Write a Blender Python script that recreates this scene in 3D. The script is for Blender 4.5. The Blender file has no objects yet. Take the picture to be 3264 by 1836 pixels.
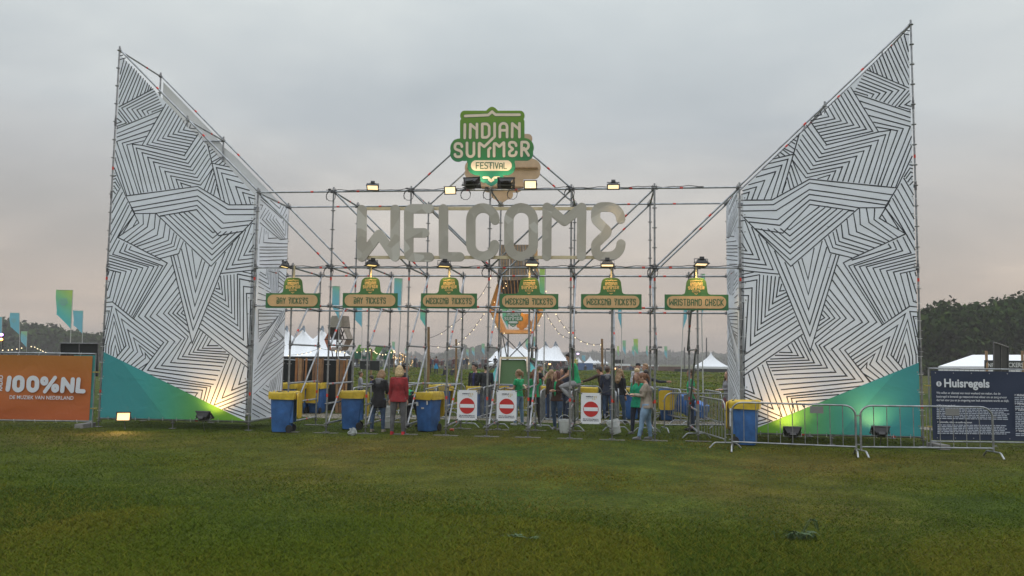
import bpy, bmesh, math, random
import numpy as np
from mathutils import Vector, Matrix, geometry
from math import sin, cos, pi, radians as rad
S = bpy.context.scene
COL = S.collection
random.seed(7)

# ------------------------------------------------------------------ camera
F, CX, CY = 2602.17, 1632.0, 918.0          # focal length and centre in the photograph's pixels
CAM = Vector((13.3261, -20.3785, 1.9445))
YAW, PIT, ROL = -0.1166, 0.0865, 0.0133
_R = Vector((cos(YAW), -sin(YAW), 0)); _F0 = Vector((sin(YAW), cos(YAW), 0)); _Z = Vector((0, 0, 1))
FW = _F0*cos(PIT) + _Z*sin(PIT); _U = _Z*cos(PIT) - _F0*sin(PIT)
RT = _R*cos(ROL) + _U*sin(ROL); UP = _U*cos(ROL) - _R*sin(ROL)
cd = bpy.data.cameras.new('camera'); cam = bpy.data.objects.new('camera', cd); COL.objects.link(cam)
cd.sensor_width = 36; cd.lens = F/3264*36; cd.clip_start = .1; cd.clip_end = 4000
m = Matrix.Identity(4)
for i in range(3):
    m[i][0] = RT[i]; m[i][1] = UP[i]; m[i][2] = -FW[i]; m[i][3] = CAM[i]
cam.matrix_world = m
S.camera = cam

# ------------------------------------------------------------------ world: overcast dusk sky
S.view_settings.view_transform = 'Standard'; S.view_settings.look = 'None'
S.view_settings.exposure = 0; S.view_settings.gamma = 1
SUN_EL, SUN_AZ = 7, 62       # low, from the right and a little behind the gate
W = bpy.data.worlds.new('World'); S.world = W; W.use_nodes = True
nt = W.node_tree; nt.nodes.clear()
def nd(t, typ, **k):
    n = t.nodes.new(typ)
    for a, b in k.items(): setattr(n, a, b)
    return n
def ramp(t, stops, interp='LINEAR'):
    r = t.nodes.new('ShaderNodeValToRGB'); e = r.color_ramp.elements; r.color_ramp.interpolation = interp
    while len(e) < len(stops): e.new(.5)
    for q, (p, c) in zip(e, stops):
        q.position = p; q.color = (c[0], c[1], c[2], 1)
    return r
tc = nd(nt, 'ShaderNodeTexCoord'); sx = nd(nt, 'ShaderNodeSeparateXYZ'); nt.links.new(tc.outputs['Generated'], sx.inputs[0])
base = ramp(nt, [(0, (.450, .372, .310)), (.07, (.448, .382, .328)), (.16, (.415, .394, .372)), (.27, (.398, .425, .442)),
                 (.42, (.50, .54, .548)), (.66, (1.10, 1.17, 1.25)), (1, (1.42, 1.53, 1.66))])
nt.links.new(sx.outputs['Z'], base.inputs[0])
zc = nd(nt, 'ShaderNodeMath', operation='ADD'); nt.links.new(sx.outputs['Z'], zc.inputs[0]); zc.inputs[1].default_value = .22
dv = nd(nt, 'ShaderNodeVectorMath', operation='DIVIDE'); cb = nd(nt, 'ShaderNodeCombineXYZ')
for k in range(3): nt.links.new(zc.outputs[0], cb.inputs[k])
nt.links.new(tc.outputs['Generated'], dv.inputs[0]); nt.links.new(cb.outputs[0], dv.inputs[1])
n1 = nd(nt, 'ShaderNodeTexNoise'); n1.inputs['Scale'].default_value = 1.35; n1.inputs['Detail'].default_value = 5; n1.inputs['Roughness'].default_value = .5; n1.inputs['Distortion'].default_value = .25
mpg = nd(nt, 'ShaderNodeMapping'); mpg.inputs['Location'].default_value = (.4, 1.3, 0); mpg.inputs['Scale'].default_value = (.8, 1.0, 1)
nt.links.new(dv.outputs[0], mpg.inputs[0]); nt.links.new(mpg.outputs[0], n1.inputs['Vector'])
cl = ramp(nt, [(.30, (.82, .845, .87)), (.46, (.93, .94, .955)), (.56, (1.03, 1.025, 1.02)), (.70, (1.22, 1.20, 1.165))]); nt.links.new(n1.outputs['Fac'], cl.inputs[0])
mul = nd(nt, 'ShaderNodeMix', data_type='RGBA', blend_type='MULTIPLY'); mul.inputs[0].default_value = 1
nt.links.new(base.outputs[0], mul.inputs[6]); nt.links.new(cl.outputs[0], mul.inputs[7])
sky = nd(nt, 'ShaderNodeTexSky', sky_type='NISHITA'); sky.sun_disc = False
sky.sun_elevation = rad(SUN_EL); sky.sun_rotation = rad(SUN_AZ); sky.dust_density = 3
b1 = nd(nt, 'ShaderNodeBackground'); b1.inputs[1].default_value = .05; nt.links.new(sky.outputs[0], b1.inputs[0])
b2 = nd(nt, 'ShaderNodeBackground'); b2.inputs[1].default_value = 1.52; nt.links.new(mul.outputs[2], b2.inputs[0])
mx = nd(nt, 'ShaderNodeMixShader'); mx.inputs[0].default_value = .9       # cloud cover over the clear sky
nt.links.new(b1.outputs[0], mx.inputs[1]); nt.links.new(b2.outputs[0], mx.inputs[2])
wo = nd(nt, 'ShaderNodeOutputWorld'); nt.links.new(mx.outputs[0], wo.inputs[0])
sd = bpy.data.lights.new('sun', 'SUN'); sd.energy = .5; sd.angle = rad(20); sd.color = (1, .84, .72)
so = bpy.data.objects.new('sun', sd); COL.objects.link(so)
_d = Vector((sin(rad(SUN_AZ))*cos(rad(SUN_EL)), cos(rad(SUN_AZ))*cos(rad(SUN_EL)), sin(rad(SUN_EL))))
so.rotation_euler = (-_d).to_track_quat('-Z', 'Y').to_euler()
S.cycles.use_denoising = True
S.cycles.max_bounces = 6

# ------------------------------------------------------------------ placing helpers
def ray(px, py): return FW*F + RT*(px-CX) - UP*(py-CY)
def atY(px, py, Y=0.0):
    d = ray(px, py); return CAM + d*((Y-CAM.y)/d.y)
def atX(px, py, X):
    d = ray(px, py); return CAM + d*((X-CAM.x)/d.x)
def gnd(px, py, z=0.0):
    d = ray(px, py); return CAM + d*((z-CAM.z)/d.z)
def atD(px, py, D):                                   # at camera depth D
    return CAM + ray(px, py)*(D/F)
def hz(px): return CY + (F*math.tan(PIT) + (px-CX)*sin(ROL))/cos(ROL)     # horizon row
def base_at(px, D, z=None):                           # the ground point at depth D in column px
    p = atD(px, hz(px), D)
    return Vector((p.x, p.y, gz(p.x, p.y) if z is None else z))
def sms(a, b, x):
    t = min(1, max(0, (x-a)/(b-a))); return t*t*(3-2*t)
def gz(x, y):
    h = .5*sms(11, 70, y)-1.75*sms(84, 150, y)
    k = sms(9, 16, y)*(1-sms(90, 160, y))
    h += k*(.10*sin(x*.41+y*.23)+.07*sin(x*.9-y*.37+1.3)+.05*sin(x*1.7+y*.8))
    h += .012*sin(x*1.3+.4*y)*sin(y*1.1-.3*x)
    return h
def look_dir(): return _F0.copy()

# ------------------------------------------------------------------ materials
MATS = {}
def M(name, col, rough=.6, metal=0, var=.12, vs=6, bump=0, bs=40, emit=None, es=0, spec=.5, trans=0):
    if name in MATS: return MATS[name]
    mt = bpy.data.materials.new(name); mt.use_nodes = True; t = mt.node_tree; p = t.nodes['Principled BSDF']
    p.inputs['Roughness'].default_value = rough; p.inputs['Metallic'].default_value = metal
    p.inputs['Specular IOR Level'].default_value = spec
    if var:
        g = nd(t, 'ShaderNodeTexCoord'); n = nd(t, 'ShaderNodeTexNoise'); n.inputs['Scale'].default_value = vs; n.inputs['Detail'].default_value = 5
        t.links.new(g.outputs['Object'], n.inputs['Vector'])
        r = ramp(t, [(.3, [c*(1-var) for c in col]), (.7, [min(1, c*(1+var)) for c in col])])
        t.links.new(n.outputs['Fac'], r.inputs[0]); t.links.new(r.outputs[0], p.inputs['Base Color'])
    else: p.inputs['Base Color'].default_value = (*col, 1)
    if bump:
        g2 = nd(t, 'ShaderNodeTexCoord'); n2 = nd(t, 'ShaderNodeTexNoise'); n2.inputs['Scale'].default_value = bs; n2.inputs['Detail'].default_value = 3
        t.links.new(g2.outputs['Object'], n2.inputs['Vector'])
        b = nd(t, 'ShaderNodeBump'); b.inputs['Strength'].default_value = bump; b.inputs['Distance'].default_value = .02 if bs > 2 else .045
        t.links.new(n2.outputs['Fac'], b.inputs['Height']); t.links.new(b.outputs[0], p.inputs['Normal'])
    if emit: p.inputs['Emission Color'].default_value = (*emit, 1); p.inputs['Emission Strength'].default_value = es
    MATS[name] = mt; return mt
def M_grad(name, stops, axis, lo, hi, rough=.6, bump=0, bs=2.0, axis2=None, k2=0.0):
    """print whose ink runs through stops along one object axis"""
    mt = bpy.data.materials.new(name); mt.use_nodes = True; t = mt.node_tree; p = t.nodes['Principled BSDF']
    p.inputs['Roughness'].default_value = rough
    g = nd(t, 'ShaderNodeTexCoord'); s = nd(t, 'ShaderNodeSeparateXYZ'); t.links.new(g.outputs['Object'], s.inputs[0])
    src = s.outputs[axis]
    if axis2:
        a = nd(t, 'ShaderNodeMath', operation='MULTIPLY_ADD'); t.links.new(s.outputs[axis2], a.inputs[0]); a.inputs[1].default_value = k2
        t.links.new(s.outputs[axis], a.inputs[2]); src = a.outputs[0]
    mr = nd(t, 'ShaderNodeMapRange'); mr.inputs[1].default_value = lo; mr.inputs[2].default_value = hi
    t.links.new(src, mr.inputs[0]); r = ramp(t, stops); t.links.new(mr.outputs[0], r.inputs[0])
    t.links.new(r.outputs[0], p.inputs['Base Color'])
    if bump:
        n2 = nd(t, 'ShaderNodeTexNoise'); n2.inputs['Scale'].default_value = bs; n2.inputs['Detail'].default_value = 2; n2.inputs['Distortion'].default_value = .6
        t.links.new(g.outputs['Object'], n2.inputs['Vector'])
        b = nd(t, 'ShaderNodeBump'); b.inputs['Strength'].default_value = bump; b.inputs['Distance'].default_value = .05
        t.links.new(n2.outputs['Fac'], b.inputs['Height']); t.links.new(b.outputs[0], p.inputs['Normal'])
    MATS[name] = mt; return mt

STEEL = M('galvanised_steel', (.30, .31, .32), .42, .75, .3, 7)
STEEL_D = M('weathered_steel', (.17, .17, .175), .5, .7, .3, 9)
RED = M('red_tape', (.62, .05, .03), .6, 0, .1)
BLACK = M('black_plastic', (.018, .018, .02), .5, 0, .2)
RUBBER = M('rubber', (.02, .02, .02), .8)
WHITE = M('white_plastic', (.72, .73, .74), .4, 0, .05)
WOOD = M('rough_wood', (.30, .19, .10), .75, 0, .35, 5, .3, 30)
PALEWOOD = M('pale_timber', (.62, .52, .33), .7, 0, .12, 9)
PLY = M('plywood', (.50, .36, .24), .7, 0, .12, 4)
FABW = M('white_fabric', (.78, .815, .87), .8, 0, .03, 1.2, 1.0, 1.1)
INK = M('black_ink', (.022, .026, .034), .8, 0, 0)

# ------------------------------------------------------------------ mesh building
class MB:
    def __init__(s): s.v = []; s.f = []; s.m = []
    def add(s, vs, fs, mi=0):
        o = len(s.v); s.v += [tuple(v) for v in vs]; s.f += [[i+o for i in f] for f in fs]; s.m += [mi]*len(fs); return s
    def box(s, c, d, mi=0, rot=None, taper=1.0):
        c = Vector(c); vs = []
        for z in (-.5, .5):
            k = taper if z > 0 else 1
            for x, y in ((-.5, -.5), (.5, -.5), (.5, .5), (-.5, .5)):
                p = Vector((x*d[0]*k, y*d[1]*k, z*d[2]))
                if rot is not None: p = rot @ p
                vs.append(c+p)
        return s.add(vs, [(3, 2, 1, 0), (4, 5, 6, 7), (0, 1, 5, 4), (1, 2, 6, 5), (2, 3, 7, 6), (3, 0, 4, 7)], mi)
    def bar(s, a, b, w, h, mi=0, up=(0, 0, 1)):
        a = Vector(a); b = Vector(b); d = (b-a).normalized(); u = Vector(up)
        x = d.cross(u)
        if x.length < 1e-4: x = d.cross(Vector((0, 1, 0)))
        x.normalize(); z = x.cross(d); vs = []
        for p in (a, b):
            for i, j in ((-.5, -.5), (.5, -.5), (.5, .5), (-.5, .5)): vs.append(p+x*(i*w)+z*(j*h))
        return s.add(vs, [(3, 2, 1, 0), (4, 5, 6, 7), (0, 1, 5, 4), (1, 2, 6, 5), (2, 3, 7, 6), (3, 0, 4, 7)], mi)
    def tube(s, pts, r, n=8, mi=0, cap=True, ref=None):
        pts = [Vector(p) for p in pts]; k = len(pts)
        rs = list(r) if isinstance(r, (list, tuple)) and len(r) == k else [r]*k
        vs = []; fs = []; X = None
        for i, p in enumerate(pts):
            a = pts[max(0, i-1)]; b = pts[min(k-1, i+1)]; d = (b-a)
            d = d.normalized() if d.length > 1e-9 else Vector((0, 0, 1))
            if X is None:
                q = Vector(ref) if ref is not None else (Vector((1, 0, 0)) if abs(d.x) < .9 else Vector((0, 1, 0)))
            else: q = X if ref is None else Vector(ref)
            X = q - d*q.dot(d)
            if X.length < 1e-5: X = d.orthogonal()
            X.normalize(); Y = d.cross(X)
            rx, ry = rs[i] if isinstance(rs[i], (tuple, list)) else (rs[i], rs[i])
            for j in range(n):
                t = 2*pi*j/n; vs.append(p+X*(rx*cos(t))+Y*(ry*sin(t)))
        for i in range(k-1):
            for j in range(n):
                j2 = (j+1) % n; fs.append((i*n+j, i*n+j2, (i+1)*n+j2, (i+1)*n+j))
        if cap: fs.append(tuple(range(n-1, -1, -1))); fs.append(tuple((k-1)*n+j for j in range(n)))
        return s.add(vs, fs, mi)
    def cyl(s, a, b, r, n=8, mi=0): return s.tube([a, b], r, n, mi)
    def ball(s, c, r, nu=10, nv=7, mi=0, rot=None):
        c = Vector(c); r = r if isinstance(r, (tuple, list)) else (r, r, r); vs = []; fs = []
        def put(p):
            p = Vector(p)
            if rot is not None: p = rot @ p
            vs.append(c+p)
        put((0, 0, -r[2]))
        for i in range(1, nv):
            t = -pi/2+pi*i/nv
            for j in range(nu):
                a = 2*pi*j/nu; put((r[0]*cos(t)*cos(a), r[1]*cos(t)*sin(a), r[2]*sin(t)))
        put((0, 0, r[2])); L = len(vs)-1
        for j in range(nu):
            j2 = (j+1) % nu; fs.append((0, 1+j2, 1+j)); fs.append((L, L-nu+j, L-nu+j2))
            for i in range(nv-2): fs.append((1+i*nu+j, 1+i*nu+j2, 1+(i+1)*nu+j2, 1+(i+1)*nu+j))
        return s.add(vs, fs, mi)
    def poly(s, pts, mi=0): return s.add(pts, [tuple(range(len(pts)))], mi)
    def slab(s, pts, off, mi=0):                      # polygon pts extruded by vector off
        n = len(pts); off = Vector(off); a = [Vector(p) for p in pts]; b = [p+off for p in a]
        fs = [tuple(range(n)), tuple(range(2*n-1, n-1, -1))]+[(j, n+j, n+(j+1) % n, (j+1) % n) for j in range(n)]
        return s.add(a+b, fs, mi)
    def build(s, name, mats, parent=None, smooth=False, loc=None):
        me = bpy.data.meshes.new(name); me.from_pydata([tuple(v) for v in s.v], [], s.f)
        for q in (mats if isinstance(mats, (list, tuple)) else [mats]): me.materials.append(q)
        if len(me.materials) > 1: me.polygons.foreach_set('material_index', s.m)
        bm = bmesh.new(); bm.from_mesh(me); bmesh.ops.recalc_face_normals(bm, faces=bm.faces); bm.to_mesh(me); bm.free()
        if smooth:
            me.polygons.foreach_set('use_smooth', [True]*len(me.polygons))
            if smooth != 'all':
                try: me.set_sharp_from_angle(angle=rad(40))
                except Exception: pass
        o = bpy.data.objects.new(name, me); COL.objects.link(o)
        if parent: o.parent = parent
        if loc is not None: o.location = loc
        me.update(); return o
def tag(o, label=None, cat=None, group=None, kind=None):
    if label: o['label'] = label
    if cat: o['category'] = cat
    if group: o['group'] = group
    if kind: o['kind'] = kind
    return o
def thing(name, label, cat, loc=(0, 0, 0), rz=0, group=None):
    o = bpy.data.objects.new(name, None); COL.objects.link(o); o.location = loc; o.rotation_euler = (0, 0, rz)
    o.empty_display_size = .2
    return tag(o, label, cat, group)
def dup(root, loc, rz=None, label=None):
    def cp(o, par):
        c = o.copy(); COL.objects.link(c)
        if par: c.parent = par
        for ch in list(o.children): cp(ch, c)
        return c
    c = cp(root, None); c.location = loc
    if rz is not None: c.rotation_euler = (0, 0, rz)
    if label: c['label'] = label
    return c

# ---- flat shapes: union of outlines, extruded
def seg_polys(path, w, n=12):
    out = []; r = w/2
    P = [Vector((p[0], p[1])) for p in path]
    for a, b in zip(P, P[1:]):
        d = b-a
        if d.length < 1e-7: continue
        q = Vector((-d.y, d.x)).normalized()*r
        out.append([a-q, b-q, b+q, a+q])
    for p in P: out.append([p+Vector((r*cos(2*pi*(j+.13)/n), r*sin(2*pi*(j+.13)/n))) for j in range(n)])
    return out
def fillet(path, closed=False, n=6):
    out = []; L = len(path)
    for i, p in enumerate(path):
        r = p[2] if len(p) > 2 else 0; v = Vector(p[:2])
        if r <= 0 or (not closed and i in (0, L-1)): out.append(v); continue
        a = (Vector(path[(i-1) % L][:2])-v); b = (Vector(path[(i+1) % L][:2])-v)
        la, lb = a.length, b.length; a.normalize(); b.normalize()
        ang = math.acos(max(-1, min(1, a.dot(b))))
        if ang > pi-.02: out.append(v); continue
        t = min(r/math.tan(ang/2), la*.5 if not (i-1 == 0 and not closed) else la, lb*.5 if not (i+1 == L-1 and not closed) else lb); rr = t*math.tan(ang/2)
        c = v+(a+b).normalized()*(rr/sin(ang/2)); p0 = v+a*t; p1 = v+b*t
        a0 = math.atan2(p0.y-c.y, p0.x-c.x); a1 = math.atan2(p1.y-c.y, p1.x-c.x); da = (a1-a0+pi) % (2*pi)-pi
        for k in range(n+1): out.append(Vector((c.x+rr*cos(a0+da*k/n), c.y+rr*sin(a0+da*k/n))))
    return out
def rrect(x0, y0, x1, y1, r, n=6): return fillet([(x0, y0, r), (x1, y0, r), (x1, y1, r), (x0, y1, r)], True, n)
def circ(x, y, r, n=28): return [Vector((x+r*cos(2*pi*j/n), y+r*sin(2*pi*j/n))) for j in range(n)]
def union(polys):
    vs = []; fs = []
    for p in polys:
        ar = sum(a[0]*b[1]-a[1]*b[0] for a, b in zip(p, p[1:]+p[:1]))
        if ar < 0: p = p[::-1]
        fs.append(list(range(len(vs), len(vs)+len(p)))); vs += [Vector((q[0], q[1])) for q in p]
    cx = sum(v.x for v in vs)/len(vs); cy = sum(v.y for v in vs)/len(vs); k = 100/max(1e-6, max(abs(v.x-cx)+abs(v.y-cy) for v in vs))
    r = geometry.delaunay_2d_cdt([Vector(((v.x-cx)*k, (v.y-cy)*k)) for v in vs], [], fs, 0, 1e-4, True)
    V, Fc = [Vector((v.x/k+cx, v.y/k+cy)) for v in r[0]], r[2]
    C = np.array([[sum(V[i].x for i in f)/len(f), sum(V[i].y for i in f)/len(f)] for f in Fc]); ins = np.zeros(len(Fc), bool)
    for idx in fs:                                       # keep the triangles whose middle lies in some outline
        A = np.array([[vs[i].x, vs[i].y] for i in idx]); lo, hi = A.min(0), A.max(0)
        q = np.nonzero(~ins & (C[:, 0] >= lo[0]) & (C[:, 0] <= hi[0]) & (C[:, 1] >= lo[1]) & (C[:, 1] <= hi[1]))[0]
        if not len(q): continue
        c = C[q]; h = np.zeros(len(q), bool); B_ = np.roll(A, -1, 0)
        for (x0, y0), (x1, y1) in zip(A, B_):
            if y0 == y1: continue
            m_ = ((y0 > c[:, 1]) != (y1 > c[:, 1])) & (c[:, 0] < (x1-x0)*(c[:, 1]-y0)/(y1-y0)+x0); h ^= m_
        ins[q] |= h
    return V, [f for f, o in zip(Fc, ins) if o]
def flat(mb, polys, T, depth=0.0, mi=0, side=None):
    """union of 2-D outlines mapped by T(x, y, w); extruded from w=0 (front) to w=depth"""
    V, Fs = union(polys); used = sorted({i for f in Fs for i in f}); ix = {k: n for n, k in enumerate(used)}
    n = len(used); vs = [T(V[k].x, V[k].y, 0) for k in used]; fs = [[ix[i] for i in f] for f in Fs]; ms = [mi]*len(fs)
    if depth:
        vs += [T(V[k].x, V[k].y, depth) for k in used]
        back = [[i+n for i in reversed(f)] for f in fs]
        cnt = {}
        for f in fs:
            for a, b in zip(f, f[1:]+f[:1]): cnt[(a, b)] = 1
        sides = [[b, a, a+n, b+n] for (a, b) in cnt if (b, a) not in cnt]
        fs = fs+back+sides
    o = len(mb.v); mb.v += [tuple(v) for v in vs]; mb.f += [[i+o for i in f] for f in fs]; mb.m += [mi]*len(fs)
    return mb
_txt = {}
def text_polys(s, size=1.0, bold=0.0, align='LEFT'):
    """the built-in font as (verts, faces)"""
    key = (s, size, bold, align)
    if key in _txt: return _txt[key]
    c = bpy.data.curves.new('txt', 'FONT'); c.body = s; c.size = size; c.offset = bold; c.align_x = align; c.resolution_u = 3; c.fill_mode = 'FRONT'
    o = bpy.data.objects.new('txt', c); COL.objects.link(o)
    me = bpy.data.meshes.new_from_object(o.evaluated_get(bpy.context.evaluated_depsgraph_get()))
    r = ([tuple(v.co) for v in me.vertices], [tuple(p.vertices) for p in me.polygons])
    bpy.data.objects.remove(o); bpy.data.curves.remove(c); bpy.data.meshes.remove(me)
    _txt[key] = r; return r
def put_text(mb, s, T, size, bold=0.0, align='LEFT', mi=0):
    v, f = text_polys(s, size, bold, align)
    return mb.add([T(p[0], p[1], 0) for p in v], f, mi)
# ================================================================== ground
def make_ground():
    xs = np.unique(np.concatenate([np.linspace(-1150, -60, 25), np.linspace(-60, 90, 151), np.linspace(90, 1150, 25)]))
    ys = np.unique(np.concatenate([np.linspace(-110, -30, 6), np.linspace(-30, 110, 141), np.linspace(110, 990, 30)]))
    vs = [(x, y, gz(x, y)) for y in ys for x in xs]; n = len(xs)
    fs = [(j*n+i, j*n+i+1, (j+1)*n+i+1, (j+1)*n+i) for j in range(len(ys)-1) for i in range(n-1)]
    mt = bpy.data.materials.new('meadow_soil'); mt.use_nodes = True; t = mt.node_tree; p = t.nodes['Principled BSDF']
    p.inputs['Roughness'].default_value = .95; p.inputs['Specular IOR Level'].default_value = .1
    g = nd(t, 'ShaderNodeNewGeometry')
    def noise(sc, det, loc=(0, 0, 0)):
        mp = nd(t, 'ShaderNodeMapping'); mp.inputs['Location'].default_value = loc; n_ = nd(t, 'ShaderNodeTexNoise')
        n_.inputs['Scale'].default_value = sc; n_.inputs['Detail'].default_value = det
        t.links.new(g.outputs['Position'], mp.inputs[0]); t.links.new(mp.outputs[0], n_.inputs['Vector']); return n_
    a = noise(.16, 4); b = noise(1.4, 5); c = noise(14, 4)
    r1 = ramp(t, [(.36, (.032, .056, .006)), (.5, (.052, .070, .008)), (.64, (.076, .068, .013))]); t.links.new(a.outputs['Fac'], r1.inputs[0])
    r2 = ramp(t, [(.3, (.55, .6, .5)), (.55, (1, 1, 1)), (.75, (1.5, 1.35, 1.2))]); t.links.new(b.outputs['Fac'], r2.inputs[0])
    r3 = ramp(t, [(.3, (.6, .6, .6)), (.7, (1.35, 1.35, 1.3))]); t.links.new(c.outputs['Fac'], r3.inputs[0])
    q1 = nd(t, 'ShaderNodeMix', data_type='RGBA', blend_type='MULTIPLY'); q1.inputs[0].default_value = 1
    q2 = nd(t, 'ShaderNodeMix', data_type='RGBA', blend_type='MULTIPLY'); q2.inputs[0].default_value = 1
    t.links.new(r1.outputs[0], q1.inputs[6]); t.links.new(r2.outputs[0], q1.inputs[7]); t.links.new(q1.outputs[2], q2.inputs[6]); t.links.new(r3.outputs[0], q2.inputs[7])
    t.links.new(q2.outputs[2], p.inputs['Base Color'])
    bp = nd(t, 'ShaderNodeBump'); bp.inputs['Strength'].default_value = .6; bp.inputs['Distance'].default_value = .05; t.links.new(c.outputs['Fac'], bp.inputs['Height']); t.links.new(bp.outputs[0], p.inputs['Normal'])
    mb = MB(); mb.v = vs; mb.f = [list(f) for f in fs]; mb.m = [0]*len(fs)
    o = mb.build('ground', mt, smooth='all'); tag(o, kind='structure')
    # worn path of sandy gravel behind the gate
    pm = M('path_gravel', (.17, .145, .11), .95, 0, .35, 3, .5, 20)
    mb = MB(); nx = 70
    for i in range(nx+1):
        x = -1+i*.36; y0 = 5.1+.22*sin(x*.9)+.12*sin(x*2.3); y1 = 7.0+.25*sin(x*.7+1)+.12*sin(x*2.9)
        for k in range(5):
            y = y0+(y1-y0)*k/4; mb.v.append((x, y, gz(x, y)+.006))
    for i in range(nx):
        for k in range(4): mb.f.append([i*5+k, (i+1)*5+k, (i+1)*5+k+1, i*5+k+1]); mb.m.append(0)
    tag(mb.build('path', pm), kind='structure')
make_ground()

def vnoise(x, y, s, seed=0):
    """smooth value noise for numpy arrays"""
    xi = np.floor(x/s).astype(int); yi = np.floor(y/s).astype(int); fx = x/s-xi; fy = y/s-yi
    fx = fx*fx*(3-2*fx); fy = fy*fy*(3-2*fy)
    def h(a, b):
        n = (a*374761393+b*668265263+seed*974711) & 0x7fffffff
        n = ((n ^ (n >> 13))*1274126177) & 0x7fffffff
        return (n ^ (n >> 16))/0x7fffffff % 1.0
    return (h(xi, yi)*(1-fx)+h(xi+1, yi)*fx)*(1-fy)+(h(xi, yi+1)*(1-fx)+h(xi+1, yi+1)*fx)*fy
def grass_mesh(name, P, H, Wd, lean, mats, mi, rng, label=None):
    n = len(P); a = rng.uniform(0, 2*pi, n); b = rng.uniform(0, 2*pi, n)
    w = np.stack([np.cos(a), np.sin(a), np.zeros(n)], 1)*(Wd*.5)[:, None]
    tip = np.stack([np.cos(b)*lean*H, np.sin(b)*lean*H, H], 1)
    V = np.empty((n, 3, 3)); V[:, 0] = P-w; V[:, 1] = P+w; V[:, 2] = P+tip
    me = bpy.data.meshes.new(name); me.vertices.add(n*3); me.vertices.foreach_set('co', V.ravel().astype(np.float32))
    me.loops.add(n*3); me.loops.foreach_set('vertex_index', np.arange(n*3, dtype=np.int32))
    me.polygons.add(n); me.polygons.foreach_set('loop_start', np.arange(0, n*3, 3, dtype=np.int32))
    me.polygons.foreach_set('material_index', mi.astype(np.int32))
    for q in mats: me.materials.append(q)
    me.update(); me.validate()
    o = bpy.data.objects.new(name, me); COL.objects.link(o); return o
def blade_mat(name, c, lo=.6, hi=1.6):
    mt = bpy.data.materials.new(name); mt.use_nodes = True; t = mt.node_tree; p = t.nodes['Principled BSDF']
    p.inputs['Roughness'].default_value = 1; p.inputs['Specular IOR Level'].default_value = 0
    g = nd(t, 'ShaderNodeNewGeometry'); r = ramp(t, [(0, [v*lo for v in c]), (.6, c), (1, (c[0]*hi, c[1]*hi*.9, c[2]*hi*.9))])
    t.links.new(g.outputs['Random Per Island'], r.inputs[0]); t.links.new(r.outputs[0], p.inputs['Base Color']); return mt
GM = [blade_mat('grass_green', (.082, .112, .011), .78, 1.3), blade_mat('grass_olive', (.118, .116, .014), .78, 1.3), blade_mat('grass_dry', (.165, .108, .026), .75, 1.35), blade_mat('grass_dark', (.048, .080, .011), .78, 1.3)]
GM2 = [blade_mat('meadow_green', (.095, .148, .012)), blade_mat('meadow_olive', (.145, .150, .018)), blade_mat('meadow_dry', (.20, .150, .055)), blade_mat('meadow_dark', (.058, .105, .012))]
def lawn():
    rng = np.random.default_rng(3)
    N = 1300000
    d = 1/(1/4.5+(1/29.-1/4.5)*rng.random(N)**.85)             # more blades nearer the viewer
    lat = np.where(rng.random(N) < .78, rng.uniform(-.80, .80, N), rng.choice((-1, 1), N)*rng.uniform(.78, 1.7, N))*d
    x = CAM.x+_F0.x*d+_R.x*lat; y = CAM.y+_F0.y*d+_R.y*lat
    k = y < 8.5; x, y, d = x[k], y[k], d[k]; n = len(x)
    a = vnoise(x+50, y+80, 4.5, 1)*.6+vnoise(x+50, y+80, 1.6, 2)*.4
    b = vnoise(x+90, y+80, 2.3, 5)
    c = vnoise(x+70, y+80, .55, 7)
    worn = 1.1*np.exp(-(((x-12.5)/6.5)**2+((y+4.2)/3.2)**2))+.6*np.exp(-(((x-14)/3.5)**2+((y+8.6)/1.6)**2))
    keep = rng.random(n) > (.55*np.clip(worn, 0, 1)*(b > .42)+.25*(c > .62)); 
    x, y, d, a, b, c, worn = [q[keep] for q in (x, y, d, a, b, c, worn)]; n = len(x)
    z = np.array([gz(p, q) for p, q in zip(x, y)])
    H = (.013+.021*a+.012*rng.random(n)+.03*np.clip(c-.6, 0, 1))*(1-.5*np.clip(worn, 0, 1)); tall = rng.random(n) < .012; H[tall] *= 2.6
    Wd = .0038+.00052*d
    r = .22+.56*rng.random(n)+1.15*(a-.5)+.72*np.clip(worn, 0, 1)+.45*(b-.5)
    mi = np.where(r < .18, 3, np.where(r < .62, 0, np.where(r < 1.12, 1, 2)))
    dk = (vnoise(x+20, y+60, 3.2, 11) > .62) & (y < -8) & (rng.random(n) < .55); mi[dk] = 3
    o = grass_mesh('grass', np.stack([x, y, z-.004], 1), H, Wd, 1.0+1.1*rng.random(n), GM, mi, rng); tag(o, 'short mown green lawn in front of the gate', 'grass', kind='stuff')
    # rank meadow grass on the rise behind the gate
    N = 210000; d = 27+75*rng.random(N)**1.35; lat = rng.uniform(-.42, .46, N)*d
    x = CAM.x+_F0.x*d+_R.x*lat; y = CAM.y+_F0.y*d+_R.y*lat
    k = (y > 7.6); x, y, d = x[k], y[k], d[k]; n = len(x)
    a = vnoise(x+150, y+80, 5, 21)*.6+vnoise(x+150, y+80, 1.7, 22)*.4
    near = np.clip((16-y)/8, 0, 1)
    H = (.035+.22*np.clip(a-.38, 0, 1)+.035*rng.random(n))*(1-.5*near); Wd = .018+.0011*d
    z = np.array([gz(p, q) for p, q in zip(x, y)])
    r = rng.random(n)-.6*(a-.5)+.45*np.clip((34-y)/22, 0, 1); mi = np.where(r < .05, 3, np.where(r < .60, 0, np.where(r < .98, 1, 2)))
    o = grass_mesh('meadow', np.stack([x, y, z-.01], 1), H, Wd, .8+.8*rng.random(n), GM2, mi, rng); tag(o, 'rough long grass on the low bank behind the gate', 'grass', kind='stuff')
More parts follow.
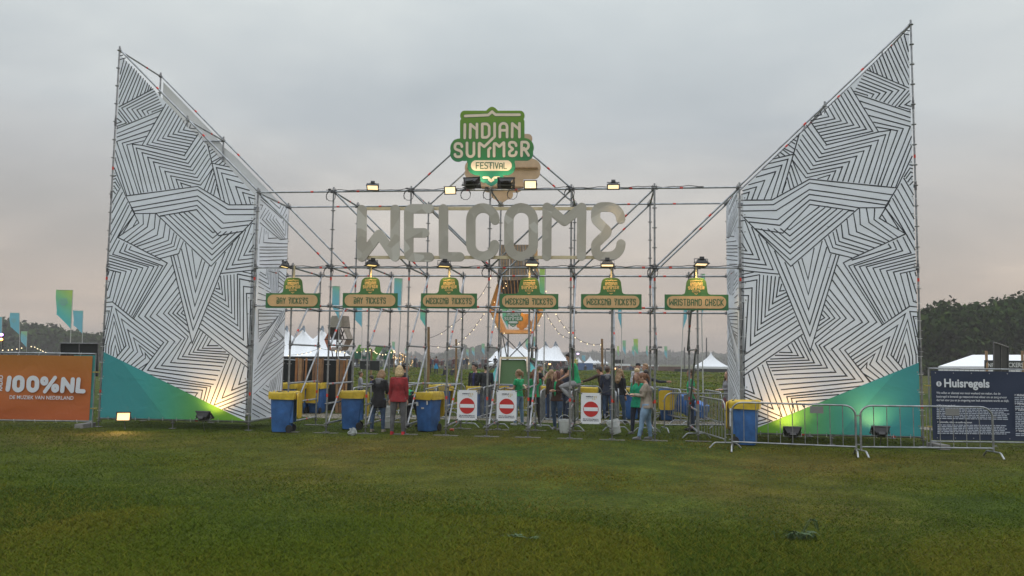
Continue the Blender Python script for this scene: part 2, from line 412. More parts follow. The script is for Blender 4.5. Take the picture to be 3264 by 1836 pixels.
lawn()

# ================================================================== scaffolding
B, H0, DY = 2.07, .2392, 2.09                  # bay, height of the lowest ring, depth of the two rows
def lev(n): return H0+n
def post_mb(top, jack=True):
    mb = MB(); mb.cyl((0, 0, .17), (0, 0, lev(top)+.12), .0242, 10)
    mb.cyl((0, 0, .02), (0, 0, .2), .017, 8, 1); mb.cyl((0, 0, .15), (0, 0, .175), .05, 8, 1)
    z = 0.0
    while z <= top+.001:
        c = H0+z; mb.cyl((0, 0, c-.006), (0, 0, c+.006), .062, 10); z += .5
    for z in range(2, int(top), 2):                 # spigot joints
        mb.cyl((0, 0, lev(z)-.62+.5), (0, 0, lev(z)-.40+.5), .031, 10, 1)
    for z in range(1, int(top), 3): mb.cyl((0, 0, lev(z)-.33), (0, 0, lev(z)-.25), .0262, 10, 2)
    return mb
def ledger_mb(L, tape=.3):
    """local x from 0 to L with wedge heads"""
    mb = MB(); mb.tube([(.06, 0, 0), (L-.06, 0, 0)], .0242, 8)
    for x, s in ((0, 1), (L, -1)):
        mb.box((x+s*.055, 0, 0), (.055, .034, .075), 1); mb.box((x+s*.047, 0, .035), (.012, .012, .10), 1)
    if tape: mb.tube([(L*tape, 0, 0), (L*tape+.075, 0, 0)], .0262, 8, 2)
    return mb
SM = [STEEL, STEEL_D, RED]
_mesh = {}
def part(name, key, mk, parent, loc, M3=None, smooth=True):
    if key not in _mesh:
        o = mk().build(name, SM, parent, smooth=smooth); _mesh[key] = o.data
    else:
        o = bpy.data.objects.new(name, _mesh[key]); COL.objects.link(o); o.parent = parent
    mt = Matrix.Translation(Vector(loc)-Vector(parent.location))
    if M3 is not None: mt = mt @ M3.to_4x4()
    o.matrix_local = mt; return o
def xdir(d):
    d = Vector(d).normalized(); return d.to_track_quat('X', 'Z').to_matrix()
def post(par, x, y, top): part('post', ('p', top), lambda: post_mb(top), par, (x, y, gz(x, y)*0))
def plate(par, x, y):
    def mk():
        mb = MB(); mb.box((0, 0, .006), (.15, .15, .012), 1); return mb
    part('base_plate', 'bp', mk, par, (x, y, .012))
def sole(x0, y0):
    mb = MB(); mb.box((0, 0, .02), (.62, .22, .04)); return mb
def ledger(par, a, b, name='ledger', tape=.3, off=0):
    a = Vector(a); b = Vector(b); L = round((b-a).length, 3)
    part(name, ('l', L, tape), lambda: ledger_mb(L, tape), par, a, xdir(b-a))
def brace(par, a, b, off=(0, 0, 0), tape=.12):
    a = Vector(a)+Vector(off); b = Vector(b)+Vector(off); L = round((b-a).length, 3)
    def mk():
        mb = MB(); mb.tube([(0.03, 0, 0), (L-.03, 0, 0)], .0242, 8)
        for x in (.03, L-.03): mb.box((x, 0, 0), (.10, .025, .05), 1)
        mb.tube([(L*tape, 0, 0), (L*tape+.08, 0, 0)], .0262, 8, 2); return mb
    part('diagonal_brace', ('b', L, tape), mk, par, a, xdir(b-a))
def P(X, r, n): return Vector((X*B, r*DY, lev(n)))

def tower(side):
    # side 0 = left (bays 0..2, tall end at 0); side 1 = right (bays 10..8)
    col = [0, 1, 2] if side == 0 else [10, 9, 8]; tops = [10, 8, 6]
    t = thing('scaffold_tower', ['tall galvanised scaffold tower on the left, beside the orange fence banner', 'tall galvanised scaffold tower on the right, beside the dark blue fence banner'][side], 'scaffold', (col[0]*B, 0, 0), group='scaffold towers flanking the gate')
    for r in (0, 1):
        for X, tp in zip(col, tops):
            if X in (2, 8): continue                 # those posts belong to the gate
            post(t, X*B, r*DY, tp); plate(t, X*B, r*DY)
        for a, b, tp in ((col[0], col[1], 8), (col[1], col[2], 6)):
            for n in range(0, tp+1, 2): 
                if n == 0 or r == 1: ledger(t, P(a, r, n), P(b, r, n))
        dz = Vector((0, 0, .03))
        brace(t, P(col[0], r, 10), P(col[1], r, 8), dz, .55); brace(t, P(col[1], r, 8), P(col[2], r, 6), dz, .22)
        brace(t, P(col[0], r, 0), P(col[1], r, 2), (0, .05, 0)); brace(t, P(col[1], r, 2), P(col[2], r, 4), (0, .05, 0))
    for X, tp in zip(col[:2], tops):
        for n in sorted({0, 2, 4, 6, 8, tp}):
            if n <= tp: ledger(t, P(X, 0, n), P(X, 1, n), 'transom', .62)
    return t
tower(0); tower(1)

def gate():
    t = thing('scaffold_gate', 'wide galvanised scaffold frame spanning the entrance, six bays of steel tubes', 'scaffold', (5*B, 0, 0))
    for r in (0, 1):
        for X in range(2, 9):
            post(t, X*B, r*DY, 6); plate(t, X*B, r*DY)
            if X < 8: post(t, (X+.5)*B, r*DY, 4); plate(t, (X+.5)*B, r*DY)
        for n in (6, 4, 3):
            for X in range(2, 8): 
                if n == 6: ledger(t, P(X, r, n), P(X+1, r, n), tape=.3 if X % 2 else .7)
                else:
                    ledger(t, P(X, r, n), P(X+.5, r, n), tape=.34 if X % 2 else 0); ledger(t, P(X+.5, r, n), P(X+1, r, n), tape=0 if X % 2 else .7)
        for X in (2, 3, 4): brace(t, P(X, r, 6), P(X+1, r, 4), (0, .05, 0), .8)
        for X in (8, 7, 6): brace(t, P(X, r, 6), P(X-1, r, 4), (0, .05, 0), .33)
        # stays up to the logo board
        brace(t, P(4, r, 6), Vector((4.52*B, r*DY, lev(6.98))), (0, .05, .03), .4); brace(t, P(6, r, 6), Vector((5.46*B, r*DY, lev(6.98))), (0, .05, .03), .5)
        mb = MB(); x = 5*B+.02; mb.cyl((x, r*DY+.03, lev(6)), (x, r*DY+.03, lev(7.9)), .0242, 10)
        mb.build('logo_mast', STEEL, t, True).matrix_local = Matrix.Translation(-t.location)
    for k in range(4, 17):
        X = k/2
        for n in ((0, .5, 1, 2, 3, 4, 6) if k % 2 == 0 else (0, .5, 1, 2, 3, 4)):
            if X in (2, 8) and n in (.5, 1, 2): continue
            ledger(t, P(X, 0, n), P(X, 1, n), 'transom', (.16, .72, .85)[k % 3] if n in (1, 2) else .62)
        if X not in (2, 8):
            s = .045 if X < 7.2 else -.045
            brace(t, P(X, 0, 0), P(X, 1, 2), (s, 0, 0), .3) if X < 5.8 else brace(t, P(X, 1, 0), P(X, 0, 2), (s, 0, 0), .3)
            brace(t, P(X, 0, 2), P(X, 1, 4), (s, 0, 0), .17) if X < 7.2 else brace(t, P(X, 1, 2), P(X, 0, 4), (s, 0, 0), .3)
    # cables tied along the two chords
    mb = MB()
    for n, x0, x1 in ((6, 2.9, 7.6), (4, 2.4, 8)):
        pts = []; x = x0
        while x < x1: pts.append((x*B, -.02+.01*sin(x*9), lev(n)+.035+.012*sin(x*13)+.01*sin(x*29))); x += .06
        mb.tube(pts, .009, 5)
    for X, n in ((3, 4), (4, 6), (5, 4), (5, 6), (6, 6), (7, 4), (4.72, 6), (5.3, 6), (3, 6)):
        c = P(X, 0, n)+Vector((0, -.05, 0)); pts = []
        for q in range(15):
            a = 2*pi*q/14*1.6; pts.append(c+Vector((.13*cos(a)-.05, -.02*q/14, -.10+.14*sin(a)-.004*q)))
        mb.tube(pts, .008, 5); mb.ball(c+Vector((-.09, -.02, .05)), (.05, .025, .02), 6, 4, 0)
    o = mb.build('power_cable', BLACK, t, True); o.matrix_local = Matrix.Translation(-t.location)
    return t
gate()
# timber-grey sole plates under the gate's front posts
SOLE = M('sole_board', (.115, .11, .09), .85, 0, .3, 5)
first = None
for i, X in enumerate([2.5, 3, 3.5, 4, 4.5, 5, 5.5, 6, 6.5, 7, 7.5]):
    for r in (0, 1):
        if r == 1 and X not in (2.5, 4.5, 5, 5.5, 6): continue
        if first is None:
            mb = MB(); mb.box((0, 0, .006), (.62, .20, .012)); first = mb.build('sole_board', SOLE)
            o = first
        else: o = first.copy(); COL.objects.link(o)
        nm = {2.5: 'first', 3: 'second', 3.5: 'third', 4: 'fourth', 4.5: 'fifth', 5: 'sixth', 5.5: 'seventh', 6: 'eighth', 6.5: 'ninth', 7: 'tenth', 7.5: 'eleventh'}[X]
        o.location = (X*B, r*DY, gz(X*B, r*DY)+.001); o.rotation_euler = (0, 0, .05*sin(X*5))
        tag(o, f'grey sole board under the {nm} gate post from the left, {"front" if r == 0 else "rear"} row', 'board', 'sole boards under the gate posts')
# ================================================================== printed tower cladding
SC = 4.83
TILE = {1: (340, 140), 2: (340, 400), 3: (560, 400), 4: (320, 660), 5: (560, 660), 6: (320, 900), 7: (560, 900), 8: (520, 1090)}
YC = -.055                                     # the fabric hangs just in front of the posts
def tp(t, p):
    o = TILE[t]; q = atY(o[0]+p[0]/SC, o[1]+p[1]/SC, YC); return (q.x, q.z)
LN = []
def L(t, *pts): LN.append([tp(t, p) for p in pts])
def FAM(t, a, b, n):
    for k in range(n):
        s = k/(n-1); L(t, *[(p[0]+(q[0]-p[0])*s, p[1]+(q[1]-p[1])*s) for p, q in zip(a, b)])
L(1, (200, 185), (255, 172)); L(1, (205, 240), (295, 215))
FAM(1, [(268, 232), (208, 470)], [(432, 378), (190, 925)], 5)
for a, b in (((465, 410), (245, 935)), ((498, 450), (315, 895)), ((530, 490), (390, 860)), ((568, 525), (460, 825)), ((600, 560), (515, 790)), ((635, 600), (580, 765)), ((660, 630), (630, 735)), ((690, 660), (665, 715))): L(1, a, b)
L(1, (185, 972), (720, 690)); FAM(1, [(745, 725), (232, 988), (390, 1197)], [(870, 980), (700, 1045), (700, 1060)], 7)
L(1, (185, 1005), (350, 1220)); L(1, (178, 1055), (305, 1218), (155, 1270)); L(1, (160, 1145), (228, 1200), (155, 1225)); L(1, (155, 1305), (870, 1012))
L(1, (155, 1381), (800, 1118)); L(1, (155, 1436), (735, 1218)); L(1, (915, 920), (545, 1561))
FAM(2, [(955, -298), (620, 293), (1215, 415)], [(1235, -41), (1180, 68), (1415, 112)], 8); L(2, (1295, -16), (1275, 38), (1370, 55)); L(2, (545, 305), (1195, 462), (1415, 125))
FAM(2, [(635, 1025), (455, 345), (1220, 530), (1468, 170)], [(1045, 972), (985, 775), (1430, 860), (1612, 575)], 7)
L(2, (1115, 965), (1070, 828), (1448, 918), (1637, 655)); L(2, (1170, 957), (1140, 885), (1300, 935))
L(2, (130, 510), (310, 1080)); L(2, (135, 380), (365, 1070)); L(2, (680, 68), (155, 245), (420, 1060)); L(2, (615, 165), (240, 272), (490, 1050)); L(2, (575, 235), (310, 297), (530, 1045)); L(2, (545, 305), (395, 288), (570, 1030))
L(2, (118, 650), (295, 1090), (440, 1365)); L(2, (105, 830), (140, 815), (210, 940)); L(2, (105, 885), (130, 870), (190, 965)); L(2, (100, 935), (115, 930), (165, 1010)); L(2, (95, 1000), (140, 1055)); L(2, (85, 1190), (215, 950)); L(2, (105, 785), (150, 770))
L(2, (300, 1085), (1400, 937), (1883, 1222), (2298, 1218)); L(2, (350, 1180), (1400, 990), (1863, 1290), (2298, 1290)); L(2, (390, 1265), (1400, 1085), (1823, 1373), (2293, 1373))
L(2, (415, 1320), (1400, 1153), (1798, 1503), (2248, 1461)); L(2, (430, 1357), (760, 1352), (1390, 1230), (1768, 1584), (2178, 1531)); L(2, (820, 1392), (1385, 1295), (1728, 1696), (2108, 1626))
# right edge fans under the slope
L(3, (490, 285), (560, 585), (690, 1130)); L(3, (500, 345), (530, 315)); L(3, (525, 395), (575, 365)); L(3, (540, 435), (605, 395)); L(3, (545, 510), (640, 435)); L(3, (555, 565), (690, 490)); L(3, (600, 590), (705, 505)); L(3, (670, 598), (735, 545)); L(3, (740, 612), (770, 580))
L(3, (560, 580), (830, 640)); L(3, (575, 655), (440, 985)); L(3, (585, 735), (490, 1015)); L(3, (605, 825), (540, 1045)); L(3, (630, 900), (585, 1075))
FAM(3, [(755, 1180), (628, 648), (885, 705)], [(835, 1215), (705, 730), (965, 795)], 2); L(3, (925, 1215), (785, 820), (1045, 893)); L(3, (1020, 1218), (925, 940), (1140, 1000)); L(3, (1090, 1218), (1030, 1030), (1220, 1085)); L(3, (1155, 1218), (1125, 1105), (1230, 1135)); L(3, (640, 965), (690, 1130))
# middle
L(2, (245, 1025), (80, 1345)); L(2, (285, 1105), (68, 1521)); L(2, (325, 1175), (58, 1676)); L(2, (345, 1225), (53, 1806)); L(2, (390, 1300), (43, 1946)); L(2, (425, 1368), (168, 1722)); L(4, (520, 115), (350, 400)); L(4, (565, 195), (505, 295)); L(4, (470, 0), (595, 245), (265, 465)); L(4, (265, 465), (920, 800), (1030, 862), (510, 1724))
for q in (((657, 105), (662, 262), (355, 512)), ((762, 105), (722, 305), (410, 535)), ((848, 105), (832, 330), (465, 565)), ((922, 175), (875, 430), (510, 590)), ((1003, 250), (968, 468), (555, 610)), ((1072, 325), (1047, 512), (645, 655)), ((1135, 390), (1092, 563), (715, 690)), ((1175, 430), (1132, 605), (775, 715)), ((1230, 475), (1170, 650), (830, 755)), ((1280, 525), (1205, 718), (910, 795))): L(4, *q)
FAM(5, [(-174, 135), (555, 822), (1035, 372)], [(200, 70), (575, 395), (615, 375)], 6); L(5, (-304, 98), (545, 912), (1225, 170)); L(5, (-245, 142), (-174, 135))
L(5, (1205, 580), (1135, 690), (1205, 682)); L(5, (1215, 395), (1048, 745), (1205, 732)); L(5, (1165, 260), (960, 818), (1200, 790)); L(5, (1080, 345), (870, 893), (1195, 855)); L(5, (985, 455), (775, 960), (1190, 905)); L(5, (700, 1022), (1190, 970)); L(5, (1165, 250), (1225, 262))
for q in (((250, 650), (315, 1095), (405, 795)), ((150, 555), (305, 1310), (450, 840)), ((88, 640), (295, 1524), (520, 895)), ((30, 735), (275, 1729), (625, 850)), ((-34, 740), (268, 1894), (765, 690)), ((-74, 750), (255, 2099), (880, 560))): L(5, *q)
FAM(7, [(690, -100), (722, 190), (595, 125)], [(950, -129), (957, 668), (500, 350)], 6); L(7, (1190, -79), (950, -129)); L(7, (1190, -129), (1030, -164))
L(7, (1190, -14), (985, -54), (992, 752), (485, 405)); L(7, (1190, 79), (1045, 61), (1043, 888), (465, 460)); L(7, (1190, 169), (1090, 171), (1113, 1018), (440, 520)); L(7, (1175, 273), (1150, 276), (1165, 800)); L(7, (655, 0), (680, 105), (615, 95))
L(7, (360, 710), (1125, 1325)); L(7, (390, 640), (1130, 1235)); L(7, (410, 580), (1135, 1140))
for q in (((550, 875), (490, 975), (660, 975)), ((500, 840), (410, 1015), (715, 1018)), ((465, 810), (335, 1042), (775, 1073)), ((420, 770), (268, 1075), (820, 1110)), ((380, 740), (200, 1110), (805, 1155)), ((235, 915), (105, 1143), (775, 1198)), ((195, 838), (30, 1178), (750, 1240))): L(7, *q)
for q in (((1110, -269), (585, 525), (1045, 912), (728, 1355), (1781, 1505)), ((1140, -169), (685, 525), (1145, 910), (835, 1322), (1811, 1435)), ((1165, -59), (765, 530), (1245, 880), (940, 1282), (1846, 1361)), ((1195, 75), (865, 498), (1305, 862), (1080, 1235), (1881, 1296)), ((1215, 155), (970, 480), (1355, 838))): L(6, *q)
L(6, (1235, 225), (1045, 475), (1370, 775)); L(6, (1250, 290), (1115, 478), (1340, 665)); L(6, (1265, 375), (1180, 478), (1320, 590)); L(6, (1285, 425), (1245, 475), (1305, 515))
L(8, (-216, 500), (780, 655)); L(8, (-100, 560), (735, 683), (665, 920)); L(8, (60, 628), (675, 705), (625, 905)); L(8, (195, 700), (608, 743), (580, 880)); L(8, (330, 768), (530, 785), (490, 845))
FAM(4, [(135, 740), (740, 918), (400, 1624)], [(110, 960), (313, 1010), (190, 1459)], 6)
L(4, (475, 600), (440, 655), (925, 825)); L(4, (415, 570), (370, 678), (960, 905), (500, 1699)); L(4, (370, 545), (295, 697), (895, 905), (480, 1674)); L(4, (295, 510), (190, 728), (825, 915), (440, 1649))
L(4, (235, 1000), (140, 1394), (95, 1409)); L(4, (200, 990), (105, 1290)); L(4, (135, 985), (115, 1050))
L(6, (92, 310), (185, 300), (515, 565), (975, 925), (640, 1365)); L(6, (85, 443), (138, 440), (48, 830)); L(6, (90, 378), (182, 372), (58, 940), (52, 1062)); L(6, (82, 1085), (88, 960), (205, 490), (365, 1005)); L(6, (125, 1100), (128, 1000), (212, 610), (325, 1050)); L(6, (160, 1120), (168, 1000), (225, 815), (300, 1080)); L(6, (195, 1140), (230, 970), (262, 1125))
for q in (((240, 1165), (395, 975), (235, 405), (935, 985)), ((295, 1195), (450, 1000), (325, 565), (900, 1020)), ((345, 1225), (510, 1050), (420, 730), (870, 1055)), ((405, 1250), (575, 1070), (510, 855), (835, 1105)), ((465, 1285), (655, 1115), (595, 965), (805, 1145)), ((520, 1310), (695, 1165), (690, 1090), (770, 1190)), ((580, 1340), (735, 1240)), ((630, 1365), (722, 1255))): L(6, *q)
L(8, (1020, 188), (725, 952)); L(8, (1070, 240), (785, 972), (1300, 765)); L(8, (1130, 275), (908, 866), (1300, 700)); L(8, (1195, 325), (1055, 745), (1300, 650)); L(8, (1250, 370), (1165, 655), (1300, 600)); L(8, (1310, 430), (1300, 555)); L(8, (850, 1005), (1300, 830)); L(8, (910, 1038), (1300, 885)); L(8, (1080, 975), (1285, 1050)); L(8, (1190, 930), (1290, 960)); L(8, (1000, 1015), (1280, 1105)); L(8, (940, 1040), (1280, 1165))
# inner return of the left tower (plane X = 2 bays), traced as (y, z)
LS = []; SX = 2*B
def Sd(oy, *pts):
    q = []
    for x, y in pts:
        w = atX(790+x/3.813, oy+y/3.813, SX); q.append((min(DY-.05, max(.05, w.y)), w.z))
    LS.append(q)
for q in (((140, 60), (390, 290)), ((140, 30), (385, 255)), ((250, 70), (365, 170), (390, 120)), ((420, 145), (365, 250)), ((455, 165), (390, 290)), ((130, 125), (165, 130), (140, 190)), ((200, 165), (130, 295)), ((130, 340), (375, 550), (480, 540)), ((235, 185), (160, 300), (390, 545)), ((250, 215), (205, 300), (415, 545)), ((270, 235), (245, 300), (435, 540)), ((300, 255), (280, 300), (430, 500)), ((320, 285), (318, 300), (420, 440)), ((460, 240), (395, 345)), ((470, 280), (465, 530)), ((445, 300), (440, 500)), ((415, 320), (410, 380)), ((155, 395), (120, 600)), ((185, 420), (178, 583), (475, 600)), ((210, 440), (205, 480)), ((230, 455), (235, 533), (340, 528)), ((125, 638), (475, 640)), ((125, 672), (475, 677)), ((125, 712), (475, 713)), ((125, 757), (475, 750)), ((125, 805), (475, 797)), ((125, 850), (380, 848)), ((130, 940), (205, 985), (215, 905)), ((120, 970), (220, 1030), (235, 905)), ((115, 1025), (235, 1090), (250, 905)), ((110, 1060), (255, 1150), (268, 905)), ((110, 1115), (270, 1200)), ((285, 905), (275, 1200)), ((310, 905), (290, 1200)), ((325, 905), (315, 1200)), ((345, 905), (335, 1200)), ((365, 905), (352, 1200)), ((370, 930), (485, 1010)), ((365, 970), (440, 1030)), ((365, 1010), (435, 1070)), ((360, 1060), (430, 1120)), ((360, 1110), (410, 1130), (355, 1195)), ((105, 1195), (195, 1230)), ((100, 1275), (195, 1290))): Sd(620, *q)
for q in (((110, 25), (400, 45)), ((110, 68), (380, 70), (130, 400)), ((110, 105), (345, 105), (200, 310)), ((112, 155), (305, 148), (120, 420)), ((112, 208), (270, 182), (125, 380)), ((115, 262), (230, 228), (125, 340)), ((118, 295), (185, 270)), ((405, 45), (100, 630)), ((425, 35), (105, 690)), ((440, 60), (130, 660)), ((445, 130), (330, 265)), ((320, 265), (435, 375), (170, 590)), ((305, 290), (410, 375), (205, 515)), ((290, 340), (345, 390), (245, 440)), ((440, 420), (65, 770)), ((440, 470), (60, 810)), ((435, 540), (55, 860)), ((430, 600), (50, 910)), ((425, 660), (50, 960)), ((420, 710), (50, 1055)), ((110, 30), (110, 380)), ((270, 885), (245, 970), (205, 945)), ((290, 870), (250, 1030), (165, 985)), ((310, 850), (265, 1080)), ((330, 830), (290, 1060)), ((350, 805), (310, 1050)), ((370, 785), (340, 1045)), ((390, 760), (365, 1040)), ((410, 740), (395, 1030)), ((120, 1015), (245, 1080)), ((75, 1050), (265, 1185)), ((45, 1110), (270, 1250)), ((40, 1170), (280, 1295)), ((35, 1235), (195, 1325)), ((35, 1285), (120, 1335))): Sd(980, *q)

TEALP = [tp(6, (40, 1065)), tp(8, (1262, 1200))]
LW = .0265
def ribbons(mb, lines, T, w=LW, seed=1):
    rnd = random.Random(seed)
    for ln in lines:
        pts = []
        for a, b in zip(ln, ln[1:]):                      # brush wobble
            d = math.hypot(b[0]-a[0], b[1]-a[1]); k = max(1, int(d/.45))
            for i in range(k): pts.append((a[0]+(b[0]-a[0])*i/k+(rnd.uniform(-.004, .004) if i else 0), a[1]+(b[1]-a[1])*i/k+(rnd.uniform(-.004, .004) if i else 0)))
        pts.append(ln[-1]); P_ = [Vector(p) for p in pts]; n = len(P_); lf = []; rt = []
        for i, p in enumerate(P_):
            ww = w*.5*rnd.uniform(.88, 1.14)
            a = (P_[i]-P_[i-1]).normalized() if i else None; b = (P_[i+1]-P_[i]).normalized() if i < n-1 else None
            if a is None: nrm = Vector((-b.y, b.x))
            elif b is None: nrm = Vector((-a.y, a.x))
            else:
                s = Vector((-a.y-b.y, a.x+b.x)); s = s.normalized() if s.length > 1e-6 else Vector((-a.y, a.x))
                nrm = s/max(.35, s.dot(Vector((-a.y, a.x))))
            lf.append(p+nrm*ww); rt.append(p-nrm*ww)
        o = len(mb.v); lift = rnd.uniform(.0012, .0040)       # each stroke a hair apart so that crossings never coincide
        mb.v += [tuple(T(q.x, q.y, lift)) for q in lf]+[tuple(T(q.x, q.y, lift)) for q in rt]
        for i in range(n-1): mb.f.append([o+i, o+i+1, o+n+i+1, o+n+i]); mb.m.append(1)
def cladding(side):
    mir = (lambda x: x) if side == 0 else (lambda x: 10*B-x)
    xb0, xb1 = .07, 2*B-.075
    zb = H0-.0
    # outline of the front sheet follows the sloping top tubes
    out = [(xb0, zb+.02), (xb1, zb+.02), (xb1, lev(6)-.06), (B+.10, lev(8)-.16), (B-.16, lev(8)-.05), (xb0, lev(10)-.16)]
    org = Vector((mir(B), YC, zb))
    t = thing('tower_banner', ['white banner with black zigzag lines and teal corner on the left scaffold tower', 'white banner with black zigzag lines and teal corner on the right scaffold tower'][side], 'banner', org, group='zigzag banners on the scaffold towers')
    T = lambda x, z, w: Vector((mir(x), YC-w, z))-org
    # fabric sheet with faint sag between its ties, as a grid clipped to the outline
    def edge_top(x):
        return lev(6)-.06+(lev(10)-.16-lev(6)+.06)*(xb1-x)/(xb1-xb0) - (.07*max(0, 1-abs(x-B)/.35))
    def sheet_w(x, z):
        e = min(x-xb0, xb1-x, z-zb, 1.0)
        return 0.0
    mb = MB(); nx = 28
    cols = []
    for i in range(nx+1):
        x = xb0+(xb1-xb0)*i/nx; top = edge_top(x); nz = 30
        cols.append([(x, zb+.02+(top-zb-.02)*k/nz) for k in range(nz+1)])
    for c in cols:
        for x, z in c: mb.v.append(tuple(T(x, z, 0)))
    for i in range(nx):
        for k in range(30): mb.f.append([i*31+k, (i+1)*31+k, (i+1)*31+k+1, i*31+k+1]); mb.m.append(0)
    ribbons(mb, LN, T, seed=3+side)
    for z in np.arange(.5, 9.4, .42):
        for x in ((xb0+.035, xb1-.035) if z < lev(6)-.2 else (xb0+.035,)):
            if z < edge_top(x)-.1: flat(mb, [circ(x, z, .017, 10)], lambda p, q, w: T(p, q, .010), mi=2)
    for x in np.arange(.3, 4.0, .38): flat(mb, [circ(x, zb+.05, .015, 10)], lambda p, q, w: T(p, q, .014), mi=2)
    mb.build('front_sheet', [FABW, INK, STEEL], t)
    # printed corner
    gm = M_grad('corner_print_'+('a' if side == 0 else 'b'), [(0, (.035, .27, .29)), (.30, (.035, .27, .27)), (.46, (.045, .28, .20)), (.62, (.07, .29, .09)), (.8, (.12, .33, .025)), (1, (.17, .37, .02))], 'X', -B*(1 if side == 0 else -1), B*(1 if side == 0 else -1), .65, .35, 2.2)
    mb = MB(); a, b = TEALP
    mb.poly([T(xb0, zb+.022, .006), T(b[0], zb+.022, .006), T(xb0, a[1]+(a[1]-b[1])*(a[0]-xb0)/(b[0]-a[0]), .006)])
    mb.build('corner_print', gm, t)
    # a second, lighter facet is printed inside the corner
    gm2 = M_grad('corner_facet_'+('a' if side == 0 else 'b'), [(0, (.045, .33, .34)), (.30, (.045, .33, .32)), (.46, (.055, .33, .22)), (.62, (.09, .34, .10)), (.8, (.14, .37, .03)), (1, (.19, .40, .025))], 'X', -B*(1 if side == 0 else -1), B*(1 if side == 0 else -1), .65, .35, 2.2)
    f0 = atY(386.7, 1181, YC); f1 = atY(528, 1340, YC); mb = MB()
    mb.poly([T(f1.x, zb+.026, .0085), T(b[0]-.04, zb+.026, .0085), T(f0.x, a[1]+(a[1]-b[1])*(a[0]-f0.x)/(b[0]-a[0])-.01, .0085)]); mb.build('corner_facet', gm2, t)
    # ties to the posts
    mb = MB()
    for z in np.arange(.45, 9.6, .42):
        if z < edge_top(xb0)-.1: mb.bar(T(-.03, z, .0), T(xb0+.03, z, .004), .008, .008)
        if z < lev(6)-.15: mb.bar(T(xb1-.03, z, .004), T(2*B+.03, z, 0), .008, .008)
    for x in np.arange(.3, 4.0, .38): mb.bar(T(x, zb-.03, .004), T(x, zb+.06, .004), .008, .008); 
    mb.build('tie', WHITE, t)
    # rear sheet: its plain back shows over the slope
    mb = MB(); yb = DY+.045
    for i in range(nx+1):
        x = xb0+(xb1-xb0)*i/nx; top = edge_top(x)
        for k in range(9): mb.v.append(tuple(Vector((mir(x), yb+.012*sin(x*7)*sin(k*1.3), zb+.05+(top-zb-.05)*k/8))-org))
    for i in range(nx):
        for k in range(8): mb.f.append([i*9+k, (i+1)*9+k, (i+1)*9+k+1, i*9+k+1]); mb.m.append(0)
    mb.build('rear_sheet', M('white_fabric_back', (.62, .62, .60), .8, 0, .05, 1.5, .3, 3), t)
    # side return on the gate side
    mb = MB(); xs = 2*B-.0
    TS = lambda y, z, w: Vector((mir(xs+.035+w+.018*sin(z*2.1+y*1.7)*sin(pi*y/DY)), y, z))-org
    ny, nz = 22, 90
    for i in range(ny+1):
        y = .05+(DY-.10)*i/ny
        for k in range(nz+1): mb.v.append(tuple(TS(y, zb+.03+(lev(6)-.10-zb)*k/nz, 0)))
    for i in range(ny):
        for k in range(nz): q = nz+1; mb.f.append([i*q+k, (i+1)*q+k, (i+1)*q+k+1, i*q+k+1]); mb.m.append(0)
    ribbons(mb, LS, lambda y, z, w: TS(y, z, w+.004), .019, seed=9+side)
    mb.build('side_sheet', [FABW, INK], t)
cladding(0); cladding(1)
# ================================================================== lettering
LG = [  # strokes of the festival logo, traced in its own pixel frame
 [(375, 226), (708, 212), (763, 163), (815, 208), (1160, 208)],
 [(371, 348), (368, 543)],
 [(447, 540), (450, 345), (546, 425)], [(546, 342), (545, 540)],
 [(622, 342, 0), (622, 535, 8), (690, 535, 45), (722, 500, 30), (722, 375, 30), (690, 340, 30), (622, 340, 8), (622, 400)],
 [(800, 335), (800, 525, 10), (650, 670, 4), (577, 610, 8), (577, 810)],
 [(876, 530), (876, 332, 52), (980, 332, 52), (980, 530)], [(876, 432), (980, 432)],
 [(1053, 530), (1055, 335), (1158, 420)], [(1158, 332), (1158, 530)],
 [(328, 668), (328, 622, 48), (228, 622, 48), (228, 700, 30), (325, 738, 40), (325, 815, 48), (228, 815, 48), (228, 780)],
 [(402, 615), (402, 812, 50), (502, 812, 50), (502, 615)],
 [(713, 810), (713, 712), (737, 688)],
 [(793, 805), (793, 625, 4), (815, 622, 4), (866, 668, 4), (935, 605, 4), (935, 805)],
 [(1110, 655), (1110, 605, 46), (1012, 605, 46), (1012, 660, 18), (1066, 702, 8), (1012, 745, 18), (1012, 800, 46), (1112, 800, 46), (1112, 745)],
 [(1190, 800), (1190, 602, 6), (1290, 602, 50), (1290, 700, 50), (1212, 712)], [(1225, 690), (1290, 795)]]
LGB = [[(640, 1114), (705, 1114), (750, 1160), (797, 1114), (860, 1114)], [(722, 1150), (750, 1168), (778, 1150)]]
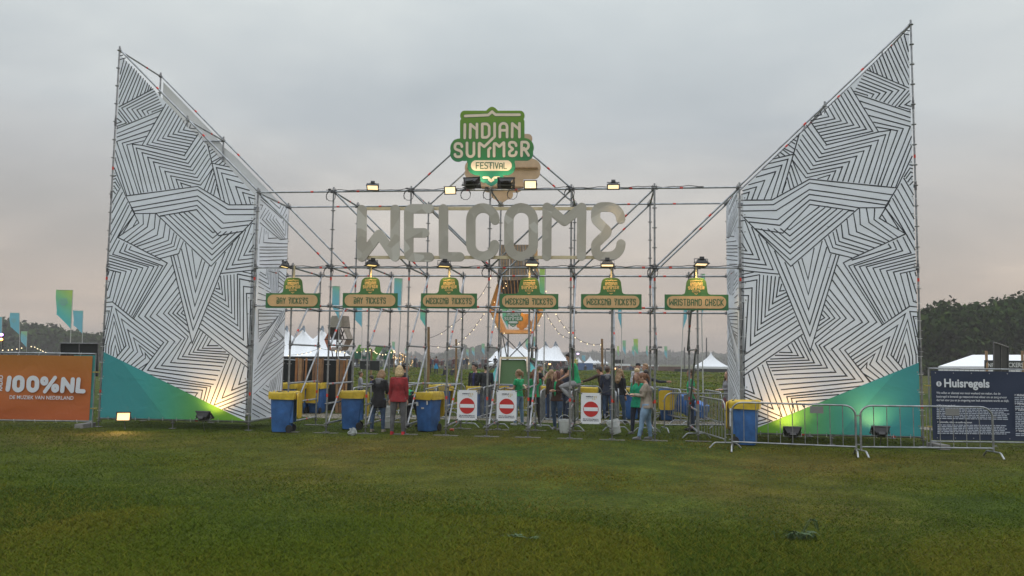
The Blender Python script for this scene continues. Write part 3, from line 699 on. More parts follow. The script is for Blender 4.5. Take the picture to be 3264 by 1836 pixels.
# FESTIVAL, small strokes inside the pill
LGF = [[(535, 985), (535, 900), (578, 900)], [(535, 942), (568, 942)], [(640, 985), (597, 985), (597, 900), (640, 900)], [(597, 942), (632, 942)],
 [(700, 905), (700, 898, 20), (660, 898, 20), (660, 935, 16), (698, 948, 16), (698, 985, 20), (658, 985, 20), (658, 975)],
 [(708, 900), (772, 900)], [(752, 900), (738, 922), (752, 935), (735, 950), (742, 985)], [(787, 900), (787, 985)], [(808, 900), (830, 985), (852, 900)],
 [(870, 985), (870, 912, 14), (912, 912, 14), (912, 985)], [(870, 950), (912, 950)], [(935, 900), (935, 985), (972, 985)]]
def board_outline():
    p = [rrect(302, 148, 1232, 292, 66), rrect(300, 262, 1230, 580, 40), circ(763, 152, 60), [(668, 158), (718, 108), (808, 108), (858, 158)],
         rrect(190, 560, 1335, 700, 60), circ(300, 690, 142), circ(270, 772, 113), rrect(250, 640, 1290, 868, 60), circ(1228, 680, 138), circ(1252, 765, 104), circ(365, 760, 112),
         rrect(408, 820, 1100, 1078, 128), rrect(400, 800, 1090, 920, 40), rrect(575, 1050, 925, 1180, 64), circ(655, 1112, 78), circ(848, 1112, 78), [(620, 1150), (880, 1150), (800, 1215), (700, 1215)], circ(750, 1180, 56)]
    return [[Vector(q[:2]) for q in a] for a in p]
def strokes(paths, w, fl=True):
    out = []
    for p in paths: out += seg_polys(fillet(p) if fl else p, w)
    return out
CREAM = M('cream_paint', (.78, .66, .50), .6, 0, .04)
LOGOZ = lev(6)
LOGO_GRAD = M_grad('logo_print', [(0, (.010, .16, .19)), (.22, (.010, .19, .15)), (.5, (.025, .21, .06)), (.8, (.11, .26, .012)), (1, (.18, .30, .012))], 'Z', -.9, 1.9, .5)
LG_DK = M('logo_dark_green', (.03, .11, .05), .6, 0, .05)
def logo_T(Y):
    def f(x, y, w):
        q = atY(1400+x/4.529, 320+y/4.529, -.10); return Vector((q.x, Y+w, q.z))
    return f
def big_logo(Y, back):
    org = atY(1562, 560, -.10); org.y = Y
    t = thing('logo_sign', 'large green festival logo board standing on the top tube, lit by two lamps' if not back else 'bare brown back of a logo board, behind the lit green logo', 'sign', org)
    T0 = logo_T(Y); T = lambda x, y, w: T0(x, y, w)-org
    if back:
        mb = MB(); flat(mb, board_outline(), T, .03); mb.build('board', PLY, t)
        mb = MB()
        mb.bar(T(200, 700, -.03), T(1320, 690, -.03), .07, .04); mb.bar(T(420, 1000, -.03), T(1090, 1000, -.03), .07, .04); mb.build('batten', WOOD, t); return
    mb = MB(); flat(mb, board_outline(), T, .03); mb.build('board', LOGO_GRAD, t)
    mb = MB(); flat(mb, strokes(LG, 50), lambda x, y, w: T(x, y, w-.0025)); mb.build('lettering_edge', LG_DK, t)
    mb = MB(); flat(mb, strokes(LG, 39), lambda x, y, w: T(x, y, w-.006)); mb.build('lettering', CREAM, t)
    mb = MB(); flat(mb, [rrect(458, 864, 1048, 1016, 75)], lambda x, y, w: T(x, y, w-.004)); flat(mb, strokes(LGF, 13), lambda x, y, w: T(x, y, w-.008), mi=1)
    mb.build('name_pill', [CREAM, LG_DK], t)
    mb = MB(); flat(mb, strokes(LGB, 30), lambda x, y, w: T(x, y, w-.006)); mb.build('chevron_mark', CREAM, t)
big_logo(-.10, False); big_logo(DY-.02, True)

def mini_logo(T, s, w=39, pill=True):
    """one-colour copy of the logo; T maps logo pixels"""
    mb = MB(); flat(mb, strokes(LG, 46)+strokes(LGB, 34), lambda x, y, q: T(x, y, 0))
    return mb

# ---- WELCOME
WP = {'W': [[(132, 918), (130, 1298), (270, 1112, 6), (395, 1296), (398, 916)]],
      'E': [[(672, 912), (505, 912, 30), (505, 1297, 30), (670, 1297)], [(505, 1104), (632, 1104)]],
      'L': [[(782, 912), (782, 1295, 26), (912, 1295)]],
      'C': [[(1192, 1003), (1192, 905, 96), (1000, 905, 96), (1000, 1290, 96), (1190, 1290, 96), (1190, 1197)]],
      'O': [[(1400, 904), (1498, 904, 97), (1498, 1292, 97), (1303, 1292, 97), (1303, 904, 97), (1402, 904)]],
      'M': [[(1605, 1290), (1608, 900), (1745, 1012), (1885, 900), (1880, 1290)]],
      'Y': [[(2195, 995), (2195, 897, 99), (1995, 897, 99), (1995, 1000, 40), (2095, 1095, 20), (1995, 1192, 40), (1997, 1292, 99), (2196, 1292, 99), (2197, 1192)]]}
def welcome():
    def T0(x, y, w):
        q = atY(1100+x/2.498, 300+y/2.498, -.12); return Vector((q.x, -.12+w, q.z))
    org = T0(1160, 1300, 0)
    t = thing('welcome_sign', 'large silver WELCOME letters on two pale timber rails across the gate', 'sign', org)
    T = lambda x, y, w: T0(x, y, w)-org
    mt = bpy.data.materials.new('faceted_silver'); mt.use_nodes = True; k = mt.node_tree; p = k.nodes['Principled BSDF']
    g = nd(k, 'ShaderNodeTexCoord'); v = nd(k, 'ShaderNodeTexVoronoi'); v.inputs['Scale'].default_value = 2.6
    k.links.new(g.outputs['Object'], v.inputs['Vector']); s = nd(k, 'ShaderNodeSeparateColor'); k.links.new(v.outputs['Color'], s.inputs[0])
    r = ramp(k, [(0, (.39, .36, .305)), (.3, (.425, .395, .335)), (.6, (.445, .415, .355)), (.85, (.49, .465, .41)), (1, (.56, .54, .485))]); k.links.new(s.outputs[0], r.inputs[0]); k.links.new(r.outputs[0], p.inputs['Base Color'])
    p.inputs['Roughness'].default_value = .75
    edge = M('letter_edge', (.30, .30, .28), .6, 0, .05)
    for c, paths in WP.items():
        mb = MB(); flat(mb, strokes(paths, 74), T, .055); mb.build('letter', mt, t)
    for y, x0, x1 in ((907, 165, 2150), (1297, 168, 2000)):
        mb = MB(); mb.bar(T(x0, y, .085), T(x1, y, .085), .05, .078); mb.build('rail', PALEWOOD, t)
welcome()

# ---- stroke alphabet of the ticket signs (unit height)
GL = {'W': (.86, [[(0, 1), (0, .03), (.43, .62), (.86, .03), (.86, 1)]]),
 'E': (.58, [[(.58, .80), (.58, 1, .2), (0, 1, .2), (0, .68, .1), (.36, .5, .04), (0, .32, .1), (0, 0, .2), (.58, 0, .2), (.58, .2)]]),
 'K': (.62, [[(0, 0), (0, 1)], [(.6, 1), (.06, .52), (.62, 0)]]),
 'N': (.58, [[(0, 0), (0, 1), (.58, .5)], [(.58, 1), (.58, 0)]]),
 'B_': (.6, [[(0, 0), (0, .62), (.34, .62)], [(-.1, 1), (.4, 1, .2), (.58, .8, .15), (.58, 0, .22), (0, 0)], [(.1, .3), (.40, .3)]]),
 'D': (.58, [[(0, 0), (0, 1), (.58, 1, .26), (.58, 0, .26), (0, 0)]]),
 'A': (.56, [[(0, 0), (0, 1, .26), (.56, 1, .26), (.56, 0)], [(0, .45), (.56, .45)]]),
 'Y': (.62, [[(0, 1), (.31, .5), (.62, 1)], [(.31, .5), (.31, 0)]]),
 'T_': (.66, [[(0, 1), (.66, 1), (.30, .55), (.06, .72)], [(.30, .60), (.44, .38), (.30, 0)]]),
 'T': (.6, [[(0, 1), (.6, 1)], [(.3, 1), (.3, 0)]]),
 'I': (.0, [[(0, 0), (0, 1)]]),
 'C': (.56, [[(.56, .76), (.56, 1, .26), (0, 1, .26), (0, 0, .26), (.56, 0, .26), (.56, .24)]]),
 'S': (.54, [[(.54, .8), (.54, 1, .24), (0, 1, .24), (0, .58, .2), (.54, .44, .2), (.54, 0, .24), (0, 0, .24), (0, .2)]]),
 'R': (.58, [[(0, 0), (0, 1), (.56, 1, .24), (.56, .46, .24), (.12, .46)], [(.2, .46), (.58, 0)]]),
 'B': (.56, [[(0, 0), (0, 1), (.52, 1, .22), (.5, .54, .2), (.2, .54)], [(.2, .54), (.56, .54, .24), (.56, 0, .24), (0, 0)]]),
 'M': (.8, [[(0, 0), (0, 1), (.4, .6), (.8, 1), (.8, 0)]]),
 'H': (.58, [[(0, 0), (0, 1)], [(.58, 1), (.58, 0)], [(0, .52), (.58, .52)]]), ' ': (.32, [])}
def stroke_word(chars, gap=.24, sq=.70):
    x = 0; out = []
    for c in chars:
        w, ps = GL[c]
        for p in ps: out.append([(x+q[0]*sq, q[1])+tuple(r*.8 for r in q[2:]) for q in p])
        x += w*sq+gap
    return out, x-gap
SIGN_G = M_grad('sign_print_glow', [(0, (.035, .16, .06)), (.55, (.05, .16, .045)), (1, (.085, .15, .02))], 'Z', .05, .8, .55)  # green board print, with the lamps' amber glow painted into its upper part
SIGN_TXT = M('sign_green', (.025, .12, .05), .6, 0, .05)
SIGN_PILL = M('sign_plywood', (.60, .39, .19), .65, 0, .08, 5)
SIGN_LOGO = M('sign_logo_ochre', (.72, .47, .16), .6, 0, .04)
def ticket_sign(px, py, chars, pxw, label, txt_h=.145, fit=.8):
    c = atY(px, py, -.10); s = (c-CAM).dot(FW)/F; w = pxw*s; h = .385
    t = thing('ticket_sign', label, 'sign', c, group='ticket signs above the lanes')
    T = lambda x, z, q: Vector((x, q, z))
    tw = .255
    out = [(-w/2, 0), (w/2, 0), (w/2, h), (tw+.10, h, .09), (tw, h+.10, .05), (tw-.03, h+.405, .13), (-tw+.03, h+.405, .13), (-tw, h+.10, .05), (-tw-.10, h, .09), (-w/2, h)]
    # the neck flares into the board
    neck = fillet([(-tw-.17, h-.02), (-tw-.02, h+.02, .07), (-tw+.03, h+.405, .14), (tw-.03, h+.405, .14), (tw+.02, h+.02, .07), (tw+.17, h-.02)], True)
    mb = MB(); flat(mb, [[Vector(q) for q in ((-w/2, 0), (w/2, 0), (w/2, h), (-w/2, h))], neck], T, .02); mb.build('board', SIGN_G, t)
    mb = MB(); flat(mb, [rrect(-w/2+.055, .045, w/2-.055, h-.04, .142)], lambda x, z, q: T(x, z, q-.014), .012); mb.build('name_panel', SIGN_PILL, t)
    paths, L_ = stroke_word(chars); k = txt_h
    kx = w*fit/L_
    P_ = [[((q[0]-L_/2)*kx, .118+q[1]*k)+tuple(r*k for r in q[2:]) for q in p] for p in paths]
    mb = MB(); flat(mb, strokes(P_, .021), lambda x, z, q: T(x, z, q-.018)); mb.build('lettering', SIGN_TXT, t)
    kk = .335/950
    mb = MB(); flat(mb, strokes(LG, 52), lambda x, y, q: T((x-763)*kk, h+.345-(y-190)*kk, -.004))
    flat(mb, [rrect(470, 872, 1040, 1010, 68)], lambda x, y, q: T((x-763)*kk, h+.345-(y-190)*kk, -.004)); flat(mb, strokes(LGB, 40), lambda x, y, q: T((x-763)*kk, h+.345-(y-190)*kk, -.004))
    mb.build('logo', SIGN_LOGO, t)
    mb = MB(); flat(mb, strokes(LGF, 20), lambda x, y, q: T((x-763)*kk, h+.345-(y-190)*kk, -.007)); mb.build('logo_name', SIGN_TXT, t)
    mb = MB(); mb.bar((0, .045, .02), (0, .045, lev(4)-c.z+.05), .035, .035); mb.build('hanger', PALEWOOD, t)
    return t
DT = ['B_', 'A', 'Y', ' ', 'T_', 'I', 'C', 'K', 'E', 'T_', 'S']; WT = ['W', 'E', 'E', 'K', 'E', 'N', 'B_', ' ', 'T_', 'I', 'C', 'K', 'E', 'T_', 'S']
ticket_sign(931.8, 982, DT, 179, 'day tickets sign nearest the left striped tower', .145, .57)
ticket_sign(1178.7, 982, DT, 180, 'day tickets sign standing free of the left tower, next to the weekend signs', .145, .57)
ticket_sign(1430, 983.5, WT, 182, 'weekend tickets sign beside the day tickets signs', .145, .80)
ticket_sign(1686, 985.5, WT, 187, 'weekend tickets sign in front of the wooden lattice tower', .145)
ticket_sign(1948, 987, WT, 192, 'weekend tickets sign next to the wristband check sign', .145)
ticket_sign(2220, 989, ['W', 'R', 'I', 'S', 'T', 'B', 'A', 'N', 'D', ' ', 'C', 'H', 'E', 'C', 'K'], 200, 'wristband check sign brightly lit beside the right tower', .15, .84)

# ================================================================== floodlights
HOUS = M('lamp_housing', (.025, .024, .024), .45, .3, .2, 20)
GLOW = M('lamp_glow', (.9, .8, .6), .3, 0, 0, emit=(1, .73, .40), es=1.5)
GLOW_LO = M('lamp_glow_low', (.9, .8, .6), .3, 0, 0, emit=(1, .70, .25), es=1.25)
GLASS_OFF = M('lamp_glass', (.10, .10, .10), .15, 0, 0)
FLABELS = set()
def floodlight(pos, aim, label, glow=GLOW, watts=0, size=1.0, mount=None, spread=None, col=(1, .70, .36), group=None):
    """halogen flood; local -Y is the lit face; aim = world direction"""
    t = thing('floodlight', label, 'lamp', pos, group=group)
    q = Vector(aim).normalized().to_track_quat('-Y', 'Z'); t.rotation_mode = 'QUATERNION'; t.rotation_quaternion = q
    k = size; mb = MB()
    # tapered reflector box, wide at the glass
    a, b, d = .17*k, .115*k, .12*k
    fr = [(-a, -.05*k, -b), (a, -.05*k, -b), (a, -.05*k, b), (-a, -.05*k, b)]; bk = [(-a*.62, d-.05*k, -b*.62), (a*.62, d-.05*k, -b*.62), (a*.62, d-.05*k, b*.62), (-a*.62, d-.05*k, b*.62)]
    mb.add(fr+bk, [(4, 5, 6, 7), (0, 1, 5, 4), (1, 2, 6, 5), (2, 3, 7, 6), (3, 0, 4, 7)])
    w = .018*k                                         # rim
    for p, s in (((0, -.055*k, b), (2*a+2*w, .03*k, w)), ((0, -.055*k, -b), (2*a+2*w, .03*k, w)), ((a, -.055*k, 0), (w, .03*k, 2*b)), ((-a, -.055*k, 0), (w, .03*k, 2*b))): mb.box(p, s)
    mb.box((0, d-.045*k, 0), (.16*k, .05*k, .10*k)); mb.box((0, d-.02*k, .085*k), (.12*k, .07*k, .03*k))
    mb.build('housing', HOUS, t)
    mb = MB(); mb.poly([(-a+w, -.047*k, -b+w), (a-w, -.047*k, -b+w), (a-w, -.047*k, b-w), (-a+w, -.047*k, b-w)]); mb.build('glass', glow, t)
    mb = MB(); mb.box((a+.012*k, .0, 0), (.008, .03, .10*k)); mb.box((-a-.012*k, 0, 0), (.008, .03, .10*k))
    mb.box((a+.012*k, .05*k, 0), (.008, .10*k, .03)); mb.box((-a-.012*k, .05*k, 0), (.008, .10*k, .03)); mb.box((0, .105*k, 0), (2*a+.03*k, .008, .03))
    mb.build('bracket', STEEL_D, t)
    if mount is not None:
        mb = MB(); inv = (Matrix.Translation(Vector(pos)) @ q.to_matrix().to_4x4()).inverted()
        mb.cyl(inv @ Vector(mount), (0, .10*k, 0), .011, 6); mb.build('mount', STEEL_D, t)
    if watts:
        ld = bpy.data.lights.new('flood_lamp', 'SPOT'); ld.energy = watts; ld.color = col; ld.spot_size = spread or rad(120); ld.spot_blend = .8; ld.shadow_soft_size = .09
        lo = bpy.data.objects.new('flood_lamp', ld); COL.objects.link(lo); lo.parent = t; lo.location = (0, -.075*k, 0); lo.rotation_euler = Vector((0, -1, 0)).to_track_quat('-Z', 'Z').to_euler()
    return t
G1 = 'floodlights clamped above the ticket signs'
names = ['beside the left striped tower, above the first day tickets sign', 'above the second day tickets sign', 'above the weekend tickets sign nearest the day tickets signs', 'above the weekend tickets sign in front of the wooden tower', 'above the weekend tickets sign next to the wristband sign', 'brightest of the lower row, above the wristband check sign']
for i, ((px, py), nm) in enumerate(zip(((908.5, 845), (1185, 840), (1416, 843), (1695, 838), (1936, 840), (2235, 837)), names)):
    p = atY(px, py, -.20); d = Vector(((-.15, .1, .05, .05, 0, .06)[i], -.10 if i < 3 else -.24, -1))
    floodlight(p, d, 'low glowing black floodlight '+nm, GLOW_LO if i < 3 else GLOW, (17, 18, 20, 20, 18, 60)[i], .92, (p.x, -.02, lev(4)), rad(150), group=G1)
    # the light these lamps throw back on their boards
G2 = 'floodlights along the top tube'
p = atY(1188, 594, -.26); floodlight(p, (.1, -.5, -.85), 'lit floodlight alone at the left of the top tube', GLOW, 20, .85, (p.x, -.01, lev(6)), group=G2)
p = atY(1436, 606, -.17); floodlight(p, (-.05, -.9, -.35), 'lit floodlight left of the logo board, slung low over the letters', GLOW, 170, .85, (p.x, -.01, lev(6)), group=G2)
p = atY(1691, 588, -.17); floodlight(p, (.02, -.9, -.30), 'glaring floodlight right of the logo board on the top tube', GLOW, 230, .9, (p.x, -.01, lev(6)), group=G2)
p = atY(1955, 591, -.32); floodlight(p, (0, -.42, -.9), 'lit floodlight alone at the right of the top tube', GLOW, 55, .85, (p.x, -.01, lev(6)), group=G2)
p = atY(1503, 585, -.52); floodlight(p, (.12, .80, .42), 'dark back of the floodlight left of the logo tip', GLOW, 24, 1.2, (p.x, -.01, lev(6)), rad(110), (1, .78, .45), group=G2)
p = atY(1613, 586, -.52); floodlight(p, (-.08, .80, .42), 'dark back of the floodlight right of the logo tip', GLOW, 24, 1.2, (p.x, -.01, lev(6)), rad(110), (1, .78, .45), group=G2)
G3 = 'floodlights on the grass at the banners'
p = atY(394, 1329, -.50); floodlight(p, (.35, -.8, .25), 'blazing floodlight on the ground facing the viewer, below the left banner', M('lamp_glow_hot', (.9, .8, .6), .3, 0, 0, emit=(1, .55, .16), es=1.9), 170, .95, (p.x, p.y+.1, .0), rad(165), (1, .55, .18), group=G3)
for px, py, lb, w in ((650, 1328, 'black floodlight under the left banner, turned to its green corner', 48), (2525, 1379, 'black floodlight under the right banner, at the green end of its corner', 50), (2806, 1377, 'black floodlight under the right banner, at the teal end of its corner', 40)):
    p = atY(px, py, -.62); floodlight(p, (.05, .62, .70), lb, GLOW, w, 1.1, (p.x, -.55, .02), rad(120), (1, .56, .16), group=G3)
# ================================================================== mesh fences with banners
def frame_of(p0, dirx):
    """local frame: u along dirx (horizontal), z up, w towards the viewer"""
    u = Vector(dirx); u.z = 0; u.normalize(); w = Vector((u.y, -u.x, 0)); return u, w
def site_fence(name_label, p0, u, Ln, Hh=1.95, z0=.16, panels=1):
    t = thing('site_fence', name_label, 'fence', p0); w = Vector((u.y, -u.x, 0))
    def Q(x, z, d=0): return u*x+Vector((0, 0, z))+w*d
    step = Ln/panels
    for k in range(panels):
        mb = MB(); a, b = k*step+.03, (k+1)*step-.03
        for x in (a, b): mb.cyl(Q(x, 0), Q(x, Hh), .021, 8)
        mb.cyl(Q(a, Hh-.02), Q(b, Hh-.02), .018, 8); mb.cyl(Q(a, z0), Q(b, z0), .018, 8)
        mb.build('frame', STEEL, t, True)
        mb = MB(); x = a+.12
        while x < b: mb.bar(Q(x, z0), Q(x, Hh), .005, .005); x += .12
        for z in np.arange(z0+.25, Hh, .3): mb.bar(Q(a, z), Q(b, z), .005, .005)
        mb.build('wire_mesh', STEEL_D, t)
    for k in range(panels+1):
        mb = MB(); x = min(max(k*step, .2), Ln-.2)
        mb.box(Q(x, .055), (.22, .66, .11), 0, Matrix.Rotation(math.atan2(u.y, u.x), 3, 'Z')); mb.build('foot', M('concrete_foot', (.22, .21, .20), .9, 0, .15), t)
    for z in (.5, 1.45):
        mb = MB(); mb.box(Q(Ln if p0.x < 0 else 0, z), (.16, .05, .03), 0, Matrix.Rotation(math.atan2(u.y, u.x), 3, 'Z')); mb.build('clamp', M('yellow_zinc', (.45, .36, .12), .5, .6, .1), t)
    return t
def sheet(mb, Q, x0, x1, z0, z1, nx=36, nz=18, amp=.02, seed=0, mi=0):
    o = len(mb.v); rnd = random.Random(seed); ph = [rnd.uniform(0, 6) for _ in range(6)]
    for i in range(nx+1):
        for k in range(nz+1):
            a, b = i/nx, k/nz; e = min(1, 6*min(a, 1-a))*min(1, 5*min(b, 1-b)+.15)
            d = amp*e*(sin(9*a+ph[0]+2*b)+.7*sin(17*a-5*b+ph[1])+.5*sin(8*b+ph[2]+4*a))*.5
            d += amp*.8*max(0, b-.55)*abs(sin(nx*.18*a*pi))          # scallops hanging from the top ties
            mb.v.append(tuple(Q(x0+(x1-x0)*a, z0+(z1-z0)*b, d)))
    for i in range(nx):
        for k in range(nz): q = nz+1; mb.f.append([o+i*q+k, o+(i+1)*q+k, o+(i+1)*q+k+1, o+i*q+k+1]); mb.m.append(mi)
u0 = _R.copy()
# left: orange radio banner
pr = gnd(296, 1363); pr.z = 0; LNf = 7.2
pl = pr-u0*LNf
site_fence('galvanised mesh fence carrying the orange banner, left of the gate', pl, u0, LNf, panels=2)
def banner_left():
    w = Vector((u0.y, -u0.x, 0)); q0 = atD(0, 1124, (pr-CAM).dot(FW))
    t = thing('fence_banner', 'orange radio banner with white lettering tied to the fence on the left', 'banner', pl+w*.04)
    Q = lambda x, z, d=0: u0*x+Vector((0, 0, z))+w*d
    gm = M_grad('orange_print', [(0, (.46, .105, .026)), (.5, (.44, .125, .022)), (1, (.40, .15, .018))], 'Z', .2, 1.9, .6, .35, 2.5)
    mb = MB(); sheet(mb, Q, .1, LNf-.09, .19, 1.87, 90, 20, .030, 3); mb.build('sheet', gm, t, 'all')
    mb = MB(); sheet(mb, lambda x, z, d: Q(x, z, d-.02), LNf-.6, LNf-.03, .19, 1.89, 8, 8, .01, 4); mb.build('teal_backing', M('teal_scrim', (.05, .24, .22), .8), t)
    D = (pl+u0*LNf-CAM).dot(FW)
    def uv(px, py):
        p = CAM+ray(px, py)*(((pl-CAM).dot(w))/ray(px, py).dot(w)); r = p-pl; return r.dot(u0), r.z
    T = lambda x, z, d=0: Q(x, z, .046-d)
    LET = M('banner_white', (.66, .68, .72), .7, 0, .03)
    mb = MB(); s = 1/5.176
    def c(p): x, z = uv(p[0]*s, 1100+p[1]*s); return (x, z)+tuple(v*s/107 for v in p[2:])
    def st(paths, wpx):
        flat(mb, strokes([[c(p) for p in q] for q in paths], wpx*s/107), lambda x, z, q: T(x, z), 0)
    st([[(188, 540), (160, 730)], [(345, 535), (405, 535, 66), (395, 740, 66), (268, 740, 66), (278, 535, 66), (342, 535)], [(575, 540), (645, 540, 66), (637, 745, 66), (500, 742, 66), (510, 540, 66), (572, 540)]], 66)
    st([[(760, 545), (798, 545, 38), (798, 635, 38), (725, 635, 38), (725, 545, 38), (763, 545)], [(938, 535), (770, 765)], [(940, 665), (975, 665, 38), (975, 752, 38), (905, 752, 38), (905, 665, 38), (943, 665)]], 54)
    st([[(1055, 755), (1075, 560), (1215, 755), (1230, 565)], [(1325, 565), (1305, 755), (1405, 760)]], 62)
    mb.build('station_name', LET, t)
    mb = MB(); x0, z0 = uv(185*s, 1100+885*s); x1, _ = uv(1240*s, 1100+905*s)
    v, _f = text_polys('DE MUZIEK VAN NEDERLAND', 1); tw = max(p[0] for p in v); k = (x1-x0)/tw
    put_text(mb, 'DE MUZIEK VAN NEDERLAND', lambda x, y, q: T(x0+x*k*1.0, z0+.0+y*k*1.06), 1, .012)
    x2, z2 = uv(66*s, 1100+755*s); put_text(mb, 'RADIO', lambda x, y, q: T(x2-y*.148, z2+x*.133), 1, .03)
    mb.build('lettering', LET, t)
    mb = MB()
    for x in np.arange(.2, LNf, .55): mb.bar(Q(x, 1.86, .03), Q(x+.02, 1.96, .02), .012, .006); mb.bar(Q(x, .20, .03), Q(x+.01, .12, .02), .012, .006)
    mb.build('tie', WHITE, t)
banner_left()
# right: dark blue house rules banner
pR = gnd(2963, 1429); pR.z = 0; LNr = 6.9
site_fence('galvanised mesh fence carrying the dark blue banner, right of the gate', pR, u0, LNr, Hh=1.87, panels=2)
def banner_right():
    w = Vector((u0.y, -u0.x, 0)); t = thing('fence_banner', 'dark blue house rules banner with white text tied to the fence on the right', 'banner', pR+w*.04)
    Q = lambda x, z, d=0: u0*x+Vector((0, 0, z))+w*d
    mb = MB(); sheet(mb, Q, .06, LNr-.1, .20, 1.80, 90, 20, .022, 8); mb.build('sheet', M('navy_print', (.014, .026, .062), .6, 0, .05, 2, .25, 2.5), t, 'all')
    T = lambda x, z, d=0: Q(x, z, .038-d); LET = M('banner_white', (.66, .68, .72)); PALE = M('banner_pale', (.42, .46, .54), .7, 0, .03)
    def uv(px, py):
        d = ray(px, py); p = CAM+d*(((pR-CAM).dot(w))/d.dot(w)); r = p-pR; return r.dot(u0), r.z
    s = 1/3.624
    def at(x, y): return uv(2900+x*s, 1050+y*s)
    mb = MB(); x0, z0 = at(372, 662); x1, _ = at(900, 675); v, _f = text_polys('Huisregels', 1, .03); k = (x1-x0)/max(p[0] for p in v)
    put_text(mb, 'Huisregels', lambda x, y, q: T(x0+x*k, z0+y*k*1.04), 1, .03); mb.build('title', LET, t)
    ci, cz = at(316, 628); r = .062
    mb = MB(); flat(mb, [circ(ci, cz, r)], lambda x, z, q: T(x, z), 0); flat(mb, seg_polys([(ci, cz-.03), (ci, cz+.012)], .022)+seg_polys([(ci-.014, cz+.010), (ci, cz+.010)], .012)+[circ(ci, cz+.036, .012, 12)], lambda x, z, q: T(x, z, -.003), mi=1)
    mb.build('information_mark', [LET, M('navy_print', (0, 0, 0))], t)
    mb = MB()
    for s_, y, wd in (('We willen er allemaal een mooi weekend van maken, dus de', 742, 735), ('basisregel is bovenal: ga respectvol met elkaar om en zorg ervoor', 784, 810), ('dat het voor jou en je omgeving een leuk evenement wordt en blijft.', 825, 835)):
        a, b = at(288, y); e, _ = at(288+wd, y+12); v, _f = text_polys(s_, 1, 0); k = (e-a)/max(p[0] for p in v); put_text(mb, s_, lambda x, y_, q: T(a+x*k, b+y_*k*1.2), 1, .012)
    for s_, x_, y, wd in (('> Wat laten we thuis?', 290, 884, 215), ('> Fotografie, video- en audio-opnamen', 297, 1076, 400), ('> Middelen', 1185, 768, 140), ('> Hygiene', 1190, 868, 140), ('> Veiligheid', 1195, 938, 150), ('> Verlies', 1200, 1180, 130)):
        a, b = at(x_, y); e, _ = at(x_+wd, y+5); v, _f = text_polys(s_, 1, .02); k = (e-a)/max(p[0] for p in v); put_text(mb, s_, lambda x, y_, q: T(a+x*k, b+y_*k*1.15), 1, .02)
    mb.build('headings', LET, t)
    rnd = random.Random(4)                # rows too small to read: word-length dashes
    blocks = [[(290, y, 815) for y in range(905, 1035, 20)], [(300, y, 800) for y in range(1100, 1212, 19)], [(1187, y, 830) for y in (785, 806, 827, 848)], [(1192, y, 830) for y in (888, 908)], [(1197, y, 830) for y in range(960, 1155, 20)], [(1200, 1200, 800), (1200, 1220, 700)]]
    for x_, y, wd in [r for b_ in blocks for r in b_]:
        if any(b_[0] == (x_, y, wd) for b_ in blocks): mb = MB()
        x = x_
        while x < x_+wd*rnd.uniform(.93, 1):
            L_ = rnd.uniform(14, 62); a, b = at(x, y+(x-x_)*.012); e, _ = at(x+L_, y)
            mb.poly([T(a, b-.011), T(e, b-.011), T(e, b+.011), T(a, b+.011)]); x += L_+8
        if any(b_[-1] == (x_, y, wd) for b_ in blocks): mb.build('small_print', PALE, t)
    mb = MB()
    for x in np.arange(.15, LNr, .42): flat(mb, [circ(x, 1.75, .014, 10)], lambda x, z, q: T(x, z)); flat(mb, [circ(x, .25, .014, 10)], lambda x, z, q: T(x, z))
    mb.build('eyelet', STEEL, t)
banner_right()

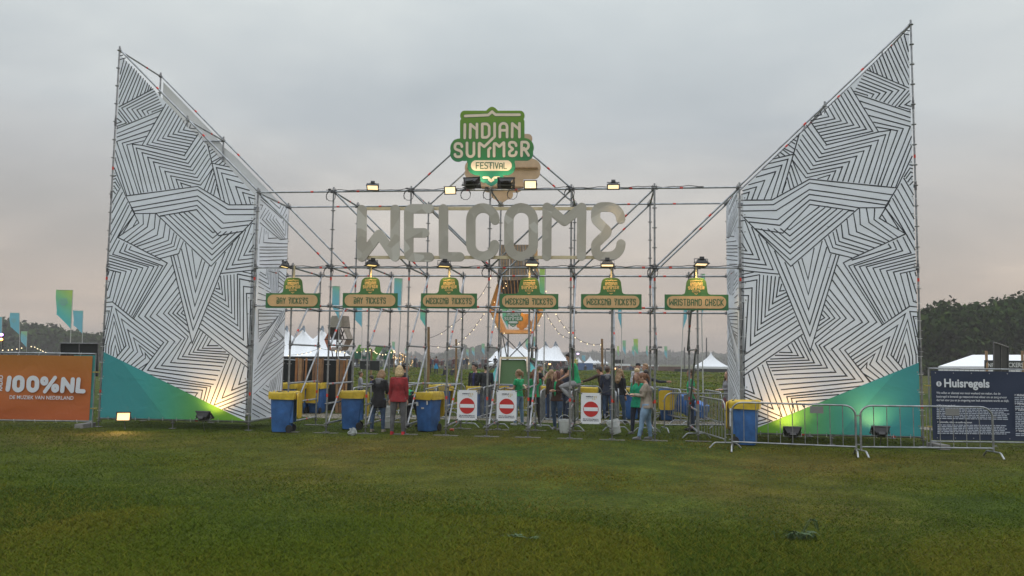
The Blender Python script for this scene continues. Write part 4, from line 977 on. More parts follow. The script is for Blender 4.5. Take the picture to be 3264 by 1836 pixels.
# ================================================================== wheeled bins
BIN_B = M('bin_blue', (.035, .13, .36), .55, 0, .28, 5, .2, 9); BIN_Y = M('bin_lid_yellow', (.58, .38, .02), .5, 0, .10, 6); BAG_Y = M('bag_yellow', (.60, .42, .035), .45, 0, .16, 7, .6, 14)
def make_bin(label, bag=True, lid=True, seed=0, stickers=False, dirty=True):
    """wheeled bin: hinge and wheels on local +Y"""
    t = thing('wheeled_bin', label, 'bin', group='blue wheeled bins around the gate'); rnd = random.Random(seed)
    mb = MB()
    def ring(z, w, d, y0, r): return [(p.x, p.y, z) for p in rrect(-w/2, y0-d/2, w/2, y0+d/2, r, 4)]
    lv = [(0.02, .44, .46, -.02, .05), (.05, .46, .50, -.02, .05), (.60, .53, .62, 0, .06), (.92, .57, .68, .02, .06), (.925, .60, .72, .02, .06), (.99, .60, .72, .02, .06)]
    R_ = [ring(*q) for q in lv]; n = len(R_[0])
    for q in R_: mb.v += q
    for i in range(len(R_)-1):
        for j in range(n): mb.f.append([i*n+j, i*n+(j+1) % n, (i+1)*n+(j+1) % n, (i+1)*n+j]); mb.m.append(0)
    mb.f.append(list(range(n-1, -1, -1))); mb.m.append(0)
    o = len(mb.v); mb.v += ring(.90, .52, .62, .02, .05); mb.f.append([o+j for j in range(n)]); mb.m.append(0)
    for j in range(n): mb.f.append([(len(R_)-1)*n+j, (len(R_)-1)*n+(j+1) % n, o+(j+1) % n, o+j]); mb.m.append(0)
    for x in (-.2, .2): mb.box((x, .30, .55), (.03, .10, .6))
    mb.build('body', BIN_B, t, True)
    mb = MB(); mb.cyl((-.24, .41, .95), (.24, .41, .95), .016, 8); 
    for x in (-.22, 0, .22): mb.box((x, .385, .95), (.03, .06, .04))
    mb.build('handle', BIN_B, t, True)
    for s in (-1, 1):
        mb = MB(); mb.cyl((s*.235, .25, .10), (s*.285, .25, .10), .10, 16); mb.cyl((s*.28, .25, .10), (s*.292, .25, .10), .04, 10); mb.build('wheel', RUBBER, t, True)
    if lid:                                            # swung open, hanging down the back
        mb = MB(); out = rrect(-.29, 0, .29, .62, .10, 5)
        mb.slab([(p.x, .455+.02*sin(p.y*4), .97-p.y) for p in out], (0, .03, 0)); mb.slab([(p.x*.82, .485, .97-.05-p.y*.84) for p in out], (0, .018, 0))
        mb.build('lid', BIN_Y, t, True)
    if bag:
        mb = MB(); ns = 40; prof = [(.90, .935, -.05), (1.0, .985, .0), (1.075, 1.005, .006), (1.10, .985, .0), (1.11, .94, 0), (1.10, .875, 0), (1.09, .82, 0)]
        base = rrect(-.30, .02-.36, .30, .02+.36, .07, 8); n = len(base); o = 0
        for q, (k, z, _) in enumerate(prof):
            for j, p in enumerate(base):
                a = 2*pi*j/n; wv = .016*sin(a*7+q*1.4+seed)+.013*sin(a*13-q*2+seed*2)
                kk = k+wv*(1.4 if q > 2 else .4); zz = z+.012*sin(a*5+q+seed)+((.045*sin(a*3+seed*1.7)+.02*sin(a*9+seed)) if q == 0 else 0)
                mb.v.append((p.x*kk, .02+(p.y-.02)*kk, zz))
            if q:
                for j in range(n): mb.f.append([(q-1)*n+j, (q-1)*n+(j+1) % n, q*n+(j+1) % n, q*n+j]); mb.m.append(0)
        mb.build('bin_bag', BAG_Y, t, 'all')
    if stickers:
        SW = M('paper_scrap', (.62, .62, .60), .8, 0, .06); mb = MB()
        for (x, z, w_, h_) in ((-.19, .70, .08, .10), (.16, .74, .05, .11), (.0, .60, .10, .045)):
            mb.poly([(x*1.0-.0, -.27-.06*(z-.1)/.6-.012, z) if False else (x-w_/2, -.338+(.62-z)*.11, z-h_/2), (x+w_/2, -.338+(.62-z)*.11+.002, z-h_/2+.01), (x+w_/2*.8, -.338+(.62-z)*.11-.006, z+h_/2), (x-w_/2, -.338+(.62-z)*.11-.006, z+h_/2)])
        mb.build('torn_sticker', SW, t)
    return t
def put_bin(px, py, rz, label, tilt=None, **k):
    t = make_bin(label, **k); p = gnd(px, py); t.location = (p.x, p.y, gz(p.x, p.y)); t.rotation_euler = (tilt or 0, 0, rz); t.scale = (.86, .86, 1.03); return t
put_bin(900, 1377, -1.42, 'blue bin with yellow bag before the left tower, below the first day tickets sign', seed=1)
put_bin(1120, 1368, -1.35, 'blue bin with yellow bag just left of the two women with their backs turned', seed=2)
put_bin(1364, 1376, -.32, 'blue bin with torn white stickers and yellow bag, right of the woman in red', seed=3, stickers=True)
put_bin(2378, 1419, 1.30, 'blue bin with yellow bag behind the crowd barrier at the right tower', seed=4)
put_bin(921, 1319, .05, 'blue bin with yellow rim partly behind the striped side of the left tower', seed=5, lid=False)
put_bin(958, 1317, 3.2, 'blue bin showing its open yellow lid, left one of the pair before the plank fence', seed=6)
put_bin(1010, 1317, 3.0, 'blue bin showing its open yellow lid, right one of the pair before the plank fence', seed=7)
put_bin(1402, 1324, -.5, 'blue bin with yellow bag between the stickered bin and a no entry sign', seed=8)
put_bin(1522, 1328, -.4, 'blue bin with yellow bag behind the gap between two no entry signs', seed=9)
put_bin(1622, 1318, 2.9, 'blue bin with dark open lid beside the woman in green reading a tablet', seed=10, bag=False)
put_bin(1752, 1330, -.1, 'blue bin with yellow bag behind the long haired girl in the brown jacket', seed=11)
put_bin(1878, 1332, 0, 'blue bin with drooping yellow bag behind the third no entry sign', seed=12)
put_bin(2010, 1336, .15, 'blue bin with yellow rim behind the curly blonde woman', seed=13)
put_bin(2126, 1340, 3.05, 'blue bin with wide open yellow lid right of the woman in beige', seed=14, bag=False)
o = put_bin(2250, 1345, .9, 'blue bin lying tipped over on the grass beyond the angled barriers', tilt=-1.25, seed=15, bag=False, lid=False); o.location.z += .30

# ================================================================== crowd barriers
def barrier_proto():
    t = thing('crowd_barrier', 'x', 'barrier', group='steel crowd barriers'); L_, H_ = 2.25, 1.06
    path = fillet([(-L_/2, .20), (-L_/2, H_, .20), (L_/2, H_, .20), (L_/2, .20)], n=6)
    mb = MB(); mb.tube([(p.x, 0, p.y) for p in path], .019, 8); mb.cyl((-L_/2, 0, .20), (L_/2, 0, .20), .017, 8)
    for s in (-1, 1):
        mb.cyl((s*L_/2, 0, .20), (s*L_/2, 0, .13), .019, 8)
        mb.box((s*(L_/2+.035), 0, .85), (.05, .03, .02)); mb.box((s*(L_/2+.035), 0, .25), (.05, .03, .02))
    mb.build('frame', STEEL, t, True)
    for k in range(1, 10):
        x = -L_/2+L_*k/10; mb = MB(); mb.cyl((x, 0, .20), (x, 0, H_), .0075, 6); mb.build('bar', STEEL, t, True)
    for s in (-1, 1):
        q = fillet([(-.36, .012), (-.24, .13, .1), (.24, .13, .1), (.36, .012)], n=5); mb = MB(); mb.tube([(s*L_/2, p.x, p.y) for p in q], .017, 8); mb.build('foot', STEEL, t, True)
    mb = MB(); mb.box((.44, -.010, .95), (.24, .006, .15)); mb.build('name_plate', M('dull_plate', (.22, .22, .215), .6, .2, .08), t)
    return t
bp = barrier_proto(); _bu = [False]
def put_barrier(a, b, label):
    a = Vector((a.x, a.y, 0)); b = Vector((b.x, b.y, 0)); c = (a+b)/2; d = b-a; rz = math.atan2(d.y, d.x); c.z = gz(c.x, c.y)
    if not _bu[0]:
        _bu[0] = True; bp.location = c; bp.rotation_euler = (0, 0, rz); bp['label'] = label; o = bp
    else: o = dup(bp, c, rz, label)
    o.scale = (d.length/2.25, 1, 1); return o
def fit_len(a, b, L_=2.25):
    c = (a+b)/2; d = (b-a).normalized(); return c-d*L_/2, c+d*L_/2
a, b, c3 = gnd(2334, 1437), gnd(2738, 1455), gnd(3168, 1460)
X1 = put_barrier(a, b-(b-a).normalized()*.05, 'steel crowd barrier in front of the right banner, before the blue bin')
put_barrier(b+(c3-b).normalized()*.05, c3, 'steel crowd barrier reaching from the right banner to the dark blue fence banner')
a = gnd(2303, 1428); b = gnd(2228, 1402); put_barrier(*fit_len(a, b), 'steel crowd barrier set at an angle left of the bin at the right tower')
rows = [((2293, 1366), (2254, 1352), 'crowd barrier standing askew beyond the tipped over bin'), ((2262, 1378), (2225, 1378), 'crowd barrier behind the angled barrier at the right tower, running across'), ((2185, 1352), (2140, 1343), 'crowd barrier left of the man in green standing by the right posts'),
        ((2160, 1350), (2115, 1338), 'crowd barrier in front of the bin with the wide open lid')]
for p, q, lb in rows:
    a, b = fit_len(gnd(*p), gnd(*q)); put_barrier(a, b, lb)
# lanes running back from the gate posts
nmb = ['first', 'second', 'third', 'fourth', 'fifth', 'sixth', 'seventh', 'eighth', 'ninth', 'tenth']
for k, X in enumerate([3, 3.5, 4, 4.5, 5, 5.5, 6, 6.5, 7]):
    for r in (0, 1):
        y0 = DY+.25+r*2.35; x = X*B+(.12 if k % 2 else -.08)+r*(.10 if k % 2 else -.14)
        if r == 1 and k in (1, 4, 6, 8): continue
        a = Vector((x, y0, 0)); b = Vector((x+(.12 if k % 3 == 0 else -.05), y0+2.25, 0))
        put_barrier(a, b, f'crowd barrier of the {nmb[k]} lane divider from the left, {"nearest the gate" if r == 0 else "its far half"}')
for k, x in enumerate([6.2, 8.55, 10.9, 13.25]):
    put_barrier(Vector((x, 7.6+.1*sin(k*2), 0)), Vector((x+2.25, 7.6+.1*sin(k*2+1), 0)), f'crowd barrier closing off the bank behind the lanes, {nmb[k]} from the left')

# ================================================================== no entry signs on bungee cords
def no_entry(x0, y0, x1, y1, X0, X1, label):
    c0 = atY(x0, y0, -.06); c1 = atY(x1, y1, -.06); w = c1.x-c0.x; h = c0.z-c1.z
    t = thing('no_entry_sign', label, 'sign', (c0.x+w/2, -.06, c1.z), group='no entry signs between the gate posts'); T = lambda x, z, q: Vector((x, q, z))
    mb = MB(); mb.box((0, .004, h/2), (w, .006, h)); mb.build('board', M('sign_white', (.74, .75, .78), .5, 0, .03), t)
    RD = M('sign_red', (.50, .022, .02), .5, 0, .04); r = .385*w
    mb = MB(); flat(mb, [circ(0, h*.475, r, 40)], lambda x, z, q: T(x, z, -.004)); mb.build('disc', RD, t)
    mb = MB(); mb.poly([T(x, z, -.008) for x, z in ((-r*.92, h*.475-.045), (r*.92, h*.475-.045), (r*.92, h*.475+.045), (-r*.92, h*.475+.045))]); mb.build('bar', M('sign_white', (0, 0, 0)), t)
    IN = M('sign_ink', (.02, .024, .05), .6, 0, 0)
    mb = MB()
    def tx(s, x, z, wd, bold, sy=1.0, al='C'):
        v, _f = text_polys(s, 1, bold); k = wd/max(p[0] for p in v); put_text(mb, s, lambda a, b, q: T(x-(wd/2 if al == 'C' else 0)+a*k, z+b*k*sy, -.004), 1, bold)
    tx('eventim.nl', -.25*w, h*.865, .36*w, .035, 1.15, 'L'); tx('de nummer 1 in tickets', -.25*w, h*.825, .36*w, 0, 1, 'L')
    tx('Kies een andere ingang a.u.b.', 0, h*.145, .78*w, .03, 1.1); tx('Please use another entrance', 0, h*.092, .80*w, .03, 1.1)
    mb.build('lettering', IN, t)
    mb = MB()
    for i, (x, z) in enumerate(((.17, .885), (.265, .885), (.17, .845), (.265, .85), (.10, .80), (.19, .80))):
        flat(mb, [[Vector((x*w+.02*(1 if q % 2 == 0 else .38)*cos(pi/2+q*pi/4), z*h+.02*(1 if q % 2 == 0 else .38)*sin(pi/2+q*pi/4))) for q in range(8)]], lambda a, b, q: T(a, b, -.004))
    mb.build('star_marks', M('sign_gold', (.55, .40, .10), .5, 0, 0), t)
    cx = c0.x+w/2
    for sx_, X in ((-1, X0), (1, X1)):
        for z, zz in ((h-.02, lev(1)-c1.z-.02), (.02, H0-c1.z+.02)):
            mb = MB(); mb.tube([(sx_*(w/2-.02), 0, z), (X*B-cx, .05, zz)], .009, 6)
            mb.ball((sx_*(w/2-.02), -.004, z), .014, 6, 4); mb.build('bungee_cord', BLACK, t, True)
no_entry(1458, 1243, 1520, 1340, 4.5, 5, 'no entry sign nearest the blue bin with torn stickers')
no_entry(1584, 1244, 1646, 1342, 5, 5.5, 'no entry sign in front of the woman in green with light jeans')
no_entry(1852, 1252, 1915, 1352, 6, 6.5, 'no entry sign right of the boy sitting on the scaffold')

# ================================================================== buckets and litter
BUCK = M('bucket_white', (.66, .68, .68), .45, 0, .06, 8)
def bucket(p, label, n=1, tilt=(0, 0, 0), up=True, h=.36):
    t = thing('bucket', label, 'bucket', p, group='white plastic buckets'); t.rotation_euler = tilt
    prof = [(.125, 0), (.13, .01), (.155, h-.06), (.165, h-.06), (.165, h-.035), (.158, h-.03), (.163, h), (.155, h), (.12, .03)]
    mb = MB(); N = 20
    for i, (r, z) in enumerate(prof):
        for j in range(N): a = 2*pi*j/N; mb.v.append((r*cos(a), r*sin(a), z))
        if i:
            for j in range(N): mb.f.append([(i-1)*N+j, (i-1)*N+(j+1) % N, i*N+(j+1) % N, i*N+j]); mb.m.append(0)
    mb.f.append(list(range(N-1, -1, -1))); mb.m.append(0); mb.f.append([(len(prof)-1)*N+j for j in range(N)]); mb.m.append(0)
    mb.build('pail', BUCK, t, True)
    mb = MB(); pts = []
    for k in range(13):
        a = pi*k/12; pts.append((.168*cos(a), (-.168*sin(a)*.25 if up else -.172*sin(a)), h-.05+(.17*sin(a) if up else -.13*sin(a))))
    mb.tube(pts, .006, 5); mb.build('handle', WHITE, t, True); return t
p = gnd(1800, 1381); bucket((p.x, p.y, .005), 'white bucket with raised handle at the feet of the girl in the brown jacket')
p = gnd(1965, 1388); bucket((p.x, p.y, .05), 'white bucket tilted against the post right of a no entry sign', tilt=(-.12, -.30, .4), up=False)
p = gnd(1234, 1365); bucket((p.x, p.y, .005), 'white bucket at the bottom of the stack between the two women with their backs turned', up=False)
bucket((p.x+.01, p.y, .125), 'white bucket in the middle of the stack between the two women', up=False); bucket((p.x-.01, p.y+.01, .245), 'white bucket on top of the stack between the two women', up=False)
def crumple(name, label, cat, px, py, r, mat, seed, flatn=.5):
    p = gnd(px, py); rnd = random.Random(seed); mb = MB(); mb.ball((0, 0, r*flatn*.8), (r, r*.8, r*flatn), 12, 8)
    mb.v = [tuple(c*rnd.uniform(.62, 1.3) if i < 2 else max(.0, c*rnd.uniform(.6, 1.35)) for i, c in enumerate(v)) for v in mb.v]
    o = mb.build(name, mat, None, False, (p.x, p.y, gz(p.x, p.y))); tag(o, label, cat)
crumple('plastic_bag', 'crumpled clear plastic bag on the grass in front of the second bin', 'litter', 1124, 1388, .115, M('clear_plastic', (.30, .32, .31), .25, 0, .2, 9), 3, .8)
crumple('drink_can', 'crushed red and white can on the grass before the posts', 'litter', 1440, 1374, .065, M('can_paint', (.55, .12, .06), .4, .3, .5, 30), 5, .6)
def weed(label, px, py, n, h, spread, seed, kind='weed_clump', stalk=False):
    rnd = random.Random(seed); p = gnd(px, py); mb = MB()
    for k in range(n):
        a = rnd.uniform(0, 2*pi); d = rnd.uniform(.3, 1)*spread; c = Vector((rnd.gauss(0, spread*.4), rnd.gauss(0, spread*.15), 0)); e = c+Vector((cos(a)*d, sin(a)*d*.4, rnd.uniform(.1, 1)*h)); mid = (c+e)/2+Vector((0, 0, h*.45))
        w = rnd.uniform(.006, .018); s = Vector((-sin(a), cos(a), .3)).normalized()*w; f = e+Vector((cos(a)*.05, 0, -h*.3))
        mb.add([c-s*.5, c+s*.5, mid+s, mid-s, e+s*.8, e-s*.8, f], [(0, 1, 2, 3), (3, 2, 4, 5), (5, 4, 6)])
    if stalk:
        for k in range(4):
            x = .05+k*.012; q = [Vector((x-.05, 0, 0)), Vector((x-.01, .01, .10)), Vector((x+.04, 0, .20)), Vector((x+.075, -.01, .235)), Vector((x+.115, 0, .215)), Vector((x+.135, 0, .14-.015*k))]
            w = .012
            for i in range(5):
                s = Vector((.4, rnd.uniform(-1, 1), .5)).normalized()*w*(1-.12*i); mb.add([q[i]-s, q[i]+s, q[i+1]+s*.85, q[i+1]-s*.85], [(0, 1, 2, 3)])
    o = mb.build(kind, M('weed_green', (.040, .078, .020), .7, 0, .4, 14), None, False, (p.x, p.y, gz(p.x, p.y))); tag(o, label, 'weed')
weed('tall torn weed with a drooping stalk standing up in the lawn at lower right', 2545, 1722, 40, .11, .17, 2, stalk=True)
weed('flat trampled weed lying dark in the lawn at bottom centre', 1632, 1712, 22, .035, .12, 4)
weed('pale trampled weed lying beside a darker one in the lawn', 1697, 1716, 14, .03, .09, 6)
# ================================================================== people
def remeshed(mb, name, mat, parent, vox, smooth=4, jitter=0, seed=0):
    o = mb.build(name, mat, parent); 
    a = o.modifiers.new('r', 'REMESH'); a.mode = 'VOXEL'; a.voxel_size = vox
    if jitter:
        tx = bpy.data.textures.get('curl') or bpy.data.textures.new('curl', 'CLOUDS'); tx.noise_scale = .035
        d = o.modifiers.new('d', 'DISPLACE'); d.texture = tx; d.strength = jitter; d.mid_level = .5
    if smooth: b = o.modifiers.new('s', 'SMOOTH'); b.iterations = smooth; b.factor = .5
    bpy.context.view_layer.update()
    me = bpy.data.meshes.new_from_object(o.evaluated_get(bpy.context.evaluated_depsgraph_get()))
    o.modifiers.clear(); old = o.data; o.data = me; bpy.data.meshes.remove(old); me.name = name
    me.polygons.foreach_set('use_smooth', [True]*len(me.polygons)); return o
SKIN = {'fair': M('skin_fair', (.52, .30, .21), .55, 0, .05), 'tan': M('skin_tan', (.42, .22, .14), .55, 0, .05)}
def cloth(n, c): return M('cloth_'+n, c, .9, 0, .25, 9, .9, 11)
HAIRC = {'blonde': (.52, .38, .20), 'dark_blonde': (.27, .16, .075), 'brown': (.075, .04, .022), 'dark': (.02, .014, .011), 'auburn': (.13, .04, .028), 'red_brown': (.19, .085, .04), 'grey': (.25, .24, .22)}
DOWN = ((.10, .02, -1), (.03, .22, -1))
def person(label, pos, rz, H=1.65, top=('green', (.02, .36, .13)), sleeve='short', legs=('jeans', (.05, .085, .15)), shoes=('white', (.55, .55, .53)),
           hair=('short', 'brown'), skin='fair', female=False, wide=1.0, lean=0, larm=DOWN, rarm=DOWN, lleg=(2, 3, 2), rleg=(-2, 3, 4), head=(0, 0), jacket=0.0, pelvis=None,
           shorts=False, open_front=None, hood=None, extra=None, seat=False, cap=None, vox=.013, group=None, skirt=None):
    k = H/1.7
    t = thing('person', label, 'person', pos, rz, group); SK = SKIN[skin]
    V = Vector; hipz = 0.0
    hw = .088*(1.06 if female else 1)*wide; sw = (.165 if female else .19)*(1+.35*(wide-1))
    RL = Matrix.Rotation(-rad(lean), 3, 'X')
    def U(x, y, z): return RL @ V((x, y, z))                # upper body, about the hips
    def leg(s, q):
        f, ab, kn = q; d = V((s*sin(rad(ab)), sin(rad(f)), -cos(rad(f)))).normalized(); h = V((s*hw, 0, -.02)); kk = h+d*.425
        g = f-kn; d2 = V((s*sin(rad(ab*.3)), sin(rad(g)), -cos(rad(g)))).normalized(); an = kk+d2*.40; return h, kk, an, d2
    LG_ = {s: leg(s, q) for s, q in ((-1, lleg), (1, rleg))}
    lowest = min(LG_[s][2].z for s in (-1, 1)); oz = (.075-lowest) if pelvis is None else pelvis/k
    O = V((0, 0, oz)); sc = lambda p: (p+O)*k
    AR = {}
    for s, q in ((-1, larm), (1, rarm)):
        a = V((q[0][0]*s, q[0][1], q[0][2])).normalized(); b = V((q[1][0]*s, q[1][1], q[1][2])).normalized()
        sh = U(s*sw, -.01, .475); el = sh+a*.285; wr = el+b*.25; AR[s] = (sh, el, wr, b)
    hy, hp = head; HR = RL @ Matrix.Rotation(rad(hy), 3, 'Z') @ Matrix.Rotation(-rad(hp), 3, 'X') if abs(lean) < 35 else Matrix.Rotation(rad(hy), 3, 'Z') @ Matrix.Rotation(-rad(hp), 3, 'X')
    nb = U(0, -.005, .535); hc = nb+HR @ V((0, .022, .145))
    def hd(x, y, z): return hc+HR @ V((x, y, z))
    # ---- body: one skinned surface
    mb = MB(); w = wide
    def tub(pts, rs, n=10, ref=None): mb.tube([sc(p) for p in pts], [(r[0]*k, r[1]*k) if isinstance(r, tuple) else r*k for r in rs], n, ref=ref)
    X = (1, 0, 0)
    tub([U(0, 0, -.08), U(0, 0, .04), U(0, .0, .18), U(0, .0, .36), U(0, -.01, .47), U(0, -.008, .535)], [(.12*w, .085*w), (.135*w, .095*w), (.112*w, .08*w), (.135*w, .095*w), (.13, .075), (.05, .05)], 14, X)
    tub([U(0, -.01, .49), nb, hd(0, -.012, -.08)], [.062, .05, .05])
    for s in (-1, 1):
        sh, el, wr, b = AR[s]; tub([U(s*.08, -.01, .47), sh, (sh+el)/2, el, (el+wr)/2, wr], [.05, .052, .045*w, .036, .035, .024])
        h, kn, an, d2 = LG_[s]; tub([h+V((0, 0, .04)), h, (h+kn)/2, kn, (kn*.6+an*.4)+V((0, -.012, 0)), an], [.08*w, .082*w, .072*w, .05, .05, .034])
        # hand with five bent fingers
        c = b.cross(V((0, 1, 0)) if abs(b.y) < .8 else V((0, 0, 1))).normalized(); n_ = b.cross(c).normalized()
        if n_.dot(V((0, 0, -1)))*0+n_.dot(V((-s, .3, 0))) < 0: n_ = -n_                # palm turns to the body
        tub([wr, wr+b*.045, wr+b*.085], [(.024, .020), (.040, .016), (.038, .014)], 8, c)
        for i, (o_, L_) in enumerate(((-.030, .066), (-.011, .076), (.010, .072), (.029, .058))):
            r0 = wr+b*.082+c*o_; r1 = r0+b*(L_*.5)+n_*.006; r2 = r1+b*(L_*.34)+n_*(.020+.003*i); tub([r0, r1, r2], [.0092, .0085, .0070], 6)
        t0 = wr+b*.030-c*.030; tub([t0, t0+b*.028-c*.022+n_*.010, t0+b*.055-c*.022+n_*.024], [.012, .010, .008], 6)
    mb.ball(sc(hd(0, -.012, .030)), (.078*k, .098*k, .098*k), 16, 11, rot=HR); mb.ball(sc(hd(0, .012, -.035)), (.060*k, .075*k, .082*k), 14, 9, rot=HR)
    mb.ball(sc(hd(0, .060, -.085)), (.030*k, .028*k, .025*k), 8, 6, rot=HR)
    tub([hd(0, .080, .025), hd(0, .102, -.022), hd(0, .080, -.032)], [.010, .015, .010], 8)
    for s in (-1, 1): mb.ball(sc(hd(s*.078, -.010, -.008)), (.012*k, .022*k, .033*k), 8, 6, rot=HR)
    remeshed(mb, 'body', SK, t, vox*.78, 3)
    # face
    mb = MB()
    for s in (-1, 1): mb.ball(sc(hd(s*.032, .079, .012)), (.013*k, .007*k, .0075*k), 8, 5, rot=HR)
    mb.build('eyes', M('eye_dark', (.03, .02, .018), .3, 0, 0), t, 'all')
    mb = MB(); mb.ball(sc(hd(0, .0845, -.062)), (.024*k, .008*k, .007*k), 8, 5, rot=HR); mb.build('mouth', M('lips', (.30, .09, .08), .5, 0, 0), t, 'all')
    # ---- trousers
    cw = .014
    if legs:
        mb = MB(); tub([U(0, 0, .10), V((0, 0, .02)), V((0, -.008, -.06)), V((0, -.004, -.12))], [(.122*w+cw, .088*w+cw), (.140*w*(1.05 if female else 1)+cw, .105*w+cw), (.138*w*(1.06 if female else 1)+cw, .108*w+cw), (.10*w, .08*w)], 14, X)
        for s in (-1, 1):
            h, kn, an, d2 = LG_[s]; mid = (h+kn)/2
            if shorts: tub([h+V((0, 0, .03)), h, mid, kn*.9+h*.1], [.085*w, .098*w, .095*w, .085], 12)
            else: tub([h+V((0, 0, .03)), h, mid, kn, (kn*.6+an*.4)+V((0, -.012, 0)), (kn*.2+an*.8), an-d2*.0], [.085*w, .094*w+.003, .083*w+.004, .062+.004, .060, .050, .049], 12)
        remeshed(mb, 'shorts' if shorts else 'trousers', cloth(*legs), t, vox, 3)
    if skirt:
        mb = MB(); tub([U(0, 0, .14), V((0, 0, .0)), V((0, 0, -.2)), V((0, 0, -.42))], [(.14*w, .11*w), (.165*w, .13*w), (.19, .16), (.22, .19)], 16, X); remeshed(mb, 'skirt', cloth(*skirt), t, vox, 3)
    for s in (-1, 1):
        h, kn, an, d2 = LG_[s]; mb = MB(); g = V((0, 0, -1)); fwd = V((0, 1, 0))
        if d2.z > -.55: fwd = V((0, .25, -.6)).normalized(); g = V((0, -.6, -.4)).normalized()
        elif d2.y < -.35: fwd = V((0, .85, -.5)).normalized()
        hl = an-fwd*.045+g*.030; to = an+fwd*.165+g*.045
        tub([hl, an+fwd*.02+g*.028, an+fwd*.10+g*.040, to], [(.036, .036), (.042, .040), (.044, .030), (.030, .020)], 10, X); tub([an+V((0, 0, .03)), an+g*.02], [.042, .040])
        mb.slab([sc(hl+V((s*0-.036, -.02, 0))+g*.034), sc(hl+V((.036, -.02, 0))+g*.034), sc(to+V((.034, .01, 0))+g*.018), sc(to+V((-.034, .01, 0))+g*.018)], g*.012*k)
        remeshed(mb, 'shoe', cloth(*shoes), t, vox*.8, 2)
    # ---- top
    c2 = .020 if jacket else .015; mb = MB(); lo = -.03-jacket; hf = 1.06 if female else 1
    pts = []; rs = []
    if jacket > .04: pts.append(V((0, 0, lo))); rs.append((.178*w*hf+c2, .125*w+c2))
    pts += [V((0, 0, -.05)) if lo < -.05 else V((0, 0, lo)), U(0, 0, .06), U(0, 0, .18), U(0, .004, .33), U(0, -.006, .43), U(0, -.01, .49), U(0, -.008, .52)]
    rs += [(.172*w*hf+c2, .118*w+c2), (.138*w+c2, .105*w+c2), (.120*w+c2, .092*w+c2), (.142*w+c2, (.115 if female else .105)*w+c2), (.146*w+c2, .090+c2), (.108, .068), (.062, .056)]
    tub(pts, rs, 16, X)
    if female and not open_front:
        for s in (-1, 1): mb.ball(sc(U(s*.062*w, .085*w, .335)), (.058*k, .045*k, .055*k), 8, 6)
    for s in (-1, 1):
        sh, el, wr, b = AR[s]
        if sleeve == 'long': tub([U(s*.08, -.01, .465), sh, (sh+el)/2, el, (el+wr)/2, wr-b*.01], [.062, .060, .053*w+.004, .048, .044, .037], 12)
        elif sleeve == 'short': tub([U(s*.08, -.01, .465), sh, (sh*.45+el*.55)], [.065, .066, .063*w], 12)
        else: tub([U(s*.08, -.01, .465), sh], [.06, .055], 10)
    if hood: pass
    o = remeshed(mb, 'jacket' if jacket else 'shirt', cloth(*top), t, vox, 3)
    if open_front:                                       # a shirt that shows between the open fronts
        mb = MB(); tub([U(0, .055*w, -.01), U(0, .075*w, .18), U(0, .088*w, .33), U(0, .050, .46), U(0, .03, .51)], [(.050*w, .068*w), (.052*w, .055*w), (.055*w, .058*w), (.050, .055), (.040, .03)], 10, X); remeshed(mb, 'undershirt', cloth(*open_front), t, vox, 2)
    if hood:
        mb = MB(); tub([U(-.10, -.02, .50), U(-.07, -.085, .515), U(0, -.115, .505), U(.07, -.085, .515), U(.10, -.02, .50), U(.06, .05, .49)], [.035, .045, .050, .045, .035, .03], 10); mb.ball(sc(U(0, -.115, .45)), (.08*k, .035*k, .08*k), 10, 7); remeshed(mb, 'hood', cloth(*hood), t, vox, 3)
    # ---- hair
    if hair:
        st, hcx = hair; c = HAIRC[hcx]; HM = M('hair_'+hcx, c, .5, 0, .35, 30, .5, 90); mb = MB()
        mb.ball(sc(hd(0, -.030, .045)), (.091*k, .100*k, .098*k), 16, 11, rot=HR)
        if st == 'short': mb.ball(sc(hd(0, -.055, -.010)), (.080*k, .060*k, .070*k), 12, 8, rot=HR); mb.ball(sc(hd(0, .030, .095)), (.070*k, .058*k, .035*k), 10, 7, rot=HR); jt = .008
        elif st == 'bob':
            tub([hd(0, -.030, .06), hd(0, -.045, -.02), hd(0, -.050, -.10), hd(0, -.045, -.155)], [(.098, .085), (.108, .080), (.112, .074), (.088, .050)], 14, HR @ V(X)); jt = .014
            for s in (-1, 1): tub([hd(s*.078, .02, .05), hd(s*.090, .022, -.03), hd(s*.080, .012, -.12)], [.026, .030, .020], 8)
        elif st in ('long', 'curly'):
            q = 1.18 if st == 'curly' else 1
            tub([hd(0, -.035, .06), hd(0, -.055, -.03), U(0, -.10, .50), U(0, -.125, .40), U(0, -.12, .30 if st == 'long' else .33)], [(.097*q, .080), (.102*q, .065*q), (.115*q, .05*q), (.110*q, .04*q), (.05, .025)], 14, HR @ V(X)); jt = .016 if st == 'long' else .045
            for s in (-1, 1): tub([hd(s*.076, .015, .06), hd(s*.092*q, .015, -.03), U(s*.095*q, .045, .50), U(s*.10*q, .075, .38)], [.026, .030*q, .032*q, .016], 8)
        elif st == 'ponytail': tub([hd(0, -.10, .06), hd(0, -.15, .03), hd(0, -.155, -.06), hd(0, -.135, -.15)], [.026, .038, .035, .012], 10); mb.ball(sc(hd(0, -.06, -.02)), (.075*k, .05*k, .06*k), 10, 7, rot=HR); jt = .014
        elif st == 'bun': mb.ball(sc(hd(0, -.105, .085)), (.048*k, .045*k, .048*k), 10, 8); mb.ball(sc(hd(0, -.06, -.02)), (.075*k, .05*k, .06*k), 10, 7, rot=HR); jt = .016
        remeshed(mb, 'hair', HM, t, vox*.8, 2, jt*k)
